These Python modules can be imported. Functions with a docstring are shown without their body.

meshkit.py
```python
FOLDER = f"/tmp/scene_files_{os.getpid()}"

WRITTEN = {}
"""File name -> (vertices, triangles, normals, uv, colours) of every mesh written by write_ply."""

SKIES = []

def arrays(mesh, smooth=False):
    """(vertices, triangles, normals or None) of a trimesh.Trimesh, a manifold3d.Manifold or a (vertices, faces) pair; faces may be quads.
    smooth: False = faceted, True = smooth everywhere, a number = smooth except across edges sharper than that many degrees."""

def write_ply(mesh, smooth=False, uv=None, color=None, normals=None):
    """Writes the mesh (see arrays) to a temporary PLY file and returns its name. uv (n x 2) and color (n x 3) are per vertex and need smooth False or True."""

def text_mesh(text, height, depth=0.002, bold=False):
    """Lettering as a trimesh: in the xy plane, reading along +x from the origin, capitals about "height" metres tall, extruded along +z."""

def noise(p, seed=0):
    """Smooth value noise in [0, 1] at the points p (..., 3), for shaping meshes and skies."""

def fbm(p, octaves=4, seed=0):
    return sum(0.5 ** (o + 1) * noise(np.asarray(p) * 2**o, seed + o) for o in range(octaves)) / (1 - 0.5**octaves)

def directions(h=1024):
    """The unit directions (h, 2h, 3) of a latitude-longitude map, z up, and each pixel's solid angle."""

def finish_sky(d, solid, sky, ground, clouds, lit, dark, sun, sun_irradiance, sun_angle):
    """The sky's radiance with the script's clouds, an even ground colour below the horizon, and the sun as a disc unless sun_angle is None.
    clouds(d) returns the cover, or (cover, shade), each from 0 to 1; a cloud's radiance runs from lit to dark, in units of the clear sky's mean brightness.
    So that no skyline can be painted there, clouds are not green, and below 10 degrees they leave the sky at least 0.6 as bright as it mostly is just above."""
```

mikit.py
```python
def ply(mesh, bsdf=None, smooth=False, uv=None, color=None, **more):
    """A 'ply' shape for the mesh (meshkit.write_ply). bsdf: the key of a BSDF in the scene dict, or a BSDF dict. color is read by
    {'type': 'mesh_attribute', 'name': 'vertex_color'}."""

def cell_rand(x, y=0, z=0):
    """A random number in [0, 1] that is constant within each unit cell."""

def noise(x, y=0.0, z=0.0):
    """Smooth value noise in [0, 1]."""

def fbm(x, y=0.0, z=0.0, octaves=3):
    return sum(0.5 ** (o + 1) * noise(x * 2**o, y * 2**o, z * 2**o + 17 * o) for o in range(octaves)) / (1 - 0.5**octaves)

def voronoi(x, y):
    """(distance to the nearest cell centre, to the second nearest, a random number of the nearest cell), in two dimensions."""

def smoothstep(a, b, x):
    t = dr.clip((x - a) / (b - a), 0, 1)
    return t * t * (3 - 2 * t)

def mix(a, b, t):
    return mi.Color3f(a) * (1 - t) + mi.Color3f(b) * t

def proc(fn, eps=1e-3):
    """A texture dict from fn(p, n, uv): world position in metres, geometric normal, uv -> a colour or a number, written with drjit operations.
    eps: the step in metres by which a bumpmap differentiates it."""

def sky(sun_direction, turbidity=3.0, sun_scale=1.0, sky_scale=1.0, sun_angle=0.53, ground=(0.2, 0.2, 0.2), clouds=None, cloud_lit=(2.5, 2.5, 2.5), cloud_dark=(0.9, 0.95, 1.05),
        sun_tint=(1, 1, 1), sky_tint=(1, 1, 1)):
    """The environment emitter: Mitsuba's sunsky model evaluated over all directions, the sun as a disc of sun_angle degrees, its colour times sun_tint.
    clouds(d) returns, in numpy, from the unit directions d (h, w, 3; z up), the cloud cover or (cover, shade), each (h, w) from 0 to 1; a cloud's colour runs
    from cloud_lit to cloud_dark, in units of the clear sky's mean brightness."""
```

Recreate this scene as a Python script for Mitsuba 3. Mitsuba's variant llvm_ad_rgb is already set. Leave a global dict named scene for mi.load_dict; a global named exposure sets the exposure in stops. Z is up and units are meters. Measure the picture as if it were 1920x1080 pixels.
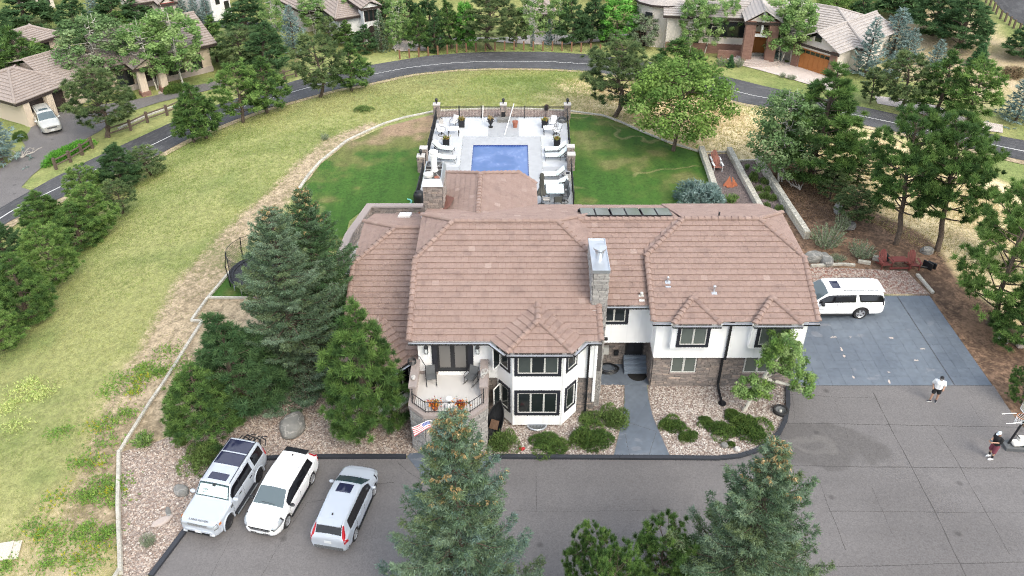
import math, random
import numpy as np
import trimesh
import mitsuba as mi
import drjit as dr
import manifold3d as m3
import mikit, meshkit
from shapely.geometry import Polygon, LineString, Point, MultiPolygon, box as sbox
from shapely import affinity, ops, prepared
import shapely
from mikit import noise, fbm, smoothstep, mix

T = mi.ScalarTransform4f
scene, labels = {}, {}
random.seed(7)
RNG = np.random.default_rng(11)

# ---------------------------------------------------------------- camera, sky, exposure
CAM_H, PITCH, F = 31.0, math.radians(34.9), 1577.0
CP, SP = math.cos(PITCH), math.sin(PITCH)
scene['camera'] = {'type': 'perspective', 'fov': 2 * math.degrees(math.atan(960 / F)), 'fov_axis': 'x',
                   'near_clip': 0.5, 'far_clip': 3000.0,
                   'to_world': T().look_at(origin=[0, 0, CAM_H], target=[0, CP, CAM_H - SP], up=[0, 0, 1])}
scene['daylight'] = mikit.sky((0.42, -0.60, 0.68), turbidity=3, sun_scale=0.5, sun_angle=38, sun_tint=(.90, 1.0, 1.15),
                              clouds=lambda d: 1.0, cloud_lit=(2.08, 2.26, 2.56))
exposure = 2.7
# ---------------------------------------------------------------- helpers
def pix_dir(px, py):
    u, v = (np.asarray(px, float) - 960) / F, (np.asarray(py, float) - 540) / F
    return np.stack([u + 0 * v, CP - v * SP + 0 * u, -SP - v * CP + 0 * u], -1)

def on_z(px, py, z=0.0):
    d = pix_dir(px, py)
    t = (z - CAM_H) / d[..., 2]
    return np.stack([d[..., 0] * t, d[..., 1] * t], -1)

def on_y(px, py, y):
    d = pix_dir(px, py)
    t = y / d[..., 1]
    return d[..., 0] * t, CAM_H + d[..., 2] * t

def zc_of(x, y, z):
    return y * CP + (CAM_H - z) * SP

PLATEAU_PX = [(225, 850), (300, 735), (380, 570), (425, 500), (480, 430), (560, 345), (610, 295), (690, 240), (760, 217), (815, 208), (945, 203),
              (1068, 208), (1150, 222), (1230, 248), (1310, 278), (1440, 286), (1500, 320), (1600, 400), (1700, 452), (1765, 482), (1850, 560), (1940, 650)]
PLATEAU = Polygon([tuple(on_z(x, y)) for x, y in PLATEAU_PX] + [(36, 25), (40, 5), (-20, 5), (-17.5, 20), (-17.2, 24)])
_pv = np.array(PLATEAU.exterior.coords)

def plateau_dist(x, y):
    """distance outside the levelled house plot, 0 inside"""
    p = np.stack([np.asarray(x, float).ravel(), np.asarray(y, float).ravel()], -1)
    best = np.full(len(p), 1e9)
    for a, b in zip(_pv[:-1], _pv[1:]):
        ab = b - a
        t = np.clip(((p - a) @ ab) / max(ab @ ab, 1e-9), 0, 1)
        best = np.minimum(best, np.linalg.norm(p - a - t[:, None] * ab, axis=1))
    best[shapely.contains_xy(PLATEAU, p[:, 0], p[:, 1])] = 0
    return best.reshape(np.shape(x))

DROP = 4.2
def _height(x, y):
    s = np.clip(plateau_dist(x, y) / 30.0, 0, 1)
    z = -DROP * s * s * (3 - 2 * s)
    # the bank in the upper right climbs again towards the far road
    r = np.clip((np.asarray(x) - 38) / 30, 0, 1) * np.clip((np.asarray(y) - 88) / 30, 0, 1)
    return z + 4.0 * r * r * (3 - 2 * r)

_gx, _gy = np.arange(-130, 131, 1.0), np.arange(0, 231, 1.0)
_GH = _height(*np.meshgrid(_gx, _gy))
def height(x, y):
    x, y = np.asarray(x, float), np.asarray(y, float)
    i, j = np.clip(x + 130, 0, 259.999), np.clip(y, 0, 229.999)
    a, b = np.floor(i).astype(int), np.floor(j).astype(int)
    s, t = i - a, j - b
    return (_GH[b, a] * (1 - s) + _GH[b, a + 1] * s) * (1 - t) + (_GH[b + 1, a] * (1 - s) + _GH[b + 1, a + 1] * s) * t

def ground_at(px, py):
    """where the sight line of a photograph pixel meets the terrain"""
    d = pix_dir(px, py)
    t = -CAM_H / d[..., 2]
    for _ in range(60):
        z = height(d[..., 0] * t, d[..., 1] * t)
        t = 0.5 * t + 0.5 * (z - CAM_H) / d[..., 2]
    return np.stack([d[..., 0] * t, d[..., 1] * t, CAM_H + d[..., 2] * t], -1)

def G(px, py):
    return ground_at(np.array([px]), np.array([py]))[0]

def GP(pts):
    """pixels -> list of ground (x, y)"""
    a = np.array(pts, float)
    return [tuple(q[:2]) for q in ground_at(a[:, 0], a[:, 1])]

def numbered(name):
    if name not in scene and name not in labels:
        return name
    k = 1
    while f'{name}_{k:03d}' in scene or f'{name}_{k:03d}' in labels:
        k += 1
    return f'{name}_{k:03d}'

_count = {}
def fresh(name):
    k = _count.get(name, 0)
    _count[name] = k + 1
    return name if k == 0 else f'{name}_{k:03d}'

def thing(name, label, cat, group=None, kind=None):
    key = fresh(name)
    labels[key] = {'label': label}
    if cat: labels[key]['category'] = cat
    if group: labels[key]['group'] = group
    if kind: labels[key]['kind'] = kind
    return key

def put(parent, name, mesh, bsdf, smooth=False, label=None, kind=None, **kw):
    """a mesh as a part (parent__name) or, with parent None, as an entry of its own"""
    key = fresh(f'{parent}__{name}' if parent else name)
    scene[key] = mikit.ply(mesh, bsdf, smooth, **kw)
    if label or kind:
        labels[key] = {}
        if label: labels[key]['label'] = label
        if kind: labels[key]['kind'] = kind
    return key

def single(name, mesh, bsdf, label, cat, group=None, smooth=False, kind=None, **kw):
    key = thing(name, label, cat, group, kind)
    scene[key] = mikit.ply(mesh, bsdf, smooth, **kw)
    return key

def structure(name, mesh, bsdf, smooth=False, label=None, **kw):
    key = fresh(name)
    scene[key] = mikit.ply(mesh, bsdf, smooth, **kw)
    labels[key] = {'kind': 'structure'}
    if label: labels[key]['label'] = label
    return key

cat = trimesh.util.concatenate
def bx(x0, x1, y0, y1, z0, z1):
    m = trimesh.creation.box([x1 - x0, y1 - y0, z1 - z0])
    m.apply_translation([(x0 + x1) / 2, (y0 + y1) / 2, (z0 + z1) / 2])
    return m

def cbx(cx, cy, cz, sx, sy, sz, rz=0.0, rx=0.0, ry=0.0):
    m = trimesh.creation.box([sx, sy, sz])
    if rx: m.apply_transform(trimesh.transformations.rotation_matrix(rx, [1, 0, 0]))
    if ry: m.apply_transform(trimesh.transformations.rotation_matrix(ry, [0, 1, 0]))
    if rz: m.apply_transform(trimesh.transformations.rotation_matrix(rz, [0, 0, 1]))
    m.apply_translation([cx, cy, cz])
    return m

def rbox(sx, sy, sz, r=0.02, seg=8):
    """rounded box centred at the origin (hull of spheres)"""
    s = m3.Manifold.sphere(r, seg)
    pts = [s.translate([a * (sx / 2 - r), b * (sy / 2 - r), c * (sz / 2 - r)]) for a in (-1, 1) for b in (-1, 1) for c in (-1, 1)]
    return tm(m3.Manifold.batch_hull(pts))

def tm(man):
    m = man.to_mesh()
    return trimesh.Trimesh(np.array(m.vert_properties[:, :3]), np.array(m.tri_verts), process=False)

def mv(mesh, x=0, y=0, z=0, rz=0.0, s=None):
    m = mesh.copy()
    if s is not None: m.apply_scale(s)
    if rz: m.apply_transform(trimesh.transformations.rotation_matrix(rz, [0, 0, 1]))
    m.apply_translation([x, y, z])
    return m

def tube(pts, r, sides=6, caps=True):
    p = np.asarray(pts, float)
    rr = np.broadcast_to(r, (len(p),)).astype(float)
    t = np.gradient(p, axis=0)
    t /= np.linalg.norm(t, axis=1, keepdims=True) + 1e-12
    ref = np.array([0.31, 0.17, 0.93]) if abs(t[0][2]) < 0.8 else np.array([0.93, 0.21, 0.1])
    a = np.cross(t, ref); a /= np.linalg.norm(a, axis=1, keepdims=True) + 1e-12
    b = np.cross(t, a)
    ang = np.arange(sides) * 2 * np.pi / sides
    v = (p[:, None] + rr[:, None, None] * (np.cos(ang)[None, :, None] * a[:, None] + np.sin(ang)[None, :, None] * b[:, None])).reshape(-1, 3)
    f = []
    for i in range(len(p) - 1):
        for j in range(sides):
            k = (j + 1) % sides
            f += [[i * sides + j, i * sides + k, (i + 1) * sides + k], [i * sides + j, (i + 1) * sides + k, (i + 1) * sides + j]]
    if caps:
        n = len(v)
        v = np.vstack([v, p[:1], p[-1:]])
        for j in range(sides):
            k = (j + 1) % sides
            f += [[n, k, j], [n + 1, (len(p) - 1) * sides + j, (len(p) - 1) * sides + k]]
    return trimesh.Trimesh(v, np.array(f), process=False)

def lathe(profile, sides=20):
    """(radius, z) pairs turned round the z axis"""
    p = np.asarray(profile, float)
    ang = np.arange(sides) * 2 * np.pi / sides
    v = np.stack([p[:, None, 0] * np.cos(ang), p[:, None, 0] * np.sin(ang), np.broadcast_to(p[:, None, 1], (len(p), sides))], -1).reshape(-1, 3)
    f = []
    for i in range(len(p) - 1):
        for j in range(sides):
            k = (j + 1) % sides
            f += [[i * sides + j, i * sides + k, (i + 1) * sides + k], [i * sides + j, (i + 1) * sides + k, (i + 1) * sides + j]]
    return trimesh.Trimesh(v, np.array(f), process=False)

def flat(poly, z, dz=0.0):
    """polygon -> sheet at z (dz = 0) or slab whose top is z"""
    polys = [g for g in getattr(poly, 'geoms', [poly]) if g.geom_type == 'Polygon' and g.area > 1e-5]
    out = []
    for g in polys:
        if dz:
            m = trimesh.creation.extrude_polygon(g, dz, engine='earcut'); m.apply_translation([0, 0, z - dz])
        else:
            v, f = trimesh.creation.triangulate_polygon(g, engine='earcut')
            f = np.asarray(f); v = np.asarray(v)
            a = v[f]; area = np.cross(a[:, 1] - a[:, 0], a[:, 2] - a[:, 0])
            f[area < 0] = f[area < 0][:, ::-1]
            m = trimesh.Trimesh(np.column_stack([v, np.full(len(v), z)]), f, process=False)
        out.append(m)
    return cat(out)

def wobble(poly, step=0.4, amp=0.15, scale=0.8, seed=0):
    """the polygon with an uneven edge"""
    ring = poly.exterior.segmentize(step) if hasattr(poly.exterior, 'segmentize') else shapely.segmentize(poly.exterior, step)
    c = np.array(ring.coords)[:-1]
    q = np.column_stack([c * scale, np.zeros(len(c))])
    c = c + amp * 2 * np.column_stack([meshkit.fbm(q, 3, seed) - .5, meshkit.fbm(q + 31.7, 3, seed) - .5])
    return Polygon(c).buffer(0)

def drape(poly, off, cell=1.0):
    """polygon laid over the terrain, cut along a grid so that it follows it"""
    x0, y0, x1, y1 = poly.bounds
    vs, fs, n = [], [], 0
    pp = prepared.prep(poly)
    for i in np.arange(math.floor(x0 / cell), math.ceil(x1 / cell)):
        for j in np.arange(math.floor(y0 / cell), math.ceil(y1 / cell)):
            c = sbox(i * cell, j * cell, (i + 1) * cell, (j + 1) * cell)
            if pp.contains(c):
                v = np.array([[i, j], [i + 1, j], [i + 1, j + 1], [i, j + 1]]) * cell; f = np.array([[0, 1, 2], [0, 2, 3]])
            elif pp.intersects(c):
                g = c.intersection(poly)
                gs = [q for q in getattr(g, 'geoms', [g]) if q.geom_type == 'Polygon' and q.area > 1e-4]
                for q in gs:
                    v, f = trimesh.creation.triangulate_polygon(q, engine='earcut')
                    v = np.asarray(v); f = np.asarray(f); a = v[f]
                    ar = np.cross(a[:, 1] - a[:, 0], a[:, 2] - a[:, 0]); f[ar < 0] = f[ar < 0][:, ::-1]
                    vs.append(v); fs.append(f + n); n += len(v)
                continue
            else:
                continue
            vs.append(v); fs.append(f + n); n += len(v)
    v = np.vstack(vs); f = np.vstack(fs)
    return trimesh.Trimesh(np.column_stack([v, height(v[:, 0], v[:, 1]) + off]), f, process=False)

def hull(pts):
    return tm(m3.Manifold.hull_points(np.asarray(pts, float)))
# ---------------------------------------------------------------- materials
def rgb(*c): return {'type': 'rgb', 'value': list(c)}
def mat(name, **k):
    scene[name] = {'type': 'twosided', 'bsdf': k} if k.get('type') not in ('principledthin', 'thindielectric') else k
def plain(name, c, rough=0.7, **k):
    mat(name, type='principled', base_color=c if isinstance(c, dict) else rgb(*c), roughness=rough, **k)
def sm(x): return mi.Float(x)

# ground: uv.x = bare earth, uv.y = 0 green meadow .. 0.5 straw .. 1 needle litter (set per vertex from where it lies)
def f_ground(p, n, uv):
    big = fbm(p.x * .06, p.y * .06, 3.0, 3); mid = fbm(p.x * .35, p.y * .35, 1.0, 3)
    fine = noise(p.x * 4.1, p.y * 4.1, 5.0) * .5 + noise(p.x * 11., p.y * 11., 2.0) * .5
    green = mix((.145, .182, .055), (.255, .262, .100), smoothstep(.3, .72, mid * .55 + big * .45))
    straw = mix((.44, .34, .19), (.56, .46, .28), smoothstep(.3, .7, mid))
    litter = mix((.085, .052, .034), (.185, .115, .075), smoothstep(.35, .7, mid * .6 + fine * .4))
    a = mix(green, straw, smoothstep(.12, .42, uv.y + (mid - .5) * .22))
    a = mix(a, litter, smoothstep(.58, .82, uv.y + (mid - .5) * .30))
    earth = mix((.25, .195, .125), (.37, .295, .20), smoothstep(.3, .7, mid * .5 + fine * .5))
    a = mix(a, earth, smoothstep(.28, .72, uv.x + (mid - .5) * .5 + (fine - .5) * .35))
    return a * (.66 + .68 * fine)
plain('m_ground', mikit.proc(f_ground), .95)

def f_lawn(p, n, uv):
    big = fbm(p.x * .11, p.y * .11, 9.0, 3); mid = fbm(p.x * .5, p.y * .5, 4.0, 3); fine = noise(p.x * 7, p.y * 7, 1.0) * .5 + noise(p.x * 17, p.y * 17, 1.0) * .5
    c = mix((.024, .076, .007), (.048, .114, .013), mid)
    c = mix(c, (.080, .112, .022), smoothstep(.46, .70, big * .45 + mid * .55) * .75)
    c = mix(c, (.17, .155, .065), smoothstep(.60, .78, mid * .65 + big * .35) * .6)
    c = mix(c, (.120, .128, .038), smoothstep(.15, .60, uv.x + (mid - .5) * 1.1) * .9)
    c = mix(c, (.25, .175, .115), smoothstep(.66, .98, uv.x + (mid - .5) * .6))
    vein = smoothstep(.955, .99, 1 - dr.abs(fbm(p.x * .16, p.y * .16, 2.0, 4) - .5) * 2)
    c = mix(c, (.30, .25, .13), vein * .35 * smoothstep(.42, .55, big))
    return c * (.62 + .76 * fine) * (1 + .06 * dr.sin(p.x * 5.2))
plain('m_lawn', mikit.proc(f_lawn), .95)

def f_asphalt(p, n, uv):
    big = fbm(p.x * .16, p.y * .16, 3.0, 4); fine = noise(p.x * 16, p.y * 16, 2.0) * .5 + noise(p.x * 34, p.y * 34, 8.0) * .5
    c = mix((.128, .120, .120), (.152, .143, .143), smoothstep(.3, .7, big))
    # a damp-looking darker patch in the turning court, with a dried rim
    dx, dy = p.x - 15.2, p.y - 30.4
    d = dr.sqrt(dx * dx * .075 + dy * dy * .34) + (fbm(p.x * .7, p.y * .7, 1.0, 3) - .5) * .75
    c = mix(c, (.094, .088, .086), (1 - smoothstep(.82, 1.0, d)) * .65)
    c = mix(c, (.18, .168, .16), smoothstep(.18, .3, d) * (1 - smoothstep(.34, .44, d)) * .4)
    d1, d2, rr = mikit.voronoi(p.x * .55, p.y * .55)
    c = c * (1 - .38 * (1 - smoothstep(.03, .13, d1)) * smoothstep(.72, .8, rr))
    lane = noise(p.x * .22 + p.y * .05, p.y * 1.6, 3.0)
    c = c * (.96 + .09 * lane)
    return c * (.78 + .44 * fine)
plain('m_asphalt', mikit.proc(f_asphalt), .9)

def f_road(p, n, uv):
    big = fbm(p.x * .2, p.y * .2, 6.0, 3); fine = noise(p.x * 9, p.y * 9, 2.0)
    c = mix((.044, .044, .048), (.066, .066, .071), smoothstep(.3, .7, big))
    c = c + .018 * smoothstep(.62, .8, noise(uv.x * 1.5, uv.y * 26, 1.0)) * mi.Color3f(1, 1, 1)
    return c * (.86 + .28 * fine)
plain('m_road', mikit.proc(f_road), .85)

def f_gravel(p, n, uv):
    d1, d2, r = mikit.voronoi(p.x * 11, p.y * 11)
    c = mix((.18, .135, .115), (.40, .335, .295), r)
    return c * (.45 + .55 * smoothstep(.02, .22, d2 - d1))
plain('m_gravel', mikit.proc(f_gravel), .9)

def f_blue(p, n, uv):
    big = fbm(p.x * .35, p.y * .35, 2.0, 4); fine = fbm(p.x * 5, p.y * 5, 7.0, 2)
    c = mix((.098, .118, .150), (.140, .165, .200), smoothstep(.3, .7, big) * .7 + uv.x * .3)
    wear = smoothstep(.68, .74, fbm(p.x * 1.1, p.y * 1.9, 12.0, 4)) * smoothstep(.62, .75, noise(p.x * .5, p.y * .5, 40.0))
    c = mix(c, (.26, .255, .27), wear * .3)
    return c * (.88 + .24 * fine)
plain('m_blue_concrete', mikit.proc(f_blue), .55)

def f_deck(p, n, uv):
    big = fbm(p.x * .3, p.y * .3, 2.0, 4); fine = fbm(p.x * 4, p.y * 4, 7.0, 2)
    return mix((.42, .435, .46), (.52, .535, .56), big) * (.93 + .14 * fine) * (.60 + .40 * uv.x)
plain('m_deck', mikit.proc(f_deck), .6)

def f_tile(p, n, uv):
    # uv.x random tone of the tile, uv.y = 1 on newer, paler replacement tiles
    f = fbm(p.x * 2.2, p.y * 2.2, p.z * 2.2, 3); g = noise(p.x * 19, p.y * 19, p.z * 5)
    c = mix((.252, .174, .147), (.272, .191, .164), uv.x)
    c = mix(c, (.182, .126, .110), smoothstep(.52, .78, f) * .55)
    c = mix(c, (.35, .265, .232), uv.y)
    return c * (.90 + .20 * g)
plain('m_tile', mikit.proc(f_tile), .75)

def f_stone(p, n, uv):
    g = fbm(p.x * 7, p.y * 7 + p.z * 9, p.z * 7, 3)
    c = mix((.15, .138, .132), (.30, .25, .225), uv.x)
    c = mix(c, (.40, .32, .27), uv.y)
    return c * (.65 + .7 * g)
plain('m_stone', mikit.proc(f_stone), .85)

def f_stone_g(p, n, uv):
    g = fbm(p.x * 7, p.y * 7 + p.z * 9, p.z * 7, 3)
    return mix((.23, .222, .215), (.40, .385, .37), uv.x) * (.7 + .6 * g)
plain('m_stone_grey', mikit.proc(f_stone_g), .85)

def f_stucco(p, n, uv):
    g = fbm(p.x * 1.2, p.y * 1.2, p.z * .5, 4); s = noise(p.x * 5, p.y * 5, p.z * .7)
    st = smoothstep(.62, .82, noise(p.x * 7 + p.y * 7, 2.0, p.z * .35)) * g
    return mix((.86, .87, .88), (.82, .83, .84), g * .7 + s * .3) * (1 - .13 * st)
plain('m_stucco', mikit.proc(f_stucco), .8)

def f_timber(p, n, uv):
    g = fbm(p.x * 1.3, p.y * 1.3, p.z * 8, 3); h = noise(p.x * 9, p.y * 9, p.z * 30)
    return mix((.33, .32, .28), (.52, .49, .43), g) * (.7 + .6 * h)
plain('m_timber', mikit.proc(f_timber), .85)

def f_bark(p, n, uv):
    g = fbm(p.x * 6, p.y * 6, p.z * 2.2, 3)
    return mix((.050, .038, .030), (.165, .125, .098), g)
plain('m_bark', mikit.proc(f_bark), .95)
def f_aspen(p, n, uv):
    g = noise(p.x * 3, p.y * 3, p.z * 5.5)
    return mix((.58, .56, .50), (.10, .09, .08), smoothstep(.66, .78, g))
plain('m_aspen_bark', mikit.proc(f_aspen), .85)

def f_rock(p, n, uv):
    g = fbm(p.x * 3, p.y * 3, p.z * 3, 4); v = smoothstep(.93, .98, 1 - dr.abs(fbm(p.x * 1.7, p.y * 1.7, p.z * 4, 3) - .5) * 2)
    return mix(mix((.115, .118, .115), (.24, .235, .222), g), (.42, .40, .375), v * .45)
plain('m_rock', mikit.proc(f_rock), .85)

def f_water(p, n, uv):
    g = fbm(p.x * .9, p.y * .9, 3.0, 4); h = fbm(p.x * 3.5, p.y * 2.2, 1.0, 3)
    c = mix((.062, .122, .290), (.100, .165, .355), smoothstep(.3, .7, g))
    return mix(c, (.22, .29, .47), smoothstep(.50, .8, h) * smoothstep(.42, .62, g) * .35)
plain('m_pool', mikit.proc(f_water), .35)

def f_brick(p, n, uv):
    g = fbm(p.x * 2, p.y * 2, p.z * 6, 3)
    return mix((.165, .088, .068), (.26, .155, .125), g)
plain('m_red_brick', mikit.proc(f_brick), .9)
def f_far_tile(p, n, uv):
    g = fbm(p.x * 1.4, p.y * 1.4, p.z * 1.4, 3)
    return mix((.255, .21, .187), (.32, .27, .243), g)
plain('m_far_tile', mikit.proc(f_far_tile), .8)
def f_grey_tile(p, n, uv):
    g = fbm(p.x * 1.4, p.y * 1.4, p.z * 1.4, 3)
    return mix((.31, .28, .265), (.41, .375, .355), g)
plain('m_grey_tile', mikit.proc(f_grey_tile), .8)

# leaves, needles, grass, petals, gravel stones: colour per vertex
VC = {'type': 'mesh_attribute', 'name': 'vertex_color'}
mat('m_leaf', type='principledthin', base_color=VC, roughness=.75, diff_trans=.65, spec_tint=0.0, eta=1.25)
mat('m_pieces', type='principled', base_color=VC, roughness=.85)

for nm, c, r in [('m_black', (.012, .013, .016), .45), ('m_trim', (.016, .018, .026), .5), ('m_frame', (.52, .52, .50), .5), ('m_white', (.80, .80, .80), .5),
                 ('m_soffit', (.70, .70, .70), .7), ('m_rubber', (.022, .022, .024), .85), ('m_kerb', (.030, .033, .042), .6), ('m_crack', (.075, .071, .07), .95),
                 ('m_concrete', (.46, .44, .42), .85), ('m_pale_drive', (.52, .455, .42), .85), ('m_terrace', (.50, .48, .46), .7), ('m_purple_gravel', (.135, .108, .105), .95), ('m_cap', (.30, .255, .24), .8),
                 ('m_cushion', (.70, .78, .77), .8), ('m_red_wood', (.165, .042, .036), .6), ('m_terracotta', (.30, .11, .07), .7), ('m_brown_wood', (.13, .075, .048), .75),
                 ('m_garage_wood', (.36, .135, .035), .6), ('m_beige', (.56, .47, .375), .85), ('m_cream', (.64, .585, .53), .85), ('m_dark_door', (.035, .024, .022), .6),
                 ('m_line', (.52, .52, .51), .7), ('m_mat', (.01, .01, .011), .95), ('m_skin', (.40, .235, .165), .6), ('m_tee_white', (.80, .81, .83), .85),
                 ('m_tee_black', (.012, .012, .014), .85), ('m_maroon', (.17, .045, .065), .85), ('m_shoe_white', (.72, .72, .72), .6), ('m_cap_pale', (.60, .68, .74), .8), ('m_hair', (.03, .02, .015), .7),
                 ('m_plastic_grey', (.10, .105, .11), .5), ('m_sack', (.66, .64, .60), .9), ('m_backboard', (.60, .56, .45), .5), ('m_red_lamp', (.42, .012, .02), .15),
                 ('m_plate', (.66, .68, .70), .5), ('m_shade', (.50, .62, .62), .55), ('m_umbrella', (.085, .085, .075), .9), ('m_glass_top', (.55, .66, .68), .1), ('m_hose', (.18, .55, .45), .5),
                 ('m_orange', (.55, .15, .02), .7), ('m_steps', (.175, .215, .27), .6), ('m_flag_red', (.55, .12, .14), .8), ('m_flag_blue', (.12, .15, .36), .8), ('m_flashing', (.165, .075, .058), .7),
                 ('m_amber', (.55, .16, .03), .3), ('m_fence_wood', (.105, .078, .062), .85), ('m_dead', (.46, .42, .38), .85), ('m_post_wood', (.20, .105, .062), .8),
                 ('m_red_trim', (.30, .07, .06), .6), ('m_path_stone', (.42, .36, .33), .85), ('m_board', (.55, .50, .42), .8)]:
    plain(nm, c, r)
plain('m_glass', (.015, .020, .022), .06, specular=.7)
plain('m_blind', (.105, .125, .115), .12, specular=.7)
plain('m_curtain', (.055, .068, .066), .12, specular=.7)
plain('m_pv', (.095, .105, .085), .12, specular=.7)
plain('m_tint', (.006, .006, .008), .04, specular=.8)
plain('m_roof_glass', (.018, .020, .050), .03, specular=.9)
plain('m_screen', (.085, .115, .13), .05, specular=.8)
plain('m_screen_dark', (.02, .045, .05), .05, specular=.8)
plain('m_galv', (.55, .58, .62), .35, metallic=.75)
plain('m_chrome', (.72, .73, .75), .2, metallic=.95)
plain('m_alloy', (.50, .51, .53), .35, metallic=.6)
plain('m_dark_alloy', (.035, .035, .04), .4, metallic=.3)
plain('m_iron', (.028, .028, .03), .5)
plain('m_paint_white', (.80, .81, .82), .25, clearcoat=.8, clearcoat_gloss=.9)
plain('m_lamp', (.34, .37, .40), .08, specular=.9)
plain('m_paint_silver', (.44, .48, .54), .3, metallic=.1, clearcoat=.8, clearcoat_gloss=.9)
plain('m_paint_gold', (.55, .55, .52), .3, metallic=.4, clearcoat=.8, clearcoat_gloss=.9)
plain('m_lamp_glass', (.55, .58, .60), .08, specular=.8)
# ---------------------------------------------------------------- terrain and laid surfaces
Z0 = lambda pts: [tuple(on_z(x, y)) for x, y in pts]
def soft(poly, x, y, w):
    """1 well inside the polygon, 0 w metres outside, smooth between"""
    p = shapely.points(x.ravel(), y.ravel())
    d = shapely.distance(poly, p)
    return np.clip(1 - d / w, 0, 1).reshape(x.shape)

DIRT = Polygon(GP([(700, 232), (612, 262), (555, 318), (470, 395), (402, 455), (345, 525), (300, 605), (262, 680), (228, 760), (205, 830), (178, 900), (165, 960), (205, 990), (224, 860), (300, 735),
                   (380, 580), (430, 500), (480, 430), (560, 350), (612, 295), (690, 242)]))
BANK = Polygon(GP([(262, 700), (160, 850), (60, 1000), (20, 1079), (222, 1079), (225, 850), (300, 740)]))
YARD = Polygon(Z0([(225, 850), (380, 575), (470, 560), (640, 560), (660, 700), (500, 800), (350, 815)]))
STRAW = Polygon(GP([(1110, 160), (1180, 165), (1300, 180), (1440, 225), (1650, 270), (1800, 330), (1919, 420), (1919, 520), (1790, 500), (1690, 450), (1560, 380), (1490, 320), (1330, 275), (1240, 240), (1150, 205)]))
SCRUB = Polygon(GP([(1640, 60), (1700, 130), (1800, 170), (1919, 190), (1919, 110), (1850, 80), (1760, 20)]))
LITTER = Polygon(GP([(1462, 300), (1530, 345), (1600, 385), (1660, 420), (1720, 455), (1780, 540), (1860, 600), (1919, 690), (1919, 860), (1875, 735), (1745, 555), (1700, 500), (1520, 495), (1490, 420), (1440, 330)]))
def axis(lo, hi, step, far):
    return np.concatenate([-np.array(far[::-1], float) if lo < 0 else [], np.arange(lo, hi + 1e-6, step), far])
_x = np.concatenate([[-900, -500, -260, -160], np.arange(-112, 112.1, .75), [160, 260, 500, 900]])
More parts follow.
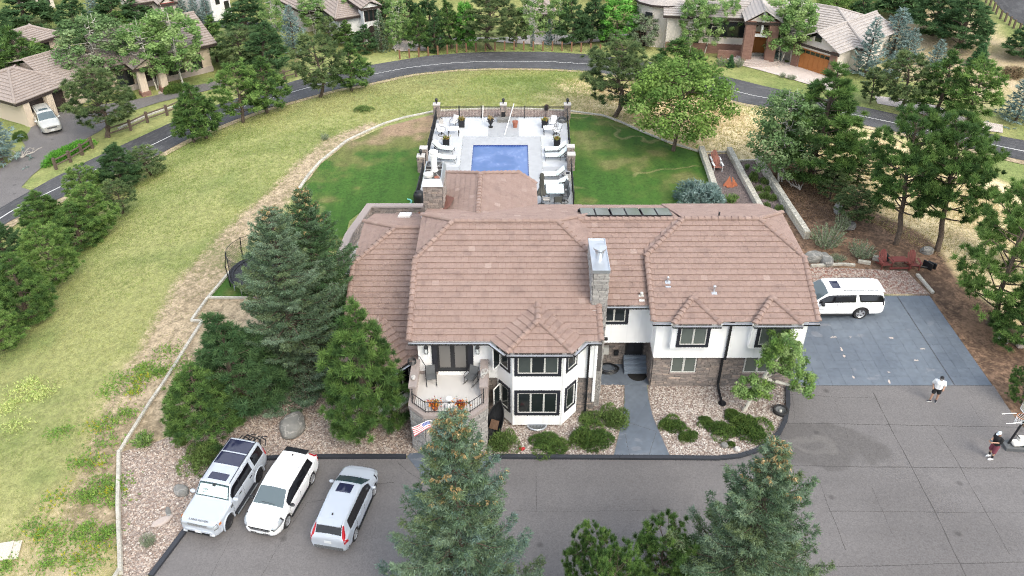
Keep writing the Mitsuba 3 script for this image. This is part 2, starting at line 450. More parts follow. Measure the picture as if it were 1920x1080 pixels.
_y = np.concatenate([[-600, -200, -40, 4], np.arange(14, 172.1, .75), [200, 260, 400, 700, 1200]])
X_, Y_ = np.meshgrid(_x, _y)
Z_ = height(X_, Y_)
Z_ += .10 * np.clip(plateau_dist(X_, Y_) / 2, 0, 1) * (meshkit.fbm(np.stack([X_ * .5, Y_ * .5, 0 * X_], -1), 3) - .5)
far_drop = np.clip((np.hypot(X_, Y_) - 260) / 900, 0, 1)
Z_ -= 12 * far_drop
bare = np.clip(.72 * soft(DIRT, X_, Y_, 1.3) + .42 * soft(BANK, X_, Y_, 2.0) + .75 * soft(YARD, X_, Y_, 1.5) + .5 * soft(SCRUB, X_, Y_, 8), 0, 1)
dry = np.maximum.reduce([.52 * soft(STRAW, X_, Y_, 9), 1.0 * soft(LITTER, X_, Y_, 3.5), .30 * soft(BANK, X_, Y_, 4), .35 * soft(SCRUB, X_, Y_, 8)])
nx, ny = len(_x), len(_y)
ii, jj = np.meshgrid(np.arange(nx - 1), np.arange(ny - 1))
a_ = (jj * nx + ii).ravel()
quads = np.stack([a_, a_ + 1, a_ + nx + 1, a_ + nx], -1)
gv = np.stack([X_, Y_, Z_], -1).reshape(-1, 3)
gm = trimesh.Trimesh(gv, np.vstack([quads[:, [0, 1, 2]], quads[:, [0, 2, 3]]]), process=False)
# the pool is dug into the plot: leave the ground open under it
POOL = sbox(-3.3, 55.5, 1.35, 65.7)
cen = gm.vertices[gm.faces].mean(1)
gm.update_faces(~shapely.contains_xy(POOL.buffer(1.0), cen[:, 0], cen[:, 1]))
structure('ground', (gm.vertices, gm.faces), 'm_ground', True, uv=np.stack([bare.ravel(), dry.ravel()], -1), label='sloping meadow ground with bare earth strips and needle litter')

# mown lawns beside and behind the pool
LAWN_L = wobble(Polygon(Z0([(562, 357), (602, 307), (652, 268), (722, 238), (814, 214), (812, 240), (781, 388), (690, 386), (655, 415), (640, 470), (570, 470)])), .5, .12)
LAWN_R = wobble(Polygon(Z0([(1066, 212), (1130, 218), (1200, 246), (1260, 272), (1312, 287), (1352, 395), (1480, 420), (1300, 425), (1172, 405), (1165, 388), (1076, 390)])), .5, .10)
LAWN_S = wobble(Polygon(Z0([(433, 508), (392, 558), (470, 560), (520, 520), (470, 470)])), .4, .1)
EARTH = wobble(Polygon(Z0([(728, 236), (815, 211), (817, 232), (790, 246), (748, 250), (700, 262)])), .4, .3, seed=5)
_lm = cat([drape(g_, .012, .8) for g_ in (LAWN_L.difference(LAWN_R), LAWN_R, LAWN_S)])
lawn = structure('lawn', _lm, 'm_lawn', uv=np.column_stack([.95 * soft(EARTH, _lm.vertices[:, 0], _lm.vertices[:, 1], 6.0), 0 * _lm.vertices[:, 0]]), label='mown green lawn on both sides of the pool terrace')

# driveway
def arc_px(pts): return Z0(pts)
KERB_A = Z0([(283, 1082), (357, 984), (430, 920), (494, 861), (560, 858.5), (640, 858), (700, 858), (762, 858)])
KERB_B = Z0([(922, 858), (1000, 858.5), (1080, 859), (1150, 859.5), (1256, 860), (1345, 861), (1385, 857), (1415, 848), (1440, 834), (1460, 814), (1472, 790), (1477, 762), (1476, 728)])
DRIVE = Polygon(KERB_A[::1] + Z0([(771, 858), (800, 880), (880, 880), (915, 858)]) + KERB_B + [(14.0, 35.0), (26.6, 35.0)] + Z0([(1885, 757), (1903, 783), (1935, 822)]) + [(31, 12), (-12, 12), (-14.8, 19)])
structure('driveway', flat(DRIVE, .012), 'm_asphalt', label='weathered grey asphalt driveway and turning court')
def crack(px, w, name='crack', z=.017):
    p = np.array(Z0(px)) if not isinstance(px, np.ndarray) else px
    l = shapely.segmentize(LineString(p), .25)
    c = np.array(l.coords); q = np.column_stack([c * .9, np.zeros(len(c))])
    c = c + .10 * np.column_stack([meshkit.fbm(q, 3) - .5, meshkit.fbm(q + 9, 3) - .5])
    wv = .75 * w * (.5 + 1.0 * meshkit.noise(q * 1.7, 4))
    t = np.gradient(c, axis=0); t /= np.linalg.norm(t, axis=1, keepdims=True) + 1e-9
    nrm = np.column_stack([-t[:, 1], t[:, 0]])
    L, R = c + nrm * wv[:, None] / 2, c - nrm * wv[:, None] / 2
    n = len(c); v = np.vstack([np.column_stack([R, np.full(n, z)]), np.column_stack([L, np.full(n, z)])])
    f = np.vstack([[[i, i + 1, n + i + 1], [i, n + i + 1, n + i]] for i in range(n - 1)])
    put('driveway', name, (v, f), 'm_crack')
for px, w in [([(1637, 737), (1665, 793), (1700, 860), (1750, 955), (1800, 1057), (1812, 1082)], .055), ([(1752, 800), (1800, 875), (1850, 965), (1893, 1040)], .035),
              ([(1534, 900), (1560, 965), (1585, 1030)], .035), ([(1475, 794), (1580, 795), (1668, 797), (1780, 799), (1922, 801)], .05), ([(1350, 873), (1480, 872), (1600, 876), (1720, 877), (1922, 878)], .05),
              ([(1550, 958), (1680, 959.5), (1800, 961), (1922, 961)], .03), ([(1560, 1062), (1700, 1060), (1800, 1057), (1922, 1055)], .045), ([(1480, 740), (1560, 744), (1640, 747)], .028),
              ([(1565, 750), (1583, 800), (1592, 830)], .02), ([(1815, 751), (1840, 790)], .02), ([(1635, 915), (1655, 960), (1672, 1000)], .018),
              ([(1005, 885), (1006, 925), (1007, 958)], .03), ([(960, 959), (1100, 959), (1230, 957), (1400, 956)], .022), ([(520, 942), (570, 945), (640, 930), (700, 908), (740, 905)], .035),
              ([(575, 945), (530, 1010), (490, 1082)], .03), ([(440, 995), (395, 1082)], .02), ([(747, 868), (772, 890), (800, 905)], .03), ([(1483, 730), (1488, 760), (1490, 785)], .03)]:
    crack(px, w)

# kerbs: dark painted edging, in lengths
def kerb_run(parent, pts, w=.15, h=.15, z=0.0, length=3.0, mt='m_kerb', name='kerb_block'):
    l = LineString(pts); n = max(1, int(round(l.length / length)))
    for k in range(n):
        seg = ops.substring(l, l.length * k / n + .006, l.length * (k + 1) / n - .006)
        m = flat(seg.buffer(w / 2, cap_style=2, join_style=1), z + h, h)
        put(parent, name, m, mt)
k1 = thing('kerb', 'black painted kerb along the parked cars and the gravel bed', 'kerb')
kerb_run(k1, KERB_A, .22, .15)
k2 = thing('kerb', 'black painted kerb curving round the front planting beds', 'kerb')
kerb_run(k2, KERB_B, .22, .15)

# gravel beds: a sheet with loose stones on it
GRAVEL = {
    'left': Polygon(Z0([(226, 848), (262, 838), (300, 826), (352, 806), (420, 790), (500, 750), (560, 725), (640, 730), (720, 735), (770, 765)]) + Z0([(785, 855)]) + [(x, y + .1) for x, y in KERB_A[::-1]] + [(-17.5, 22.3)] + Z0([(229, 1079)])),
    'middle': Polygon(Z0([(905, 857), (905, 740), (1120, 715), (1171, 722), (1170, 760), (1163, 800), (1150, 857)])),
    'right': Polygon(Z0([(1214, 722), (1216, 745), (1223, 780), (1237, 815), (1257, 857)]) + [(x, y) for x, y in KERB_B[5:]] + Z0([(1470, 716), (1216, 716)])),
    'upper': Polygon(Z0([(1512, 500), (1700, 508), (1718, 527), (1744, 552), (1512, 552)])),
    'bed': Polygon(Z0([(1327, 289), (1362, 288), (1424, 400), (1355, 400)])).union(Polygon(Z0([(1385, 304), (1418, 303), (1475, 400), (1434, 400)]))),
    'fence': Polygon(Z0([(818, 221), (818, 209), (945, 204), (1066, 209), (1066, 221)])),
}
TONE = {'left': ((.42, .33, .28), (.52, .44, .38), (.31, .23, .19), (.58, .52, .47)), 'middle': ((.40, .34, .30), (.54, .49, .45), (.22, .165, .145), (.58, .545, .51)),
        'right': ((.40, .34, .30), (.54, .49, .45), (.22, .165, .145), (.58, .545, .51)), 'upper': ((.42, .34, .30), (.26, .125, .095), (.54, .46, .40), (.32, .20, .16)), 'bed': ((.155, .125, .12), (.20, .155, .15), (.11, .09, .09), (.25, .19, .18)),
        'fence': ((.34, .26, .23), (.26, .19, .17), (.40, .34, .31), (.22, .165, .15))}
_ico = trimesh.creation.icosahedron()
def stone_field(poly, count, size, tones, z=.012, seed=0):
    r = np.random.default_rng(seed)
    x0, y0, x1, y1 = poly.bounds
    pts = np.zeros((0, 2))
    while len(pts) < count:
        q = np.column_stack([r.uniform(x0, x1, count * 3), r.uniform(y0, y1, count * 3)])
        pts = np.vstack([pts, q[shapely.contains_xy(poly, q[:, 0], q[:, 1])]])
    pts = pts[:count]
    base = trimesh.creation.octahedron() if hasattr(trimesh.creation, 'octahedron') else None
    V = np.array([[1, 0, 0], [0, 1, 0], [-1, 0, 0], [0, -1, 0], [.25, .1, .8], [-.2, .3, .75]])
    Fc = np.array([[0, 1, 4], [1, 5, 4], [1, 2, 5], [2, 3, 5], [3, 4, 5], [3, 0, 4]])
    s = r.uniform(.6, 1.35, count) * size; a = r.uniform(0, 6.28, count); fl = r.uniform(.4, .9, count); el = r.uniform(.6, 1.0, count)
    v = V[None] * np.stack([s, s * el, s * fl], -1)[:, None]
    c, sn = np.cos(a)[:, None], np.sin(a)[:, None]
    v = np.stack([v[..., 0] * c - v[..., 1] * sn, v[..., 0] * sn + v[..., 1] * c, v[..., 2]], -1)
    v += np.column_stack([pts, np.full(count, z - .003)])[:, None]
    f = Fc[None] + (np.arange(count) * 6)[:, None, None]
    t = .84 * np.array(tones)[r.integers(0, len(tones), count)] * r.uniform(.8, 1.15, (count, 1))
    return v.reshape(-1, 3), f.reshape(-1, 3), np.repeat(t, 6, axis=0)
gv_, gf_, gc_, sheets = [], [], [], []
for k, (nm, n, s) in enumerate([('left', 11000, .055), ('middle', 5200, .055), ('right', 6800, .055), ('upper', 4200, .07), ('bed', 2200, .06), ('fence', 1800, .07)]):
    v, f, c = stone_field(GRAVEL[nm].buffer(-.08), n, s, TONE[nm], seed=k)
    gf_.append(f + sum(map(len, gv_))); gv_.append(v); gc_.append(c)
    if nm not in ('bed',): sheets.append(flat(GRAVEL[nm], .010))
structure('gravel_bed', cat(sheets), 'm_gravel', label='pale pink gravel beds round the house')
structure('gravel_bed', flat(GRAVEL['bed'], .010), 'm_purple_gravel', label='purple brown gravel beds between the timber walls')
key = thing('gravel', 'loose pale pink and brown gravel stones in the beds', 'gravel', kind='stuff')
scene[key] = mikit.ply((np.vstack(gv_), np.vstack(gf_)), 'm_pieces', color=np.vstack(gc_))

# blue painted concrete: slabs of the parking pad, entrance porch and front walk
def slab_grid(parent, x0, x1, y0, y1, nx, ny, gap=.010, top=.03, th=.05, mt='m_blue_concrete'):
    xs, ys = np.linspace(x0, x1, nx + 1), np.linspace(y0, y1, ny + 1)
    r = np.random.default_rng(5)
    for i in range(nx):
        for j in range(ny):
            m = bx(xs[i] + gap / 2, xs[i + 1] - gap / 2, ys[j] + gap / 2, ys[j + 1] - gap / 2, top - th, top + r.uniform(-.003, .003))
            put(parent, 'paving_slab', m, mt, uv=np.tile([r.random(), 0], (8, 1)))
pad = structure('parking_pad', bx(14.7, 26.55, 35.0, 43.6, -.06, .006), 'm_crack', label='blue grey concrete parking pad of square slabs beside the house')
slab_grid(pad, 14.75, 24.42, 35.02, 43.55, 13, 12)
slab_grid(pad, 24.46, 26.52, 35.02, 43.55, 3, 12)
flakes = []
for px, py, a, b in [(1562, 632, .55, .22), (1578, 655, .2, .5), (1583, 668, .2, .35), (1672, 634, .35, .3), (1600, 708, .15, .4), (1667, 715, .22, .45), (1730, 654, .5, .16), (1717, 676, .35, .22), (1595, 632, .2, .12), (1667, 698, .25, .12)]:
    c = on_z(px, py, .03); a0 = np.sort(RNG.uniform(0, 6.28, 9))
    flakes.append(flat(Polygon([(c[0] + a * .5 * math.cos(t) * q, c[1] + b * .5 * math.sin(t) * q) for t, q in zip(a0, RNG.uniform(.5, 1, 9))]).buffer(0), .037))
put(pad, 'bare_patch', cat(flakes), plain('m_flake', (.48, .40, .37), .9) or 'm_flake', label='worn spots where the paint has flaked off')

WALK = Polygon(Z0([(1171, 722), (1213, 722), (1216, 748), (1224, 782), (1238, 815), (1257, 857.5), (1150, 857.5), (1164, 800), (1171, 755)]))
walk = structure('front_walk', flat(WALK, .03, .05), 'm_blue_concrete', uv=None, label='blue painted front walk widening towards the driveway')
PORCH = Polygon(Z0([(1125, 722), (1216, 722), (1216, 680), (1125, 680)]))
structure('porch_floor', flat(PORCH.difference(WALK.buffer(.01)), .034, .05), 'm_blue_concrete', label='blue painted porch floor in front of the recessed entrance')
for px in [[(1166, 789), (1232, 810)], [(1172, 815), (1181, 857)], [(1230, 812), (1216, 857)]]:
    p = np.array(Z0(px)); put(walk, 'joint', tube(np.column_stack([p, [.031, .031]]), .008, 4), 'm_crack')
structure('tower_apron', flat(Polygon(Z0([(763, 856), (790, 889), (845, 897), (905, 889), (924, 856), (915, 850), (770, 850)])), .03, .05), 'm_blue_concrete', label='blue painted apron at the foot of the stone terrace')

# public road, draped over the slope
R_IN = [(-40, 455), (20, 415), (130, 365), (215, 325), (300, 290), (350, 263), (420, 234), (483, 210), (560, 188), (633, 168), (673, 162), (773, 140), (860, 131), (927, 129), (1040, 130), (1107, 135), (1200, 150), (1327, 177), (1447, 203), (1560, 225), (1680, 248), (1800, 275), (1960, 310)]
R_OUT = [(-40, 415), (20, 380), (100, 335), (167, 302), (240, 268), (323, 230), (400, 200), (460, 180), (527, 160), (590, 142), (633, 133), (700, 122), (807, 105), (870, 100), (927, 98), (1023, 98), (1107, 103), (1200, 114), (1297, 131), (1400, 154), (1487, 174), (1600, 198), (1680, 215), (1800, 240), (1960, 272)]
def ribbon(inner, outer, n, k, off):
    a, b = LineString(inner), LineString(outer)
    s = np.linspace(0, 1, n)
    A = np.array([a.interpolate(t, normalized=True).coords[0] for t in s]); B = np.array([b.interpolate(t, normalized=True).coords[0] for t in s])
    w = np.linspace(0, 1, k + 1)
    p = A[:, None] * (1 - w)[None, :, None] + B[:, None] * w[None, :, None]
    z = height(p[..., 0], p[..., 1]) + off
    v = np.concatenate([p, z[..., None]], -1).reshape(-1, 3)
    uv = np.stack([np.repeat(s * a.length, k + 1), np.tile(w, n)], -1)
    i, j = np.meshgrid(np.arange(n - 1), np.arange(k), indexing='ij')
    q = np.stack([i * (k + 1) + j, (i + 1) * (k + 1) + j, (i + 1) * (k + 1) + j + 1, i * (k + 1) + j + 1], -1).reshape(-1, 4)
    f = np.vstack([q[:, [0, 1, 2]], q[:, [0, 2, 3]]])
    v3 = v[f]; nz = np.cross(v3[:, 1] - v3[:, 0], v3[:, 2] - v3[:, 0])[:, 2]
    f[nz < 0] = f[nz < 0][:, ::-1]
    return (v, f), uv, A, B
ri, ro = GP(R_IN), GP(R_OUT)
rm, ruv, RA, RB = ribbon(ri, ro, 220, 8, .07)
road = structure('road', rm, 'm_road', True, uv=ruv, label='two lane asphalt road curving round the meadow')
mid = RA * .53 + RB * .47
def stripe(parent, line, w, off, name, mt='m_line'):
    t = np.gradient(line, axis=0); t /= np.linalg.norm(t, axis=1, keepdims=True) + 1e-9
    nn = np.column_stack([-t[:, 1], t[:, 0]])
    m, _, _, _ = ribbon([tuple(q) for q in line - nn * w / 2], [tuple(q) for q in line + nn * w / 2], max(4, len(line)), 1, off)
    return put(parent, name, m, mt)
stripe(road, mid, .16, .085, 'centre_line')
# sandy shoulder along the inner edge
t_ = np.gradient(RA, axis=0); t_ /= np.linalg.norm(t_, axis=1, keepdims=True); n_ = np.column_stack([-t_[:, 1], t_[:, 0]])
sgn = np.sign(((RA - RB) * n_).sum(1))[:, None]
sh, _, _, _ = ribbon([tuple(q) for q in RA + n_ * sgn * 1.1], [tuple(q) for q in RA - n_ * sgn * .12], 220, 2, .045)
structure('road_shoulder', sh, 'm_ground', uv=np.tile([.95, .0], (len(sh[0]), 1)), label='sandy shoulder along the inside of the road')
# second road, upper right corner, and the far street behind the left house
r2, uv2, A2, B2 = ribbon(GP([(1838, -60), (1850, -30), (1862, 0), (1880, 22), (1905, 40), (1960, 70)]), GP([(1930, -70), (1955, -40), (1985, -10), (2010, 10), (2040, 25), (2090, 45)]), 40, 6, .06)
rd2 = structure('road', r2, 'm_road', True, uv=uv2, label='stretch of road in the upper right corner')
stripe(rd2, A2 * .45 + B2 * .55, .16, .075, 'centre_line')
r3, uv3, A3, B3 = ribbon(GP([(-30, 118), (70, 80), (140, 60), (240, 52), (300, 50), (380, 51), (470, 54), (560, 62)]), GP([(-30, 98), (60, 62), (140, 46), (240, 40), (300, 38), (380, 39), (470, 42), (560, 50)]), 40, 4, .06)
structure('road', r3, 'm_road', True, uv=uv3, label='far street behind the houses in the upper left')

def drive_sheet(name, px, mt, label, off=.05, cell=1.5):
    return structure(name, drape(Polygon(GP(px)).buffer(0), off, cell), mt, label=label)
drive_sheet('side_drive', [(0, 420), (-30, 420), (-30, 335), (20, 305), (48, 275), (40, 262), (55, 248), (62, 228), (130, 205), (240, 190), (290, 180), (345, 165), (420, 150), (430, 160), (350, 180), (300, 192), (250, 208), (215, 222), (190, 245), (160, 262), (120, 280), (60, 330), (40, 352), (75, 362), (40, 385)], 'm_asphalt', 'asphalt drive of the brown roofed house on the left')
drive_sheet('side_drive', [(1372, 110), (1440, 121), (1480, 117), (1495, 121), (1545, 139), (1580, 156), (1562, 174), (1520, 160), (1470, 145), (1420, 131), (1385, 122)], 'm_pale_drive', 'pale concrete drive of the house on the right', .06)
drive_sheet('side_drive', [(1640, 180), (1700, 188), (1760, 200), (1810, 222), (1880, 235), (1880, 250), (1800, 238), (1750, 222), (1700, 205), (1645, 195)], 'm_pale_drive', 'pale footpath between the pines on the right', .06)
drive_sheet('side_drive', [(748, 72), (800, 74), (870, 76), (940, 80), (1010, 84), (1060, 84), (1130, 78), (1190, 72), (1190, 64), (1100, 66), (1000, 65), (930, 72), (820, 68), (752, 66)], 'm_pale_drive', 'pale concrete drive behind the row of posts', .06)
drive_sheet('side_drive', [(748, 72), (800, 76), (800, 96), (752, 97), (735, 92)], 'm_pale_drive', 'pale drive entrance near the white gabled house', .075)
drive_sheet('side_lawn', [(520, 92), (560, 100), (560, 128), (522, 122), (515, 105)], 'm_lawn', 'patch of grass beside the left driveway', .05)
drive_sheet('side_lawn', [(1608, -10), (1652, -10), (1648, 28), (1622, 36), (1612, 20)], 'm_lawn', 'bright grass patch behind the right house', .05)
# ---------------------------------------------------------------- roofs of tiles, stone facing, windows
def V3(*a): return np.array(a, float)
def unit(v): return np.asarray(v, float) / np.linalg.norm(v)

def prism(poly2, O, U, S, N, h):
    """a polygon of the plane (O, U, S) raised by h(u, s) along N, open underneath"""
    c = np.array(poly2.exterior.coords)[:-1]
    if len(c) == 4:
        tri = np.array([[0, 1, 2], [0, 2, 3]])
    elif len(c) == 3:
        tri = np.array([[0, 1, 2]])
    else:
        v2, tri = trimesh.creation.triangulate_polygon(poly2, engine='earcut'); c = np.asarray(v2)[:len(c)]; tri = np.asarray(tri) % len(c)
    n = len(c)
    area = sum((c[i][0] * c[(i + 1) % n][1] - c[(i + 1) % n][0] * c[i][1]) for i in range(n))
    if area < 0:
        c = c[::-1]; tri = n - 1 - tri[:, ::-1]
    a3 = c[tri]; ar = (a3[:, 1, 0] - a3[:, 0, 0]) * (a3[:, 2, 1] - a3[:, 0, 1]) - (a3[:, 1, 1] - a3[:, 0, 1]) * (a3[:, 2, 0] - a3[:, 0, 0])
    tri = tri.copy(); tri[ar < 0] = tri[ar < 0][:, ::-1]
    base = O + c[:, :1] * U + c[:, 1:] * S
    top = base + h(c[:, 0], c[:, 1])[:, None] * N
    f = list(tri)
    for i in range(n):
        j = (i + 1) % n
        f += [[n + i, n + j, j], [n + i, j, i]]
    return np.vstack([top, base]), np.array(f)

class Pieces:
    """loose alike pieces of one holder: the ones that show largest become parts, the rest one part"""
    def __init__(self, parent, name, bsdf):
        self.parent, self.name, self.bsdf, self.all = parent, name, bsdf, []
    def add(self, v, f, uv, size):
        c = v.mean(0)
        self.all.append((size / zc_of(*c) ** 2, v, f, uv))
    def build(self, most, label=None):
        order = sorted(range(len(self.all)), key=lambda i: -self.all[i][0])
        for i in order[:most]:
            _, v, f, uv = self.all[i]
            put(self.parent, self.name, (v, f), self.bsdf, uv=np.tile(uv, (len(v), 1)))
        rest = [self.all[i] for i in order[most:]]
        if rest:
            n = np.cumsum([0] + [len(r[1]) for r in rest])
            put(self.parent, self.name + 's', (np.vstack([r[1] for r in rest]), np.vstack([r[2] + k for r, k in zip(rest, n)])), self.bsdf,
                uv=np.vstack([np.tile(r[3], (len(r[1]), 1)) for r in rest]), kind='stuff')

class Roof:
    EXP, WID = .358, .365
    def __init__(self, parent, seed=3):
        self.parent, self.r = parent, np.random.default_rng(seed)
        self.tiles = Pieces(parent, 'tile', 'm_tile'); self.caps = Pieces(parent, 'ridge_tile', 'm_tile'); self.decks = []
    def plane(self, pts, eave=(0, 1), pale=.018, s_off=0.0, cut=()):
        """pts: corners (x, y, z) of one roof face; eave: the two corners of its lower edge"""
        P = np.array(pts, float)
        O = P[eave[0]]; U = unit(P[eave[1]] - O)
        nrm = np.zeros(3)
        for i in range(1, len(P) - 1): nrm += np.cross(P[i] - P[0], P[i + 1] - P[0])
        N = unit(nrm)
        if N[2] < 0: N = -N
        S = unit(np.cross(N, U))
        if S[2] < 0: S = -S
        q = np.column_stack([(P - O) @ U, (P - O) @ S])
        poly = Polygon(q).buffer(0)
        for c_ in cut:   # the part of the face that another roof covers
            c3 = np.array([(x, y, O[2] - (N[0] * (x - O[0]) + N[1] * (y - O[1])) / N[2]) for x, y in c_]); poly = poly.difference(Polygon(np.column_stack([(c3 - O) @ U, (c3 - O) @ S])))
        e, w = self.EXP, self.WID
        u0, s0, u1, s1 = poly.bounds
        self.decks.append(prism(poly, O, U, S, N, lambda u, s: np.full(len(u), .004)))
        pp = prepared.prep(poly)
        k0 = math.floor((s0 - s_off) / e)
        for k in range(k0, int(math.ceil((s1 - s_off) / e)) + 1):
            lo = k * e + s_off
            row_j = self.r.uniform(-.006, .006)
            off = (k % 2) * w * .5 + self.r.uniform(-.03, .03)
            for i in range(int(math.floor((u0 - off) / w)) - 1, int(math.ceil((u1 - off) / w)) + 1):
                a = i * w + off
                c = sbox(a + .004, lo, a + w - .004, lo + e)
                if not pp.intersects(c): continue
                if not pp.contains(c):
                    g = c.intersection(poly)
                    g = max(getattr(g, 'geoms', [g]), key=lambda t: t.area)
                    if g.geom_type != 'Polygon' or g.area < .006: continue
                    c = g
                j = self.r.uniform(-.004, .004)
                v, f = prism(c, O, U, S, N, lambda u, s: .070 + j + row_j - .050 * (s - lo) / e)
                pl = 1.0 if self.r.random() < pale else 0.0
                self.tiles.add(v, f, [self.r.random(), pl * self.r.uniform(.3, .75)], c.area)
    def cap(self, a, b, step=.36):
        a, b = V3(*a), V3(*b); L = np.linalg.norm(b - a); n = max(1, int(round(L / step)))
        d = (b - a) / L; side = unit(np.cross(d, [0, 0, 1.0])); up = unit(np.cross(side, d))
        ang = np.linspace(-.08, math.pi + .08, 7)
        for i in range(n):
            t0, t1 = L * i / n, L * (i + 1) / n + .05
            r0, r1 = .165, .125
            ring = lambda t, r, lift: a + d * t + np.outer(np.cos(ang) * r, side) + np.outer(np.sin(ang) * r * .72 + lift, up)
            A, B = ring(t0, r0, .055), ring(t1, r1, .02)
            v = np.vstack([A, B, A + (0 - .02) * up, ]); m = len(ang)
            f = []
            for k in range(m - 1): f += [[k, k + 1, m + k + 1], [k, m + k + 1, m + k]]
            f += [[0, k + 1, k] for k in range(1, m - 1)] + [[m, m + k, m + k + 1] for k in range(1, m - 1)]
            v = v[:2 * m]
            f = np.array(f)
            c = v[f]; nn = np.cross(c[:, 1] - c[:, 0], c[:, 2] - c[:, 0]); ctr = v.mean(0) - .1 * up
            bad = ((c.mean(1) - ctr) * nn).sum(1) < 0
            f[bad] = f[bad][:, ::-1]
            self.caps.add(v, f, [self.r.random(), .25 * (self.r.random() < .15)], .3 * .36)
    def build(self, n_tiles=300, n_caps=150):
        n = np.cumsum([0] + [len(d[0]) for d in self.decks])
        v = np.vstack([d[0] for d in self.decks])
        scene[self.parent] = mikit.ply((v, np.vstack([d[1] + k for d, k in zip(self.decks, n)])), 'm_flashing')
        self.tiles.build(n_tiles); self.caps.build(n_caps)

def stone_face(pieces, O, U, w, h, holes=(), seed=0, rows=(.075, .17), lens=(.18, .62), depth=(.012, .06), Vv=(0, 0, 1.0), tone=0.0):
    """ledge stones laid on a wall face with its lower left corner at O, running along U; outward = U x V"""
    O, U, Vv = V3(*O), unit(U), unit(Vv); N = np.cross(U, Vv)
    r = np.random.default_rng(seed); z = 0.0
    while z < h - .01:
        rh = r.uniform(*rows)
        if h - z - rh < .05: rh = h - z
        u = -r.uniform(0, .3)
        while u < w:
            l = r.uniform(*lens) * (1.25 if rh < .1 else .9)
            a, b = max(u, 0), min(u + l, w)
            u += l
            if b - a < .05: continue
            parts = [(a + .006, z + .006, b - .006, z + rh - .006)]
            for hx0, hz0, hx1, hz1 in holes:
                nxt = []
                for p in parts:
                    if p[2] <= hx0 or p[0] >= hx1 or p[3] <= hz0 or p[1] >= hz1: nxt.append(p); continue
                    if p[0] < hx0 - .03: nxt.append((p[0], p[1], hx0, p[3]))
                    if p[2] > hx1 + .03: nxt.append((hx1, p[1], p[2], p[3]))
                parts = nxt
            for (x0, z0, x1, z1) in parts:
                if r.random() < .22 and z1 - z0 > .1:   # two thin stones in place of one
                    m_ = (z0 + z1) / 2; sub = [(x0, z0, x1, m_ - .005), (x0, m_ + .005, x1, z1)]
                else: sub = [(x0, z0, x1, z1)]
                for (x0, z0, x1, z1) in sub:
                    d = r.uniform(*depth); s = r.uniform(0, .012, 4)
                    base = np.array([[x0, z0], [x1, z0], [x1, z1], [x0, z1]])
                    top = base + np.array([[s[0], s[1]], [-s[2], s[1]], [-s[2], -s[3]], [s[0], -s[3]]])
                    v = np.vstack([O + base[:, :1] * U + base[:, 1:] * Vv, O + top[:, :1] * U + top[:, 1:] * Vv + d * N])
                    f = np.array([[4, 5, 6], [4, 6, 7], [0, 1, 5], [0, 5, 4], [1, 2, 6], [1, 6, 5], [2, 3, 7], [2, 7, 6], [3, 0, 4], [3, 4, 7]])
                    t = r.random()
                    pieces.add(v, f, [np.clip(t * .8 + tone, 0, 1), (r.uniform(.3, .9) if r.random() < .12 else 0)], (x1 - x0) * (z1 - z0))
        z += rh

def place(mesh, M):
    m = mesh.copy(); m.apply_transform(M); return m

def frame_at(x, y, z, rz):
    """local x along the wall (to the viewer's right), local -y outward, local z up"""
    M = trimesh.transformations.rotation_matrix(rz, [0, 0, 1]); M[:3, 3] = [x, y, z]; return M

def window(parent, x, y, z, w, h, rz=0.0, n=2, trim=.16, pane='m_glass', bare=False, sill=False, open_leaf=None, label=None, frame='m_frame', fw=.055, trim_mat='m_trim'):
    """centre of the opening's lower edge at (x, y, z); y is the wall's outer face"""
    M = frame_at(x, y, z, rz)
    t = trim
    if not bare:
        ring = cat([bx(-w / 2 - t, w / 2 + t, -.055, .02, -t, 0), bx(-w / 2 - t, w / 2 + t, -.055, .02, h, h + t), bx(-w / 2 - t, -w / 2, -.055, .02, 0, h), bx(w / 2, w / 2 + t, -.055, .02, 0, h)])
        key = put(parent, 'window', place(ring, M), trim_mat, label=label)
    else:
        ring = cat([bx(-w / 2 - .03, w / 2 + .03, -.08, .02, -.09, -.01)])
        key = put(parent, 'window', place(ring, M), 'm_cap', label=label)
    fr = [bx(-w / 2, w / 2, -.036, .02, 0, fw), bx(-w / 2, w / 2, -.036, .02, h - fw, h), bx(-w / 2, -w / 2 + fw, -.036, .02, fw, h - fw), bx(w / 2 - fw, w / 2, -.036, .02, fw, h - fw)]
    pw = w / n
    for i in range(1, n):
        c = -w / 2 + i * pw; fr.append(bx(c - fw * .8, c + fw * .8, -.036, .02, fw, h - fw))
    put(key, 'frame', place(cat(fr), M), frame)
    for i in range(n):
        c0, c1 = -w / 2 + i * pw + fw * .8, -w / 2 + (i + 1) * pw - fw * .8
        p_ = pane[i % len(pane)] if isinstance(pane, (list, tuple)) else pane
        put(key, 'pane', place(bx(c0, c1, -.016, .01, fw * .8, h - fw * .8), M), p_)
    if open_leaf:
        side, ang = open_leaf
        lw = w * .92
        leaf = cat([bx(0, lw, -.02, .02, 0, .05), bx(0, lw, -.02, .02, h - .05, h), bx(0, .05, -.02, .02, .05, h - .05), bx(lw - .05, lw, -.02, .02, .05, h - .05)])
        gl = bx(.05, lw - .05, -.006, .006, .05, h - .05)
        L = trimesh.transformations.rotation_matrix(-ang if side < 0 else math.pi + ang, [0, 0, 1]); L[:3, 3] = [side * w / 2, -.06, 0]
        put(key, 'casement', place(place(leaf, L), M), 'm_white')
        put(key, 'casement_pane', place(place(gl, L), M), 'm_glass')
    return key

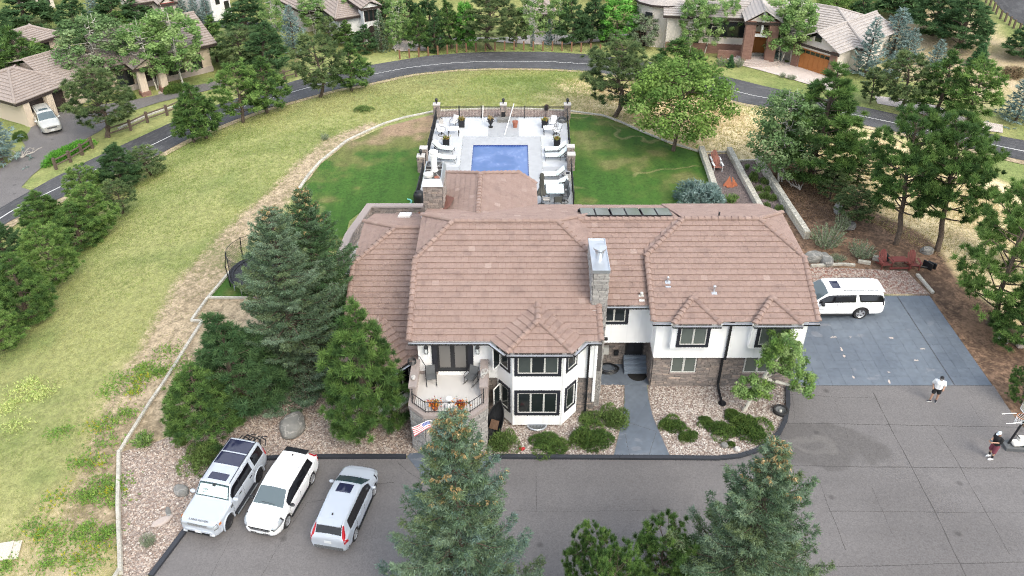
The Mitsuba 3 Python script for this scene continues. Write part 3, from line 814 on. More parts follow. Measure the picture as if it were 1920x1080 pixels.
def gutter(parent, a, b, z, out):
    """an eave gutter from a to b (x, y), outward direction out"""
    a, b, o = V3(*a, 0), V3(*b, 0), unit(V3(*out, 0)); U = unit(b - a); L = np.linalg.norm(b - a)
    def slab(o0, o1, z0, z1):
        c = [a + o * o0, b + o * o0, b + o * o1, a + o * o1]
        return hull([p + V3(0, 0, z0) for p in c] + [p + V3(0, 0, z1) for p in c])
    put(parent, 'gutter', slab(.0, .125, z - .13, z - .035), 'm_black')
    put(parent, 'gutter_lip', cat([slab(.1, .135, z - .034, z - .005), slab(-.01, .1, z - .034, z - .026)]), 'm_galv')

H = thing('main_house', 'large white stucco and stone house with pinkish brown tile roof at the centre', 'house')
ROOF = Roof(put(H, 'roof', bx(-1, 1, 38, 39, 5, 5.2), 'm_flashing') )
M = .418
# main block
main = lambda x, y: (x, y, 5.2 + M * (y - 32.4))
mback = lambda x, y: (x, y, 8.04 - M * (y - 39.2))
ROOF.plane([main(-5.05, 32.4), main(4.35, 32.4), main(4.35, 36.97), main(2.44, 39.2), main(-3.16, 39.2), main(-5.05, 36.97)], cut=[[(-.95, 32.3), (3.5, 32.3), (1.3, 34.2)]])
ROOF.plane([mback(4.35, 46.0), mback(-5.05, 46.0), mback(-5.05, 41.43), mback(-3.16, 39.2), mback(2.44, 39.2), mback(4.35, 41.43)])
ROOF.plane([main(-5.05, 36.97), mback(-5.05, 41.43), main(-3.16, 39.2)], eave=(0, 1))
ROOF.plane([main(4.35, 36.97), mback(4.35, 41.43), main(2.44, 39.2)], eave=(0, 1))
ROOF.cap(main(-5.1, 36.9), main(-3.16, 39.2)); ROOF.cap(main(4.4, 36.9), main(2.44, 39.2)); ROOF.cap(main(-3.1, 39.2), main(2.4, 39.2))
ROOF.cap(mback(-5.1, 41.5), main(-3.16, 39.2)); ROOF.cap(mback(4.4, 41.5), main(2.44, 39.2))
ROOF.cap(main(-5.08, 32.42), main(-5.08, 36.9)); ROOF.cap(main(4.38, 32.42), main(4.38, 36.9))
# connecting block
con = lambda x, y: (x, y, 5.3 + M * (y - 35.25))
cback = lambda x, y: (x, y, 7.45 - M * (y - 40.4))
ROOF.plane([con(4.0, 35.25), con(7.35, 35.25), con(7.35, 38.1), con(9.3, 40.4), con(2.4, 40.4), con(3.6, 38.2), con(4.0, 38.0)])
ROOF.plane([cback(9.6, 46.4), cback(2.5, 46.4), cback(2.5, 40.4), cback(9.3, 40.4)])
ROOF.cap(con(3.3, 40.4), con(9.3, 40.4))
# right wing
rig = lambda x, y: (x, y, 5.1 + M * (y - 34.1))
rback = lambda x, y: (x, y, 7.63 - M * (y - 40.15))
ROOF.plane([rig(7.17, 34.1), rig(15.62, 34.1), rig(15.62, 37.75), rig(13.6, 40.15), rig(9.45, 40.15), rig(7.17, 37.85)], cut=[[(cx - 1.12, 34.0), (cx + 1.12, 34.0), (cx, 35.15)] for cx in (9.33, 13.42)])
ROOF.plane([rback(15.62, 46.4), rback(9.4, 46.4), rback(9.45, 40.15), rback(13.6, 40.15), rback(15.62, 42.55)])
ROOF.plane([rig(7.17, 37.85), rback(7.17, 42.45), rig(9.45, 40.15)], eave=(0, 1), pale=.2)
ROOF.plane([rig(15.62, 37.75), rback(15.62, 42.55), rig(13.6, 40.15)], eave=(0, 1))
ROOF.cap(rig(7.1, 37.8), rig(9.45, 40.15)); ROOF.cap(rig(15.68, 37.68), rig(13.6, 40.15)); ROOF.cap(rig(9.5, 40.15), rig(13.55, 40.15)); ROOF.cap(rback(15.68, 42.62), rig(13.6, 40.15))
ROOF.cap(rig(7.2, 34.12), rig(7.2, 37.75)); ROOF.cap(rig(15.6, 34.12), rig(15.6, 37.7))
# left wing, lower, with a hipped bay at its front
lef = lambda x, y: (x, y, 2.85 + M * (y - 33.6))
LR = 2.85 + M * 8.0
lback = lambda x, y: (x, y, LR - M * (y - 41.6))
ROOF.plane([lef(-8.87, 33.6), lef(-4.8, 33.6), lef(-4.8, 41.6), lef(-6.7, 41.6), lef(-8.87, 39.26)])
ROOF.plane([lback(-4.8, 47.2), lback(-8.87, 47.2), lback(-8.87, 43.94), lback(-6.7, 41.6), lback(-4.8, 41.6)])
ROOF.plane([lef(-8.87, 39.26), lback(-8.87, 43.94), lef(-6.7, 41.6)], eave=(0, 1))
ROOF.cap(lef(-8.93, 39.2), lef(-6.7, 41.6)); ROOF.cap(lback(-8.93, 44.0), lef(-6.7, 41.6)); ROOF.cap(lef(-6.65, 41.6), lef(-5.1, 41.6)); ROOF.cap(lef(-8.86, 33.62), lef(-8.86, 39.2))
b0, b1, b2, b3, bt0, bt1 = (-8.5, 33.7, 2.85), (-7.7, 32.6, 2.85), (-6.25, 32.6, 2.85), (-5.1, 33.9, 2.85), (-6.97, 34.3, 3.7), (-6.97, 36.1, 3.9)
ROOF.plane([b1, b2, bt0]); ROOF.plane([b2, b3, bt1, bt0]); ROOF.plane([b0, b1, bt0, bt1])
ROOF.cap(b1, bt0); ROOF.cap(b2, bt0); ROOF.cap(bt0, bt1)
# hipped roof of the two storey bay
e0, e1, e2, e3, t0, t1 = (-1.05, 32.4, 5.22), (-.28, 31.45, 5.22), (2.96, 31.45, 5.22), (3.61, 32.4, 5.22), (1.3, 33.1, 5.95), (1.3, 34.35, 6.09)
ROOF.plane([e1, e2, t0]); ROOF.plane([e2, e3, t1, t0]); ROOF.plane([e0, e1, t0, t1])
ROOF.cap(e1, t0); ROOF.cap(e2, t0); ROOF.cap(t0, t1)
# two hipped window gables on the right wing
for cx in (9.33, 13.42):
    l, r, a = (cx - 1.2, 33.72, 5.24), (cx + 1.2, 33.72, 5.24), (cx, 35.3, 5.78)
    ROOF.plane([l, r, a])
    ROOF.cap(l, a, .3); ROOF.cap(r, a, .3)
    for s in (-1, 1):
        p = V3(cx + s * 1.2, 33.72, 5.24); q = V3(cx, 35.3, 5.78)
        put(H, 'verge', hull([p + V3(s * .03, 0, 0), q + V3(s * .02, .05, 0), p + V3(s * .03, 0, -.26), q + V3(0, .05, -.25), p + V3(s * .10, 0, 0), q + V3(s * .09, .05, 0)]), 'm_frame')
# rear extension towards the pool
xr, zr = -1.96, 6.8
ext = lambda x, y: (x, y, zr - .425 * abs(x - xr))
ROOF.plane([ext(1.57, 48.7), ext(1.57, 45.6), ext(xr, 42.0), ext(xr, 47.2), ext(.43, 49.3)], eave=(0, 1), pale=.06)
ROOF.plane([ext(-5.49, 45.6), ext(-5.49, 48.7), ext(-4.35, 49.3), ext(xr, 47.2), ext(xr, 42.0)], eave=(0, 1), pale=.03)
ROOF.plane([ext(-4.35, 49.3), ext(.43, 49.3), ext(xr, 47.2)], eave=(0, 1))
ROOF.cap(ext(xr, 42.0), ext(xr, 47.2)); ROOF.cap(ext(.43, 49.3), ext(xr, 47.2)); ROOF.cap(ext(-4.35, 49.3), ext(xr, 47.2)); ROOF.cap(ext(.43, 49.3), ext(1.57, 48.7))
ROOF.build(300, 200)

# walls
W = lambda name, m, bs='m_stucco', **k: put(H, name, m, bs, **k)
def wall_poly(pts, z0, z1): return flat(Polygon(pts), z1, z1 - z0)
upper = wall_poly([(-4.72, 32.8), (-.72, 32.8), (-.72, 33.4), (3.34, 33.4), (3.34, 32.8), (4.25, 32.8), (4.25, 35.68), (7.5, 35.68), (7.5, 34.6), (15.33, 34.6), (15.33, 45.7), (1.2, 45.7), (1.2, 48.9), (-5.1, 48.9), (-5.1, 45.6), (-4.72, 45.6)], 2.5, 5.12)
W('wall', upper, label='white stucco upper walls')
for x, f_, y0, y1, yb0, yb1 in ((15.33, rig, 34.6, 45.7, 37.6, 42.7), (7.66, rig, 34.6, 45.7, 37.6, 42.7), (-4.72, main, 32.8, 45.6, 36.8, 41.6), (4.25, main, 32.8, 45.6, 36.8, 41.6)):
    zt = f_(0, yb0)[2] - .12
    W('gable', hull([(x - d, yy, zz) for d in (0, .15) for yy, zz in ((y0, 5.05), (y1, 5.05), (yb0, zt), (yb1, zt))]), label=None)
W('wall', wall_poly([(-8.6, 34.0), (-7.62, 32.9), (-6.33, 32.9), (-5.2, 34.1), (-4.75, 34.1), (-4.75, 46.8), (-8.6, 46.8)], .0, 2.8), 'm_stucco', label='low left wing walls')
W('gable', hull([(-8.6 + d, yy, zz) for d in (0, .15) for yy, zz in ((34, 2.75), (46.8, 2.75), (39.1, lef(0, 39.1)[2] - .12), (44, lback(0, 44)[2] - .12))]))
W('bay', wall_poly([(-.76, 32.81), (.04, 31.8), (2.55, 31.8), (3.38, 32.81), (3.38, 33.6), (-.76, 33.6)], .14, 5.15), label='white two storey window bay')
W('bay_trim', cat([hull([V3(x, y, z) + V3(a, b, 0) for z in (.14, 5.1) for a in (-.02, .02) for b in (-.02, .02)]) for x, y in ((.04, 31.79), (2.55, 31.79))]), 'm_white')
W('soffit', cat([bx(-4.9, 4.2, 32.45, 34, 5.12, 5.16), bx(7.3, 15.5, 34.2, 35.5, 5.06, 5.09), bx(4.2, 7.4, 35.35, 36, 5.26, 5.29)]), 'm_soffit')
W('overhang', bx(7.52, 15.33, 34.6, 36.5, 2.33, 2.5), 'm_stucco')
W('overhang', bx(4.25, 7.5, 35.7, 37.2, 2.55, 2.66), 'm_stucco')
# lower storey backing walls (dark mortar), faced with stone
W('lower_wall', cat([bx(7.62, 15.3, 35.0, 45.6, 0, 2.35), bx(4.25, 7.62, 36.9, 45.6, 0, 2.6), bx(-4.8, 4.3, 32.88, 45.6, 0, 2.52), bx(-5.1, 1.2, 45.6, 48.8, 0, 2.6)]), 'm_crack')

# stone facing
SW = put(H, 'stone_facing', cat([bx(7.62, 15.3, 34.985, 35.0, 0, 2.34)]), 'm_crack', label='grey and tan ledge stone facing of the lower storey')
st = Pieces(SW, 'stone', 'm_stone')
stone_face(st, (7.62, 34.985, 0), (1, 0, 0), 7.68, 2.33, holes=[(.95, .95, 2.38, 2.4), (4.9, .95, 6.5, 2.4)], seed=1, tone=.15)
stone_face(st, (7.60, 36.9, 0), (0, -1, 0), 1.9, 2.33, seed=2)
stone_face(st, (4.3, 36.88, 0), (1, 0, 0), 3.3, 2.56, holes=[(2.05, 0, 3.1, 2.6)], seed=3)
stone_face(st, (3.38, 32.87, 0), (1, 0, 0), .9, 2.5, seed=4)
stone_face(st, (-1.3, 32.87, 0), (1, 0, 0), .56, 2.5, seed=5)
st.build(150)

# front chimney and its pier
CH = put(H, 'chimney', bx(4.02, 4.76, 34.32, 37.2, 0, 8.02), 'm_crack', label='tall grey stone chimney with a metal top beside the bay roof')
cs = Pieces(CH, 'stone', 'm_stone_grey')
stone_face(cs, (4.02, 34.31, 0), (1, 0, 0), .75, 8.0, seed=11, rows=(.09, .2), lens=(.2, .5))
stone_face(cs, (4.01, 37.2, 4.5), (0, -1, 0), 2.9, 3.5, seed=12); stone_face(cs, (4.77, 34.32, 0), (0, 1, 0), 2.9, 8.0, seed=13)
stone_face(cs, (3.98, 33.42, 0), (1, 0, 0), .62, 2.4, seed=14)
stone_face(cs, (4.61, 33.42, 0), (0, 1, 0), .9, 3.6, seed=15)
put(CH, 'pier', bx(3.98, 4.6, 33.43, 34.3, 0, 4.3), 'm_crack')
cs.build(70)
def chimney_top(CH, x0, x1, y0, y1, z, lip=.07):
    put(CH, 'metal_top', cat([bx(x0 - .05, x1 + .05, y0 - .05, y1 + .05, z - .08, z + .03), bx(x0 - .05, x0 - .01, y0 - .05, y1 + .05, z + .03, z + lip + .03), bx(x1 + .01, x1 + .05, y0 - .05, y1 + .05, z + .03, z + lip + .03),
                              bx(x0 - .01, x1 + .01, y0 - .05, y0 - .01, z + .03, z + lip + .03), bx(x0 - .01, x1 + .01, y1 + .01, y1 + .05, z + .03, z + lip + .03)]), 'm_galv')
chimney_top(CH, 4.0, 4.78, 34.3, 37.22, 8.05)
put(CH, 'flue', mv(lathe([(0, 0), (.2, 0), (.2, .35), (.24, .35), (.24, .40), (.17, .42), (.17, .52), (.33, .54), (.34, .62), (.1, .7), (0, .7)], 20), 4.39, 35.55, 8.08), 'm_galv', 40)
put(CH, 'flashing', bx(4.05, 4.35, 34.0, 34.28, 5.42, 5.9), 'm_frame')

# rear chimney by the pool
RC = put(H, 'rear_chimney', bx(-5.27, -4.12, 44.0, 46.6, 3, 7.6), 'm_crack', label='broad stone chimney with an open steel top beside the pool roof')
rs = Pieces(RC, 'stone', 'm_stone')
stone_face(rs, (-5.27, 43.99, 4.5), (1, 0, 0), 1.15, 3.1, seed=21, rows=(.1, .22), lens=(.2, .5), tone=.2)
stone_face(rs, (-4.11, 44.0, 4.5), (0, 1, 0), 2.6, 3.1, seed=22, rows=(.1, .2), lens=(.2, .5), tone=.2)
rs.build(40)
A = [V3(-5.35, 43.92, 7.6), V3(-4.04, 43.92, 7.6), V3(-4.04, 46.7, 7.6), V3(-5.35, 46.7, 7.6)]
B = [V3(-5.22, 44.15, 8.0), V3(-4.17, 44.15, 8.0), V3(-4.17, 46.5, 8.0), V3(-5.22, 46.5, 8.0)]
Ai = [a + V3(.05 * (1 if i in (0, 3) else -1), .05 * (1 if i < 2 else -1), 0) for i, a in enumerate(A)]
Bi = [a + V3(.04 * (1 if i in (0, 3) else -1), .04 * (1 if i < 2 else -1), 0) for i, a in enumerate(B)]
put(RC, 'metal_top', cat([hull([A[i], A[(i + 1) % 4], B[i], B[(i + 1) % 4], Ai[i], Ai[(i + 1) % 4], Bi[i], Bi[(i + 1) % 4]]) for i in range(4)]), 'm_galv')
put(RC, 'flue', mv(lathe([(0, 0), (.25, 0), (.22, .08), (.19, .1), (.19, 1.0), (.24, 1.02), (.24, 1.08), (.2, 1.1), (.2, 1.2), (.27, 1.22), (.27, 1.28), (0, 1.36)], 18), -4.72, 46.0, 7.62), 'm_white', 40)
put(RC, 'flue', mv(lathe([(0, 0), (.2, 0), (.2, .35), (.3, .36), (.3, .5), (.12, .56), (0, .56)], 18), -4.95, 44.6, 7.62), 'm_frame', 40)
put(RC, 'flue', mv(lathe([(0, 0), (.16, 0), (.18, .2), (.12, .2), (0, .15)], 14), -4.45, 44.75, 7.62), 'm_terracotta', 40)
put(RC, 'wire', cat([tube([B[0], B[2]], .015, 4), tube([B[1], B[3]], .015, 4), tube([(B[0] + B[3]) / 2, (B[1] + B[2]) / 2], .015, 4)]), 'm_frame')
put(RC, 'flashing', hull([(-4.1, 43.6, 6.15), (-3.7, 43.8, 6.35), (-3.5, 45.2, 6.2), (-4.1, 46.0, 5.9), (-4.1, 46.0, 5.95), (-4.1, 43.6, 6.2)]), 'm_flashing', label='reddish brown metal valley beside the rear chimney')

# gutters and downpipes
for a, b, z, o in [((-5.1, 32.35), (-1.05, 32.35), 5.2, (0, -1)), ((3.6, 32.35), (4.4, 32.35), 5.2, (0, -1)), ((-.26, 31.4), (2.94, 31.4), 5.2, (0, -1)), ((-1.1, 32.36), (-.28, 31.4), 5.2, (-.77, -.63)), ((2.96, 31.4), (3.66, 32.36), 5.2, (.77, -.63)),
                   ((4.45, 35.2), (7.2, 35.2), 5.3, (0, -1)), ((7.15, 34.05), (8.1, 34.05), 5.1, (0, -1)), ((10.56, 34.05), (12.2, 34.05), 5.1, (0, -1)), ((14.64, 34.05), (15.65, 34.05), 5.1, (0, -1)), ((8.1, 33.68), (10.56, 33.68), 5.22, (0, -1)), ((12.19, 33.68), (14.65, 33.68), 5.22, (0, -1)),
                   ((-6.2, 32.55), (-5.1, 33.8), 2.82, (.75, -.66)), ((-7.7, 32.55), (-6.25, 32.55), 2.82, (0, -1))]:
    gutter(H, a, b, z, o)
pipe = lambda pts, r=.05: cat([hull(np.vstack([np.array(a) + r * np.array([[i, j, k] for i in (-1, 1) for j in (-1, 1) for k in (-1, 1)]), np.array(b) + r * np.array([[i, j, k] for i in (-1, 1) for j in (-1, 1) for k in (-1, 1)])])) for a, b in zip(pts[:-1], pts[1:])])
W('downpipe', pipe([(11.32, 34.02, 5.0), (11.32, 34.5, 4.8), (11.32, 34.52, 2.35), (11.32, 34.88, 2.1), (11.32, 34.9, .25), (11.3, 34.6, .12), (11.27, 33.4, .07)], .055), 'm_black')
W('downpipe', pipe([(3.86, 32.3, 5.05), (3.86, 32.72, 4.85), (3.86, 32.73, .2), (3.95, 32.6, .1), (5.0, 32.45, .08)], .05), 'm_black')
W('corner_board', bx(4.16, 4.3, 32.75, 32.83, .9, 5.1), 'm_white')

# terrace doors, windows
FD = W('terrace_door', cat([bx(-4.03, -3.77, 32.73, 32.82, 2.95, 5.1), bx(-2.21, -1.95, 32.73, 32.82, 2.95, 5.1), bx(-3.77, -2.21, 32.73, 32.82, 4.98, 5.1)]), 'm_trim', label='black framed double glass terrace door')
for s, x in ((0, -3.77), (1, -2.99)):
    lf = put(FD, 'leaf', cat([bx(x, x + .11, 32.76, 32.81, 2.98, 4.98), bx(x + .67, x + .78, 32.76, 32.81, 2.98, 4.98), bx(x + .11, x + .67, 32.76, 32.81, 2.98, 3.2), bx(x + .11, x + .67, 32.76, 32.81, 4.88, 4.98)]), 'm_black')
    put(FD, 'pane', bx(x + .11, x + .67, 32.785, 32.80, 3.2, 4.88), plain('m_door_glass', (.13, .125, .12), .08, specular=.8) or 'm_door_glass')
put(FD, 'sill', bx(-3.75, -2.2, 32.55, 32.73, 2.93, 2.99), 'm_white')
for x in (-4.28, -1.72):
    ln = W('wall_lantern', cat([bx(x - .03, x + .03, 32.70, 32.79, 4.42, 4.62), cbx(x, 32.64, 4.60, .2, .2, .05), hull([(x - .1, 32.54, 4.6), (x + .1, 32.54, 4.6), (x - .1, 32.74, 4.6), (x + .1, 32.74, 4.6), (x, 32.64, 4.78)]), cbx(x, 32.64, 4.26, .16, .16, .04)] + [cbx(x + a * .075, 32.64 + b * .075, 4.42, .02, .02, .34) for a in (-1, 1) for b in (-1, 1)]), 'm_black')
    put(ln, 'glass', cbx(x, 32.64, 4.42, .13, .13, .3), 'm_lamp_glass')
W('vent', bx(-1.72, -1.58, 32.77, 32.805, 3.42, 3.5), 'm_frame')
window(H, 1.28, 31.8, 3.66, 2.0, 1.38, n=3, pane=['m_curtain', 'm_glass', 'm_curtain'], label='triple window of the upper bay')
window(H, 1.28, 31.8, 1.02, 2.0, 1.36, n=3, pane=['m_glass', 'm_glass', 'm_glass'], label='triple window of the lower bay')
aL = math.atan2(31.8 - 32.81, .04 + .76); aR = math.atan2(32.81 - 31.8, 3.38 - 2.55)
for z, hh in ((3.66, 1.38), (1.02, 1.36)):
    window(H, -.36, 32.305, z, .66, hh, rz=aL, n=1, trim=.13, open_leaf=(-1, 1.25), label='open casement on the left side of the bay')
    window(H, 2.965, 32.305, z, .66, hh, rz=aR, n=1, trim=.13, open_leaf=(1, -1.25), label='open casement on the right side of the bay')
window(H, 5.4, 35.68, 3.95, 1.2, 1.2, n=2, trim=.17, label='window above the recessed entrance')
for cx in (9.36, 13.45):
    W('window_box', cat([bx(cx - 1.1, cx + 1.1, 34.26, 34.6, 3.26, 5.12)]), 'm_stucco')
    window(H, cx + .02, 34.26, 3.52, 1.36, 1.4, n=2, trim=.16, pane='m_blind', label='black trimmed window in a shallow white box under a small gable')
window(H, 9.28, 34.98, 1.02, 1.36, 1.3, n=2, bare=True, pane='m_blind', fw=.07); window(H, 13.3, 34.98, 1.02, 1.5, 1.3, n=2, bare=True, pane='m_blind', fw=.07)
WW = W('window_well', cat([tube([(.8 + .5 * (1 - math.cos(t)), 31.78 - .38 * math.sin(t), .16) for t in np.linspace(0, math.pi, 13)], .04, 6), bx(.85, 1.75, 31.77, 31.8, -.02, .2)]), 'm_galv')
put(WW, 'grate', cat([tube([(x, 31.78, .13), (x, 31.42, .13)], .012, 4) for x in np.linspace(.95, 1.65, 5)] + [flat(Polygon([(.8 + .48 * (1 - math.cos(t)), 31.78 - .36 * math.sin(t)) for t in np.linspace(0, math.pi, 13)]), .06)]), 'm_plastic_grey')
# left wing bay windows
for (x, y, rz) in ((-5.77, 33.49, math.atan2(1.2, 1.13)), (-6.97, 32.9, 0), (-8.1, 33.45, -math.atan2(1.1, .98))):
    window(H, x, y, .95, 1.0, 1.5, rz=rz, n=2, trim=.12, pane='m_tint')
# recessed entrance
ED = W('entrance_door', bx(6.42, 7.32, 36.82, 36.88, .72, 2.56), 'm_black', label='dark entrance door in the recess')
put(ED, 'panel', cat([bx(6.55, 6.84, 36.79, 36.82, 1.0, 2.4), bx(6.9, 7.19, 36.79, 36.82, 1.0, 2.4)]), 'm_trim')
for k in range(4):
    W('step', bx(6.3, 7.56, 35.95 + k * .24, 36.82, .034 + k * .17, .034 + (k + 1) * .17), 'm_steps')
W('meter_box', bx(5.0, 5.42, 36.62, 36.86, .9, 1.4), 'm_frame'); W('junction_box', bx(5.75, 6.0, 36.7, 36.85, .75, 1.05), 'm_black')
W('porch_lamp', bx(4.72, 4.86, 35.6, 35.68, 2.86, 3.0), 'm_white'); W('porch_lamp', bx(4.98, 5.16, 35.58, 35.68, 2.72, 2.88), 'm_black')
# roof fittings
def vent(x, y, h, r=.05):
    z = rig(x, y)[2] + .03 if x > 7.2 else con(x, y)[2] + .03
    return cat([mv(lathe([(0, 0), (r, 0), (r, h), (r * .6, h), (0, h - .02)], 10), x, y, z), cbx(x, y - .12, z - .04, .28, .42, .02, rx=math.atan(M)), mv(lathe([(0, h), (r * 1.7, h), (r * 1.7, h + .08), (0, h + .14)], 10), x, y, z)])
W('roof_vent', vent(10.5, 35.75, .28), 'm_galv'); W('roof_vent', vent(8.15, 36.3, .24, .04), 'm_galv'); W('roof_vent', vent(6.75, 35.75, .15, .05), 'm_frame'); W('roof_vent', mv(lathe([(0, 0), (.05, 0), (.05, .3), (0, .3)], 8), 11.6, 41.0, rback(11.6, 41.0)[2]), 'm_iron')
for x, w in ((-6.72, .75), (-5.35, .6)):
    z = lback(0, 46.0)[2]
    sk = W('skylight', hull([(x - w / 2, 45.4, z + .2), (x + w / 2, 45.4, z + .2), (x - w / 2, 46.5, z - .25), (x + w / 2, 46.5, z - .25), (x - w / 2, 45.4, z + .42), (x + w / 2, 45.4, z + .42), (x - w / 2, 46.5, z + .06), (x + w / 2, 46.5, z + .06)]), 'm_white')
SP_ = W('solar_array', cat([bx(3.8, 8.95, 41.1, 41.17, 7.1, 7.28), bx(3.8, 8.95, 42.4, 42.47, 6.4, 6.94)]), 'm_iron', label='row of six solar panels behind the ridge')
for i in range(6):
    x0 = 3.9 + i * .84 + .06 * (i // 2)
    zz = lambda y: 7.36 - (y - 41.05) * .26
    p = put(SP_, 'panel', hull([(x, y, zz(y) + h_) for x in (x0 - .01, x0 + .79) for y in (41.02, 42.55) for h_ in (-.05, 0)]), 'm_iron'); put(p, 'cell', hull([(x, y, zz(y) + h_) for x in (x0 + .02, x0 + .76) for y in (41.06, 42.5) for h_ in (-.01, .008)]), 'm_pv')

# stone terrace in front of the doors
TP = [(-4.95, 32.8), (-4.95, 30.3), (-4.22, 29.62), (-1.95, 29.62), (-1.28, 30.3), (-1.28, 32.8)]
TR = put(H, 'terrace', flat(Polygon(TP).buffer(-.04, join_style=2), 2.74, 2.74), 'm_crack', label='raised stone terrace with an angled front')
ts = Pieces(TR, 'stone', 'm_stone_grey')
for k, (a, b) in enumerate(zip(TP[:-1], TP[1:])):
    holes = [(.32, .9, 1.95, 1.95)] if k == 2 else []
    L = math.dist(a, b); u = ((b[0] - a[0]) / L, (b[1] - a[1]) / L, 0)
    stone_face(ts, (*a, 0), u, L, 2.72, holes=holes, seed=40 + k, rows=(.09, .2), lens=(.25, .75), depth=(.02, .08), tone=.1)
ts.build(80)
put(TR, 'window', bx(-3.9, -2.27, 29.64, 29.68, .9, 1.95), 'm_tint')
put(TR, 'coping', flat(Polygon(TP).buffer(.1, join_style=2).difference(Polygon(TP).buffer(-.22, join_style=2)), 2.95, .2), 'm_cap')
put(TR, 'floor', flat(Polygon(TP).buffer(-.2, join_style=2), 2.93, .2), 'm_terrace')
for x0, x1 in ((-5.0, -4.68), (-1.55, -1.23)):
    put(TR, 'side_parapet', cat([bx(x0 + .02, x1 - .02, 30.75, 32.78, 2.95, 3.62), bx(x0 - .04, x1 + .04, 30.7, 32.79, 3.62, 3.74)]), 'm_cap')
rail_line = [(-4.85, 30.75), (-4.85, 30.38), (-4.16, 29.74), (-2.01, 29.74), (-1.38, 30.38), (-1.38, 30.75)]
RL = put(TR, 'railing', cat([tube([(*a, 3.62), (*b, 3.62)], .022, 6) for a, b in zip(rail_line[:-1], rail_line[1:])] + [tube([(*a, 3.03), (*b, 3.03)], .015, 6) for a, b in zip(rail_line[:-1], rail_line[1:])]), 'm_iron', label='black iron railing along the terrace front')
ll = LineString(rail_line)
for d in np.arange(.06, ll.length, .155):
    p = ll.interpolate(d); put(RL, 'baluster', tube([(p.x, p.y, 2.95), (p.x, p.y, 3.62)], .011, 5), 'm_iron')
for p in rail_line[1:-1]: put(RL, 'post', tube([(*p, 2.95), (*p, 3.7)], .022, 6), 'm_iron')

# patio walls behind the house
PW = [(-11.3, 46.5), (-11.15, 49.2), (-10.3, 53.2), (-6.1, 53.2)]
pw_ = thing('patio_wall', 'low stone patio wall with tan coping left of the rear chimney', 'wall')
def low_wall(key, pts, h=1.2, t=.3, n=60, seed=60):
    body = LineString(pts).buffer(t / 2, cap_style=2, join_style=2)
    put(key, 'core', flat(body, h - .12, h - .12), 'm_crack')
    put(key, 'coping', flat(LineString(pts).buffer(t / 2 + .1, cap_style=2, join_style=2), h, .12), 'm_cap')
    pc = Pieces(key, 'stone', 'm_stone')
    for k, (a, b) in enumerate(zip(pts[:-1], pts[1:])):
        a, b = np.array(a), np.array(b); L = np.linalg.norm(b - a); u = (b - a) / L; n_ = np.array([u[1], -u[0]])
        stone_face(pc, (*(a + n_ * t / 2), 0), (*u, 0), L, h - .13, seed=seed + k, tone=.2)
        stone_face(pc, (*(b - n_ * t / 2), 0), (*-u, 0), L, h - .13, seed=seed + 20 + k, tone=.2)
    pc.build(n)
low_wall(pw_, PW)
low_wall(thing('patio_wall', 'low stone patio wall with tan coping right of the pool roof', 'wall'), [(4.3, 52.6), (7.7, 52.6), (8.4, 51.2)], seed=90, n=40)
structure('patio_floor', flat(Polygon([(-11.2, 46), (-11.1, 49.2), (-10.3, 53.1), (-5.6, 53.1), (-5.6, 46)]), .02), 'm_terrace', label='pale patio floor behind the left wing')
# ---------------------------------------------------------------- plants
def spikes(c, d, l, w, col, r):
    """one narrow triangle per row: base at c, pointing along d"""
    n = len(c)
    d = d / (np.linalg.norm(d, axis=1, keepdims=True) + 1e-9)
    s = np.cross(d, r.normal(size=(n, 3))); s /= np.linalg.norm(s, axis=1, keepdims=True) + 1e-9
    l, w = np.broadcast_to(l, (n,))[:, None], np.broadcast_to(w, (n,))[:, None]
    v = np.stack([c - s * w / 2, c + s * w / 2, c + d * l], 1).reshape(-1, 3)
    return v, np.arange(3 * n).reshape(-1, 3), np.repeat(col, 3, axis=0)

def leaves(c, nrm, size, col, r):
    """one rhombic leaf (two triangles) per row"""
    n = len(c)
    nrm = nrm / (np.linalg.norm(nrm, axis=1, keepdims=True) + 1e-9)
    a = np.cross(nrm, r.normal(size=(n, 3))); a /= np.linalg.norm(a, axis=1, keepdims=True) + 1e-9
    b = np.cross(nrm, a); s = np.broadcast_to(size, (n,))[:, None]
    v = np.stack([c - a * s * .6, c + b * s * .42, c + a * s * .6, c - b * s * .42], 1).reshape(-1, 3)
    k = np.arange(n)[:, None] * 4
    f = np.vstack([k + [0, 1, 2], k + [0, 2, 3]])
    return v, f, np.repeat(col, 4, axis=0)

def join(parts):
    n = np.cumsum([0] + [len(p[0]) for p in parts])
    return np.vstack([p[0] for p in parts]), np.vstack([p[1] + k for p, k in zip(parts, n)]), np.vstack([p[2] for p in parts])

LEAF_GAIN = 1.62
def tones(r, n, cols, jit=.18):
    t = np.array(cols)[r.integers(0, len(cols), n)] * LEAF_GAIN
    return t * r.uniform(1 - jit, 1 + jit, (n, 1))

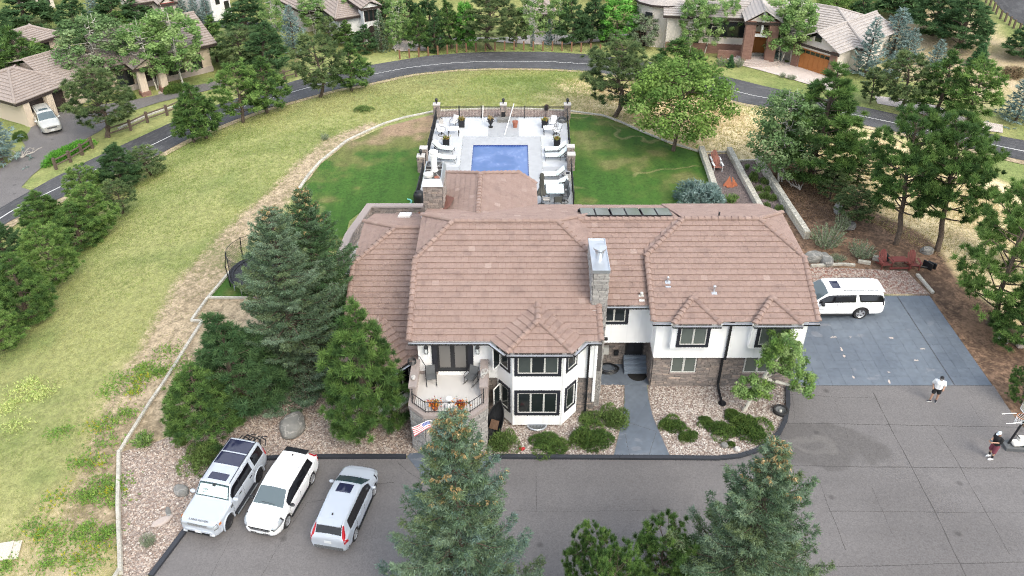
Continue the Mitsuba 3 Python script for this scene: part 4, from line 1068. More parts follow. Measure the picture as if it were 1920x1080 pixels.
PINE = [(.056, .104, .032), (.084, .145, .042), (.042, .080, .029), (.106, .170, .050), (.065, .114, .037)]
PINE_LIGHT = [(.090, .155, .043), (.122, .195, .055), (.062, .112, .035), (.14, .21, .066)]
PINE_DARK = [(.040, .080, .036), (.055, .100, .045), (.068, .118, .050), (.048, .088, .036)]
PINE_OLIVE = [(.095, .130, .055), (.075, .110, .048), (.118, .155, .066), (.060, .092, .042)]
BLUE = [(.135, .190, .180), (.165, .225, .215), (.105, .155, .145), (.20, .26, .25), (.09, .135, .12)]
GREEN_SPRUCE = [(.085, .130, .080), (.115, .165, .108), (.062, .100, .058), (.150, .200, .145), (.105, .135, .062)]
CONE = [(.31, .235, .125), (.25, .18, .085), (.37, .29, .175), (.21, .15, .075)]
ASPEN = [(.125, .200, .070), (.165, .245, .090), (.095, .165, .058), (.195, .265, .110)]
ASPEN_GREY = [(.090, .145, .062), (.118, .175, .078), (.070, .118, .050), (.145, .20, .098)]
DECID = [(.095, .160, .042), (.125, .195, .050), (.072, .128, .034), (.150, .215, .066)]
VIVID = [(.085, .215, .040), (.115, .27, .055), (.065, .17, .034)]
DUSTY = [(.13, .165, .105), (.16, .195, .125), (.105, .14, .085)]

def pine(seed, H=8.0, R=2.6, limbs=46, poms=420, per=30, pr=.34, cb=.16, cols=PINE, shape='cone', lean=(0, 0), tr=.16, bark='m_bark'):
    r = np.random.default_rng(seed)
    zt = np.linspace(0, 1, 9)
    bend = np.cumsum(r.normal(0, .012 * H, (9, 2)), axis=0) * (zt[:, None] > 0)
    axis = np.column_stack([bend[:, 0] + lean[0] * zt, bend[:, 1] + lean[1] * zt, zt * H * .97])
    at = lambda t: np.array([np.interp(t, zt, axis[:, k]) for k in range(3)]).T
    wood = [tube(axis, tr * (1 - zt) ** .8 + .02, 8)]
    centers, outs = [], []
    n_l = limbs
    ts = cb + (1 - cb) * (np.arange(n_l) + r.uniform(0, 1, n_l)) / n_l
    per_l = np.zeros(n_l)
    L = np.zeros(n_l)
    for i, t in enumerate(ts):
        q = (t - cb) / (1 - cb)
        prof = {'cone': (1 - q) ** .75 * min(1, .62 + 1.9 * q), 'round': math.sqrt(max(.02, 1 - (1.7 * q - .72) ** 2)) if q > .0 else .4, 'open': (.70 + .5 * math.sin(math.pi * min(1, q * 1.05))) * (1 - q * .40)}[shape]
        L[i] = R * prof * r.uniform(.74, 1.08)
    L = np.maximum(L, .10 * R)
    cnt = np.maximum(2, np.round(poms * L ** 1.5 / (L ** 1.5).sum())).astype(int)
    for i, t in enumerate(ts):
        q = (t - cb) / (1 - cb)
        az = i * 2.39996 + r.uniform(-.5, .5)
        el = r.uniform(-.06, .28) + .55 * q ** 1.5
        d = np.array([math.cos(az) * math.cos(el), math.sin(az) * math.cos(el), math.sin(el)])
        o = at(t)
        s = np.linspace(0, 1, 4)
        curve = o + np.outer(s * L[i], d) + np.outer((s ** 2) * L[i] * r.uniform(.02, .22), [0, 0, 1])
        wood.append(tube(curve, (tr * .32 * (1 - q * .6)) * (1 - s * .8) + .008, 5, False))
        k = cnt[i]
        u = .42 + .62 * np.sqrt(r.uniform(0, 1, k))
        side = np.array([-math.sin(az), math.cos(az), 0])
        sp = r.normal(0, .19, k) * L[i] * (.4 + u)
        c = o + np.outer(u * L[i], d) + np.outer(sp, side) + np.outer(u ** 2 * L[i] * .12 + np.abs(r.normal(0, .07, k)) * L[i] + r.uniform(-.05, .12, k), [0, 0, 1])
        centers.append(c); outs.append(np.tile(d, (k, 1)) + np.outer(sp / (L[i] + .1) * 1.3, side))
        for m in range(min(k, 3)):
            wood.append(tube([curve[2], (curve[2] * .35 + c[m] * .65) - [0, 0, .05], c[m]], [.018, .014, .008], 3, False))
    c = np.vstack(centers); o = np.vstack(outs); n = len(c)
    pom_tone = tones(r, n, cols)
    size = pr * r.uniform(.7, 1.25, n)
    dirs = r.normal(size=(n, per, 3)); dirs /= np.linalg.norm(dirs, axis=2, keepdims=True)
    dirs = dirs + .40 * o[:, None] + np.array([0, 0, .45])
    cc = np.repeat(c[:, None], per, 1) + r.normal(0, .09, (n, per, 3)) * size[:, None, None]
    ll = np.repeat(size[:, None], per, 1) * r.uniform(.6, 1.15, (n, per))
    col = np.repeat(pom_tone[:, None], per, 1) * r.uniform(.78, 1.25, (n, per, 1))
    crown = spikes(cc.reshape(-1, 3), dirs.reshape(-1, 3), ll.ravel(), ll.ravel() * (.135 if per > 60 else .24 if per > 24 else .36), col.reshape(-1, 3), r)
    return {'H': float(c[:, 2].max() + pr * .5), 'R': float(np.percentile(np.hypot(c[:, 0], c[:, 1]), 94) + pr * .5), 'trunk': mikit.ply(cat(wood), bark, True), 'crown': mikit.ply(crown[:2], 'm_leaf', color=crown[2])}

def spruce(seed, H=12.0, R=3.0, whorl=.46, per=9, dens=26, cols=GREEN_SPRUCE, cb=.03, nl=.115, cones=0.0, droop=.16, tip=(), fine=1.0):
    r = np.random.default_rng(seed)
    zt = np.linspace(0, 1, 6)
    wood = [tube(np.column_stack([.02 * H * np.sin(zt * 3 + seed) * .15, 0 * zt, zt * H * .985]), .018 * H * (1 - zt) + .015, 8)]
    C, D, Lr, T, cC, cD = [], [], [], [], [], []
    z = cb * H; k = 0
    while z < H * .985:
        q = z / H
        # uneven outline: some tiers reach out, some hold back
        tier = 1 + .16 * math.sin(z * 2.1 + seed * 1.3) + r.normal(0, .05)
        Lm = R * ((1 - q) ** .76) * tier + .10
        m = max(4, int(round(per * (.55 + .55 * (1 - q)))))
        for b in range(m):
            az = k * 1.7 + b * 2 * math.pi / m + r.uniform(-.28, .28)
            L = Lm * r.uniform(.72, 1.16)
            d = np.array([math.cos(az), math.sin(az), 0]); sd = np.array([-d[1], d[0], 0])
            e0 = .32 - .50 * (1 - q) + r.uniform(-.1, .1)
            n = max(3, int(L * dens * fine))
            u = r.uniform(.16, 1, n) ** .8
            zz = L * (e0 * u - droop * np.sin(u * math.pi) + .20 * u ** 3)
            wdt = .30 * L * (1.08 - u) * (.55 + .45 * np.minimum(1, u * 2.5)) + .06
            off = r.uniform(-1, 1, n) * wdt
            p = np.array([0, 0, z]) + np.outer(u * L, d) + np.outer(off, sd) + np.outer(zz - .10 * np.abs(off) - np.abs(r.normal(0, .035, n)), [0, 0, 1])
            C.append(p); D.append(np.outer(np.full(n, .9), d) + np.outer(np.sign(off) * (.35 + .6 * np.abs(off) / (wdt + .01)), sd) + np.outer(r.normal(.10, .28, n), [0, 0, 1]))
            bt = r.random()
            T.append(np.full(n, bt))
            s = np.linspace(0, .9, 4)
            wood.append(tube(np.array([0, 0, z]) + np.outer(s * L, d) + np.outer(L * (e0 * s - droop * np.sin(s * math.pi) + .2 * s ** 3) - .03, [0, 0, 1]), .022 * (1.1 - s) * (1 + L * .25), 3, False))
            if cones and q > 1 - cones and r.random() < .08 + .92 * ((q - 1 + cones) / cones) ** 1.3:
                nc = int(4 + 10 * r.random() * (.4 + (q - 1 + cones) / cones))
                uu = r.uniform(.45, 1.05, nc)
                cC.append(np.array([0, 0, z]) + np.outer(uu * L, d) + np.outer(r.uniform(-.6, .6, nc) * .3 * L * (1.1 - uu) , sd) + np.outer(L * (e0 * uu + .2 * uu ** 3) - .02, [0, 0, 1])); cD.append(np.outer(np.full(nc, .3), d) + r.normal(0, .25, (nc, 3)) + [0, 0, -.9])
        z += whorl * (.65 + .55 * (1 - q)) * r.uniform(.85, 1.15); k += 1
    c, d, t = np.vstack(C), np.vstack(D), np.concatenate(T)
    n = len(c); m = 8 if nl < .2 else 4
    base = LEAF_GAIN * (.5 * np.array(cols)[(t * len(cols)).astype(int) % len(cols)] + .5 * np.array(cols)[r.integers(0, len(cols), n)]) * r.uniform(.78, 1.22, (n, 1))
    dd = d[:, None] / np.linalg.norm(d, axis=1)[:, None, None] + r.normal(0, .62 if nl < .2 else .42, (n, m, 3)); cc = np.repeat(c[:, None], m, 1) + r.normal(0, .04, (n, m, 3))
    ll = nl * r.uniform(.6, 1.35, (n, m))
    crown = spikes(cc.reshape(-1, 3), dd.reshape(-1, 3), ll.ravel(), ll.ravel() * .30, np.repeat(base, m, 0) * r.uniform(.85, 1.18, (n * m, 1)), r)
    out = {'H': H, 'R': R * 1.02, 'trunk': mikit.ply(cat(wood), 'm_bark', True), 'crown': mikit.ply(crown[:2], 'm_leaf', color=crown[2])}
    if cC:
        c, d = np.vstack(cC), np.vstack(cD); n = len(c); m = 6
        cc = np.repeat(c[:, None], m, 1) + r.normal(0, .03, (n, m, 3)); dd = np.repeat(d[:, None], m, 1) + r.normal(0, .3, (n, m, 3))
        cn = spikes(cc.reshape(-1, 3), dd.reshape(-1, 3), r.uniform(.08, .17, n * m), .055, tones(r, n * m, CONE), r)
        out['cones'] = mikit.ply(cn[:2], 'm_leaf', color=cn[2])
    return out

def broadleaf(seed, H=8.0, R=3.0, clumps=90, per=110, leaf=.13, cb=.28, cols=DECID, stems=1, bark='m_bark', spread=.6, tr=.13, oval=1.0):
    r = np.random.default_rng(seed)
    wood, ends = [], []
    for s in range(stems):
        a = s * 2 * math.pi / max(stems, 1) + r.uniform(0, 1)
        base = np.array([math.cos(a), math.sin(a), 0]) * (.12 * (stems > 1))
        top = np.array([math.cos(a), math.sin(a), 0]) * (R * .28 * (stems > 1)) + np.array([r.normal(0, .05 * H), r.normal(0, .05 * H), H * .93])
        t = np.linspace(0, 1, 7)[:, None]
        ax = base * (1 - t) + top * t + np.column_stack([r.normal(0, .015 * H, 7), r.normal(0, .015 * H, 7), np.zeros(7)]) * np.sin(t * math.pi)
        wood.append(tube(ax, tr * (1 - t[:, 0] * .85) / stems ** .3, 8, False))
        ends.append(ax)
    C = []
    n_b = clumps
    for i in range(n_b):
        ax = ends[i % stems]
        q = (i + r.random()) / n_b
        t = cb + (1 - cb) * q
        o = np.array([np.interp(t * .92, np.linspace(0, 1, 7), ax[:, k]) for k in range(3)])
        az = i * 2.39996 + r.uniform(-.4, .4)
        L = R * oval * math.sqrt(max(.03, 1 - ((q - .42) / .60) ** 2)) * r.uniform(.35, 1.0) ** .6
        el = r.uniform(.0, .7)
        e = o + np.array([math.cos(az) * L, math.sin(az) * L, L * math.tan(el) * .35])
        if i % 2 == 0: wood.append(tube([o, o * .5 + e * .5 + [0, 0, -.04 * L], e], [.035 + .01 * L, .022, .008], 4, False))
        C.append(e)
    c = np.array(C); n = len(c)
    tone = tones(r, n, cols, .14)
    size = R * .22 * r.uniform(.65, 1.25, n)
    g = r.normal(size=(n, per, 3)); g /= np.linalg.norm(g, axis=2, keepdims=True); rad = r.uniform(0, 1, (n, per, 1)) ** .5
    cc = c[:, None] + g * rad * size[:, None, None] * np.array([1.15, 1.15, .75])
    nr = g * .6 + r.normal(0, .6, (n, per, 3)) + [0, 0, .6]
    crown = leaves(cc.reshape(-1, 3), nr.reshape(-1, 3), leaf * r.uniform(.7, 1.3, n * per), np.repeat(tone, per, 0) * r.uniform(.8, 1.22, (n * per, 1)), r)
    return {'H': float(np.percentile(cc[..., 2], 99.5)), 'R': float(np.percentile(np.hypot(cc[..., 0], cc[..., 1]), 96)), 'trunk': mikit.ply(cat(wood), bark, True), 'crown': mikit.ply(crown[:2], 'm_leaf', color=crown[2])}

def shrub(seed, rx=1.0, ry=.8, h=.5, n=2600, l=.13, cols=PINE_DARK, lumps=9, flat_=True, w=.3):
    """low spreading evergreen: tufts over a cluster of mounds"""
    r = np.random.default_rng(seed)
    lc = np.column_stack([r.uniform(-.62, .62, lumps) * rx, r.uniform(-.62, .62, lumps) * ry]); lr = r.uniform(.38, .62, lumps)
    k = r.integers(0, lumps, n)
    g = r.normal(size=(n, 3)); g[:, 2] = np.abs(g[:, 2]) * .9; g /= np.linalg.norm(g, axis=1, keepdims=True)
    rad = r.uniform(.5, 1, n) ** .4
    p = np.column_stack([lc[k, 0] + g[:, 0] * lr[k] * rx * rad, lc[k, 1] + g[:, 1] * lr[k] * ry * rad, g[:, 2] * h * rad * (.7 + .5 * lr[k])])
    m = 3
    d = g[:, None] * np.array([1, 1, .7]) + r.normal(0, .55, (n, m, 3)) + [0, 0, .25]
    ll = l * r.uniform(.6, 1.3, (n, m)); tone = tones(r, lumps * 3, cols)[k * 3 + r.integers(0, 3, n)]
    v = spikes(np.repeat(p, m, 0), d.reshape(-1, 3), ll.ravel(), ll.ravel() * w, np.repeat(tone, m, 0) * r.uniform(.8, 1.25, (n * m, 1)), r)
    st = cat([tube([(0, 0, -.02), (lc[i, 0] * .5, lc[i, 1] * .5, h * .35), (lc[i, 0], lc[i, 1], h * .5)], [.025, .02, .01], 4, False) for i in range(min(lumps, 6))])
    return {'H': h * 1.1, 'R': rx, 'stem': mikit.ply(st, 'm_bark', True), 'foliage': mikit.ply(v[:2], 'm_leaf', color=v[2])}

def wand_shrub(seed, R=.9, h=1.1, n=130, cols=DUSTY, per=20, l=.10):
    """many upright wands with short leaves"""
    r = np.random.default_rng(seed)
    a = r.uniform(0, 6.283, n); e = np.sqrt(r.uniform(0, 1, n)) * R; hh = h * r.uniform(.6, 1.1, n) * (1 - .35 * (e / R) ** 2)
    base = np.column_stack([np.cos(a) * e * .35, np.sin(a) * e * .35, np.zeros(n)]); tip = np.column_stack([np.cos(a) * e, np.sin(a) * e, hh])
    t = r.uniform(.15, 1, (n, per, 1)); p = base[:, None] * (1 - t) + tip[:, None] * t
    d = (tip - base)[:, None] / h + r.normal(0, .5, (n, per, 3))
    ll = l * r.uniform(.7, 1.3, n * per)
    v = spikes(p.reshape(-1, 3), d.reshape(-1, 3), ll, ll * .32, np.repeat(tones(r, n, cols), per, 0) * r.uniform(.85, 1.2, (n * per, 1)), r)
    st = cat([tube([base[i], tip[i]], [.012, .004], 3, False) for i in range(0, n, 3)])
    return {'H': h, 'R': R, 'stem': mikit.ply(st, 'm_dead', True), 'foliage': mikit.ply(v[:2], 'm_leaf', color=v[2])}

def plant(proto, name, label, cat_, x, y, z, sx, sz, rot, group=None, sy=None):
    key = thing(name, label, cat_, group)
    M = T().translate([float(x), float(y), float(z)]).rotate([0, 0, 1], float(rot)).scale([float(sx), float(sy if sy else sx), float(sz)])
    for part, d in proto.items():
        if isinstance(d, dict): scene[f'{key}__{part}'] = {**d, 'to_world': M}
    return key

PROTO = {
    'pine_a': pine(1, 8, 2.6, 58, 740, 84, .31, .05, PINE), 'pine_b': pine(2, 8, 2.7, 52, 700, 84, .32, .12, PINE_LIGHT, 'open'), 'pine_c': pine(3, 8, 2.5, 52, 640, 80, .32, .22, PINE_OLIVE, 'open'),
    'pine_d': pine(4, 8, 2.4, 60, 820, 80, .30, .10, PINE_DARK), 'pine_e': pine(5, 8, 2.5, 48, 660, 80, .33, .26, PINE, 'open', lean=(.9, -.1)),
    'mid_a': pine(6, 8, 2.6, 44, 300, 30, .50, .12, PINE), 'mid_b': pine(7, 8, 2.6, 42, 290, 30, .50, .16, PINE_LIGHT, 'open'), 'mid_c': pine(8, 8, 2.6, 42, 280, 30, .50, .20, PINE_OLIVE, 'open'), 'mid_d': pine(9, 8, 2.4, 44, 300, 30, .50, .08, PINE_DARK),
    'far_a': pine(10, 8, 2.4, 36, 280, 16, .56, .10, PINE), 'far_b': pine(11, 8, 2.5, 34, 270, 16, .56, .14, PINE_OLIVE, 'open'), 'far_c': pine(12, 8, 2.3, 38, 280, 16, .56, .06, PINE_DARK),
    'puff_a': pine(13, 4.5, 2.0, 48, 640, 90, .23, .06, PINE, 'round', tr=.10), 'puff_b': pine(14, 5.0, 2.0, 50, 700, 90, .23, .08, PINE, 'round', tr=.10),
    'spruce_cone': spruce(21, 12, 3.1, cols=GREEN_SPRUCE + BLUE[2:3], cones=.40, dens=62, per=10), 'spruce_cone_b': spruce(22, 11, 3.1, cols=GREEN_SPRUCE, cones=.26, dens=62, per=10),
    'spruce_blue': spruce(23, 12, 3.3, cols=GREEN_SPRUCE, cones=.08, dens=58, per=10), 'spruce_green': spruce(24, 12, 3.2, cols=PINE_DARK + GREEN_SPRUCE[:2], cones=.25, dens=58, per=10),
    'spruce_far': spruce(25, 9, 2.5, .55, 7, 10, BLUE, nl=.42, fine=.8), 'spruce_far_b': spruce(26, 9, 2.2, .55, 7, 10, GREEN_SPRUCE, nl=.42, fine=.8),
    'aspen': broadleaf(31, 8, 2.0, 80, 90, .17, .25, ASPEN, 2, 'm_aspen_bark', tr=.10), 'aspen_b': broadleaf(32, 8, 2.1, 70, 85, .17, .22, ASPEN, 3, 'm_aspen_bark', tr=.09), 'aspen_grey': broadleaf(33, 8, 2.4, 95, 90, .17, .18, ASPEN_GREY, 3, 'm_aspen_bark', tr=.09),
    'decid': broadleaf(34, 7, 3.2, 120, 105, .16, .26, DECID), 'vivid': broadleaf(35, 8, 2.8, 90, 70, .24, .10, VIVID), 'dusty': broadleaf(36, 6, 2.4, 70, 60, .22, .1, DUSTY, 2),
    'shrub_dark': shrub(41, 1.0, .8, .5, 2600, .13, [(.062, .105, .030), (.085, .130, .036), (.048, .085, .026)]), 'shrub_light': shrub(42, 1.0, .9, .7, 2400, .13, [(.10, .155, .05), (.13, .18, .06), (.08, .12, .04)]),
    'shrub_blue': shrub(43, 1.0, 1.0, 1.3, 3000, .17, BLUE, 14), 'shrub_cone': spruce(44, 3, .8, .16, 7, 34, [(.05, .11, .05), (.07, .14, .06)], nl=.13, droop=.0),
    'sage': wand_shrub(45), 'grass_clump': wand_shrub(46, .5, .5, 90, [(.11, .18, .05), (.15, .22, .07), (.09, .15, .05)], 8, .16), 'rust': shrub(47, 1.0, 1.0, 1.2, 1200, .2, [(.17, .125, .085), (.21, .16, .10), (.13, .12, .07)], 8),
    'purple': shrub(48, 1.0, 1.0, 1.2, 1200, .2, [(.055, .035, .040), (.075, .045, .05)], 8),
}
NAME = {'pine': 'pine_tree', 'mid': 'pine_tree', 'far': 'pine_tree', 'puff': 'pine_tree', 'spruce': 'spruce_tree', 'aspen': 'aspen_tree', 'decid': 'leafy_tree', 'vivid': 'leafy_tree', 'dusty': 'leafy_tree', 'shrub': 'shrub', 'sage': 'shrub', 'grass': 'grass_clump', 'rust': 'shrub', 'purple': 'shrub'}

def tree_at(kind, bxp, byp, top, width, label, rot=None, group=None):
    """base pixel, top row and width in the photograph give the place and size on the ground"""
    x, y, z = G(bxp, byp)
    size_tree(kind, x, y, z, top, width, label, rot, group)

def size_tree(kind, x, y, z, top, width, label, rot=None, group=None):
    p = PROTO[kind]
    d = pix_dir(960, top); h = CAM_H + d[2] * y / d[1] - z
    r = {'pine': 1.03, 'spruce': 1.08, 'puff': 1.05, 'mid': 1.25}.get(kind.split('_')[0], 1.18) * width / 2 / F * zc_of(x, y, z + h * .5)
    if rot is None: rot = (x * 37.1 + y * 91.7) % 360
    nm = NAME[kind.split('_')[0]]
    plant(p, nm, label, 'tree' if nm.endswith('tree') else ('grass' if nm == 'grass_clump' else 'shrub'), x, y, z - .03, r / p['R'], max(.3, h / p['H']), rot, group)
# foreground and house trees: (kind, x, y, z, top row, width) on the level plot
for k, x, y, top, w, lb, rot in [
    ('spruce_cone', -1.95, 20.0, 768, 322, 'tall spruce with golden cones at its top in front of the stone terrace', 10),
    ('spruce_cone_b', 8.87, 20.0, 826, 318, 'blue green spruce with a few cones in the bottom right foreground', 60),
    ('spruce_blue', -11.8, 35.7, 383, 250, 'large bluish spruce left of the house, the nearer of the two', 30),
    ('spruce_green', -10.8, 38.2, 350, 225, 'tall dark spruce with brown cones behind the bluish one', 80),
    ('pine_a', -7.35, 31.6, 560, 165, 'broad bright pine directly left of the stone terrace', 200),
    ('pine_d', -14.1, 32.9, 597, 172, 'dark bushy pine above the silver SUV, between spruces and gravel', 15),
    ('pine_a', -15.5, 31.2, 682, 140, 'smaller bushy pine left of the dark one by the gravel bed', 140),
    ('puff_a', 2.95, 20.6, 990, 120, 'round topped young pine at the bottom edge, left one', 0),
    ('puff_a', 3.6, 18.6, 1036, 125, 'lowest young pine cut by the bottom edge', 90),
    ('puff_b', 5.75, 21.0, 985, 130, 'upright young pine at the bottom edge beside the right spruce', 40),
]: size_tree(k, x, y, 0, top, w, lb, rot)
L_ = 'roadside pines along the left meadow edge'
for row in [
    ('mid_c', 284, 328, 275, 74, 'sparse grey green pine at the upper end of the left roadside row'), ('pine_d', 232, 355, 262, 78, 'dense dark pine second in the left roadside row'), ('pine_b', 172, 384, 309, 76, 'bright pine whose crown covers the road line, left row'),
    ('mid_c', 230, 400, 334, 58, 'small pale pine at the meadow edge of the left row'), ('pine_a', 90, 432, 356, 92, 'wide pine beside the drive mouth in the left row'), ('pine_b', 185, 442, 347, 86, 'round pine in the middle of the left row by the meadow'),
    ('pine_a', 152, 464, 381, 98, 'leaning pine below the round one in the left row'), ('pine_b', 112, 530, 419, 106, 'broad light pine with bare trunks showing, left row'), ('pine_d', 28, 512, 410, 84, 'dark pine cut by the left edge of the picture, upper one'),
    ('pine_a', 58, 598, 474, 110, 'pine with grey dead twigs near the left edge'), ('pine_d', -12, 590, 455, 90, 'dark pine half outside the left edge'), ('pine_b', 8, 656, 569, 96, 'lowest bright pine of the left row'),
    ('pine_c', 200, 257, 119, 124, 'big open pine at the rail fence in front of the left house'), ('mid_a', 388, 260, 152, 76, 'pine on the meadow side of the road under the left house'), ('mid_a', 365, 267, 177, 60, 'small slim pine left of its bigger neighbour by the road'),
    ('mid_b', 456, 230, 112, 84, 'light green pine left of two by the road bend'), ('mid_a', 502, 213, 110, 80, 'pine at the road bend right of the light green one'), ('mid_c', 600, 183, 57, 92, 'olive pine standing alone at the inner road edge'), ('mid_a', 660, 171, 84, 72, 'rounded pine beside the olive one, before the open road'),
    # around and behind the left house
    ('far_a', 408, 116, 26, 62, 'pine at the right end of the left house, farther one'), ('mid_c', 448, 137, 54, 96, 'wide olive pine right of the left house'), ('mid_d', 500, 142, 40, 78, 'dark dense pine nearest the side lawn'),
    ('aspen_grey', 190, 168, 34, 120, 'grey green aspen clump left of the left house door'), ('aspen', 296, 168, 36, 84, 'yellow green aspen in front of the left house'), ('aspen', 344, 158, 20, 108, 'tall aspen right of the yellow green one'),
    ('mid_a', 62, 168, 52, 104, 'pine behind the brown garage roof'), ('mid_d', 8, 135, 0, 92, 'dark pine at the left picture edge above the garage'), ('mid_a', 5, 190, 130, 66, 'low pine at the left edge beside the garage roof'),
    ('far_c', 56, 52, -30, 80, 'dark pine in the upper left corner'), ('far_a', 95, 150, 70, 70, 'pine hidden behind the garage wing'), ('spruce_far', 6, 306, 180, 84, 'blue green spruce cut by the left edge by the drive'),
    ('mid_d', 143, 58, -10, 58, 'dense pine beside the far street, upper left'), ('far_c', 97, 38, 8, 26, 'little dark pine beyond the far street'), ('spruce_far', 180, 34, -12, 40, 'pale blue spruce beyond the far street'), ('far_c', 215, 48, -20, 62, 'dark pine before the red trimmed house'),
    ('far_c', 262, 46, -4, 56, 'spreading dark pine left of the small blue spruce'), ('spruce_far', 300, 33, -2, 26, 'small blue spruce in front of the red trimmed porch'), ('far_b', 100, 86, 46, 28, 'small olive pine on the near side of the far street'), ('far_a', 222, 56, 33, 40, 'low bright pine above the left house roof'),
    ('spruce_far', 345, 38, -6, 32, 'blue spruce first of three beside the far street'), ('spruce_far', 368, 40, -10, 32, 'blue spruce middle of three beside the far street'), ('spruce_far', 390, 40, -10, 32, 'blue spruce last of three beside the far street'),
    ('mid_d', 462, 68, -12, 80, 'big dark pine right of the white gable'), ('spruce_far', 553, 99, 6, 54, 'blue spruce on the lawn right of the left house'), ('aspen_b', 518, 84, -14, 44, 'thin aspen with pale bare branches by the blue spruce'), ('far_a', 517, 87, 54, 18, 'tiny pine on the side lawn'),
    ('aspen', 590, 64, -4, 52, 'aspen in front of the pale roof at the top'), ('aspen', 655, 64, -4, 40, 'aspen before the white arched house'), ('far_a', 650, 84, 36, 40, 'bushy pine before the white arched house'), ('far_c', 684, 98, 46, 42, 'dark cone shaped pine left of the grey spruce'), ('far_b', 622, 90, 30, 40, 'olive pine behind the lone roadside pine'),
    ('spruce_far_b', 716, 96, 18, 34, 'slim grey spruce right of the white arched house'), ('far_c', 724, 62, -14, 44, 'dark pine behind the slim grey spruce'), ('aspen', 742, 96, 36, 30, 'small bright aspen at the drive entrance'), ('aspen_b', 749, 86, -12, 40, 'tall white stemmed aspen at the drive entrance'),
    ('mid_a', 785, 96, 11, 46, 'slim pine standing before the pale drive'), ('far_c', 815, 96, 32, 38, 'low dark pine right of the slim pine'), ('mid_a', 848, 91, -2, 54, 'pine in the row behind the posts, left of the big one'), ('vivid', 876, 90, 4, 38, 'green leafy tree left of the big olive pine'),
    ('pine_c', 921, 92, -18, 112, 'big olive pine behind the row of posts'), ('far_c', 766, 70, -24, 50, 'dark pine above the drive entrance'), ('far_c', 806, 72, -22, 52, 'dark pine behind the slim pine'), ('far_b', 968, 88, 16, 40, 'low olive pine right of the big one'),
    ('aspen_b', 997, 87, -14, 54, 'white stemmed aspens at the curve of the pale drive'), ('aspen_b', 1042, 82, -16, 50, 'taller white stemmed aspens right of the little blue spruce'), ('spruce_far', 1029, 85, 34, 24, 'little dark blue spruce between the aspens'), ('spruce_far', 999, 88, 71, 10, 'tiny blue spruce at the foot of the aspens'),
    ('mid_d', 1076, 84, -10, 60, 'dark pine left of a pair beside the bright green tree'), ('mid_d', 1106, 81, -12, 60, 'dark pine right of a pair beside the bright green tree'), ('vivid', 1152, 80, -2, 72, 'bright green leafy tree behind the road'), ('dusty', 1202, 88, 28, 54, 'dusty grey green tree left of the right house'),
    ('decid', 1226, 46, -16, 76, 'leafy tree behind the round end of the right house'), ('pine_c', 1153, 219, 63, 142, 'large grey green pine right of the pool, beside the road'), ('mid_a', 1252, 168, 66, 100, 'pine half behind the grey green one'), ('mid_a', 1300, 150, 100, 50, 'low pine at the road before the right house'), ('decid', 1262, 283, 126, 172, 'round leafy tree on the lawn right of the pool'),
    # right house
    ('aspen', 1290, 102, -6, 50, 'aspen at the left part of the right house'), ('aspen_b', 1320, 99, -6, 62, 'white stemmed aspen pair in front of the right house'), ('aspen', 1362, 94, 0, 44, 'aspen beside the porch window of the right house'), ('aspen_b', 1462, 117, -4, 84, 'full aspen hiding the middle of the right house'), ('aspen', 1482, 119, 0, 70, 'aspen with a forked pale trunk left of the wooden garage door'),
    ('decid', 1552, 48, -14, 76, 'leafy tree behind the right house roof'), ('far_c', 1606, 62, -20, 48, 'dark pine behind the garage gable of the right house'),
    ('spruce_far', 1672, 104, 12, 78, 'largest blue spruce beside the right house garage'), ('spruce_far', 1620, 143, 28, 66, 'blue spruce touching the garage roof of the right house'), ('spruce_far', 1702, 114, 50, 46, 'smaller blue spruce right of the largest one'), ('spruce_far', 1752, 128, 72, 44, 'lone little blue spruce on the right slope'), ('spruce_far', 1668, 146, 94, 44, 'low blue spruce in front of the largest one'),
    ('far_c', 1682, 26, -40, 82, 'dark pine at the top right of centre'), ('mid_d', 1748, 66, -34, 84, 'dark pine on the slope under the upper right road'), ('mid_d', 1796, 90, -24, 92, 'biggest dark pine on the upper right slope'), ('shrub_cone', 1832, 124, 82, 34, 'clipped looking cone shaped juniper on the right slope'), ('mid_d', 1922, 108, 44, 66, 'pine cut by the right edge under the road'),
    ('mid_c', 1684, 206, 94, 92, 'olive pine at the footpath on the right'), ('mid_a', 1756, 224, 99, 92, 'thick pine right of the olive one by the footpath'), ('mid_b', 1812, 233, 104, 84, 'light topped pine at the end of the footpath'), ('far_b', 1632, 194, 128, 42, 'brownish juniper below the blue spruces'), ('spruce_far', 1904, 228, 138, 76, 'blue green spruce at the right edge'),
    # needle covered ground right of the house
    ('pine_a', 1520, 335, 116, 172, 'tallest pine right of the timber garden walls'), ('aspen_grey', 1462, 341, 180, 112, 'speckled aspen beside the timber garden wall'), ('pine_c', 1557, 375, 312, 60, 'little pine beside the dead branches'), ('pine_c', 1612, 352, 275, 92, 'flat topped pine behind the two little ones'), ('pine_c', 1598, 415, 349, 80, 'little pine above the grey shrubs'),
    ('pine_e', 1680, 458, 208, 166, 'pine with a thick leaning trunk behind the red chairs'), ('pine_e', 1757, 470, 216, 172, 'leaning twin trunk pine right of the red chairs'), ('pine_b', 1852, 608, 330, 176, 'large pine right of the blue pad'), ('pine_b', 1925, 520, 226, 140, 'pine cut by the right edge above the large one'), ('pine_a', 1900, 645, 515, 110, 'pine with a pale stump like trunk at the right edge'), ('puff_a', 1915, 758, 688, 66, 'low bright pine at the right edge above the hoop'),
]: tree_at(*row)
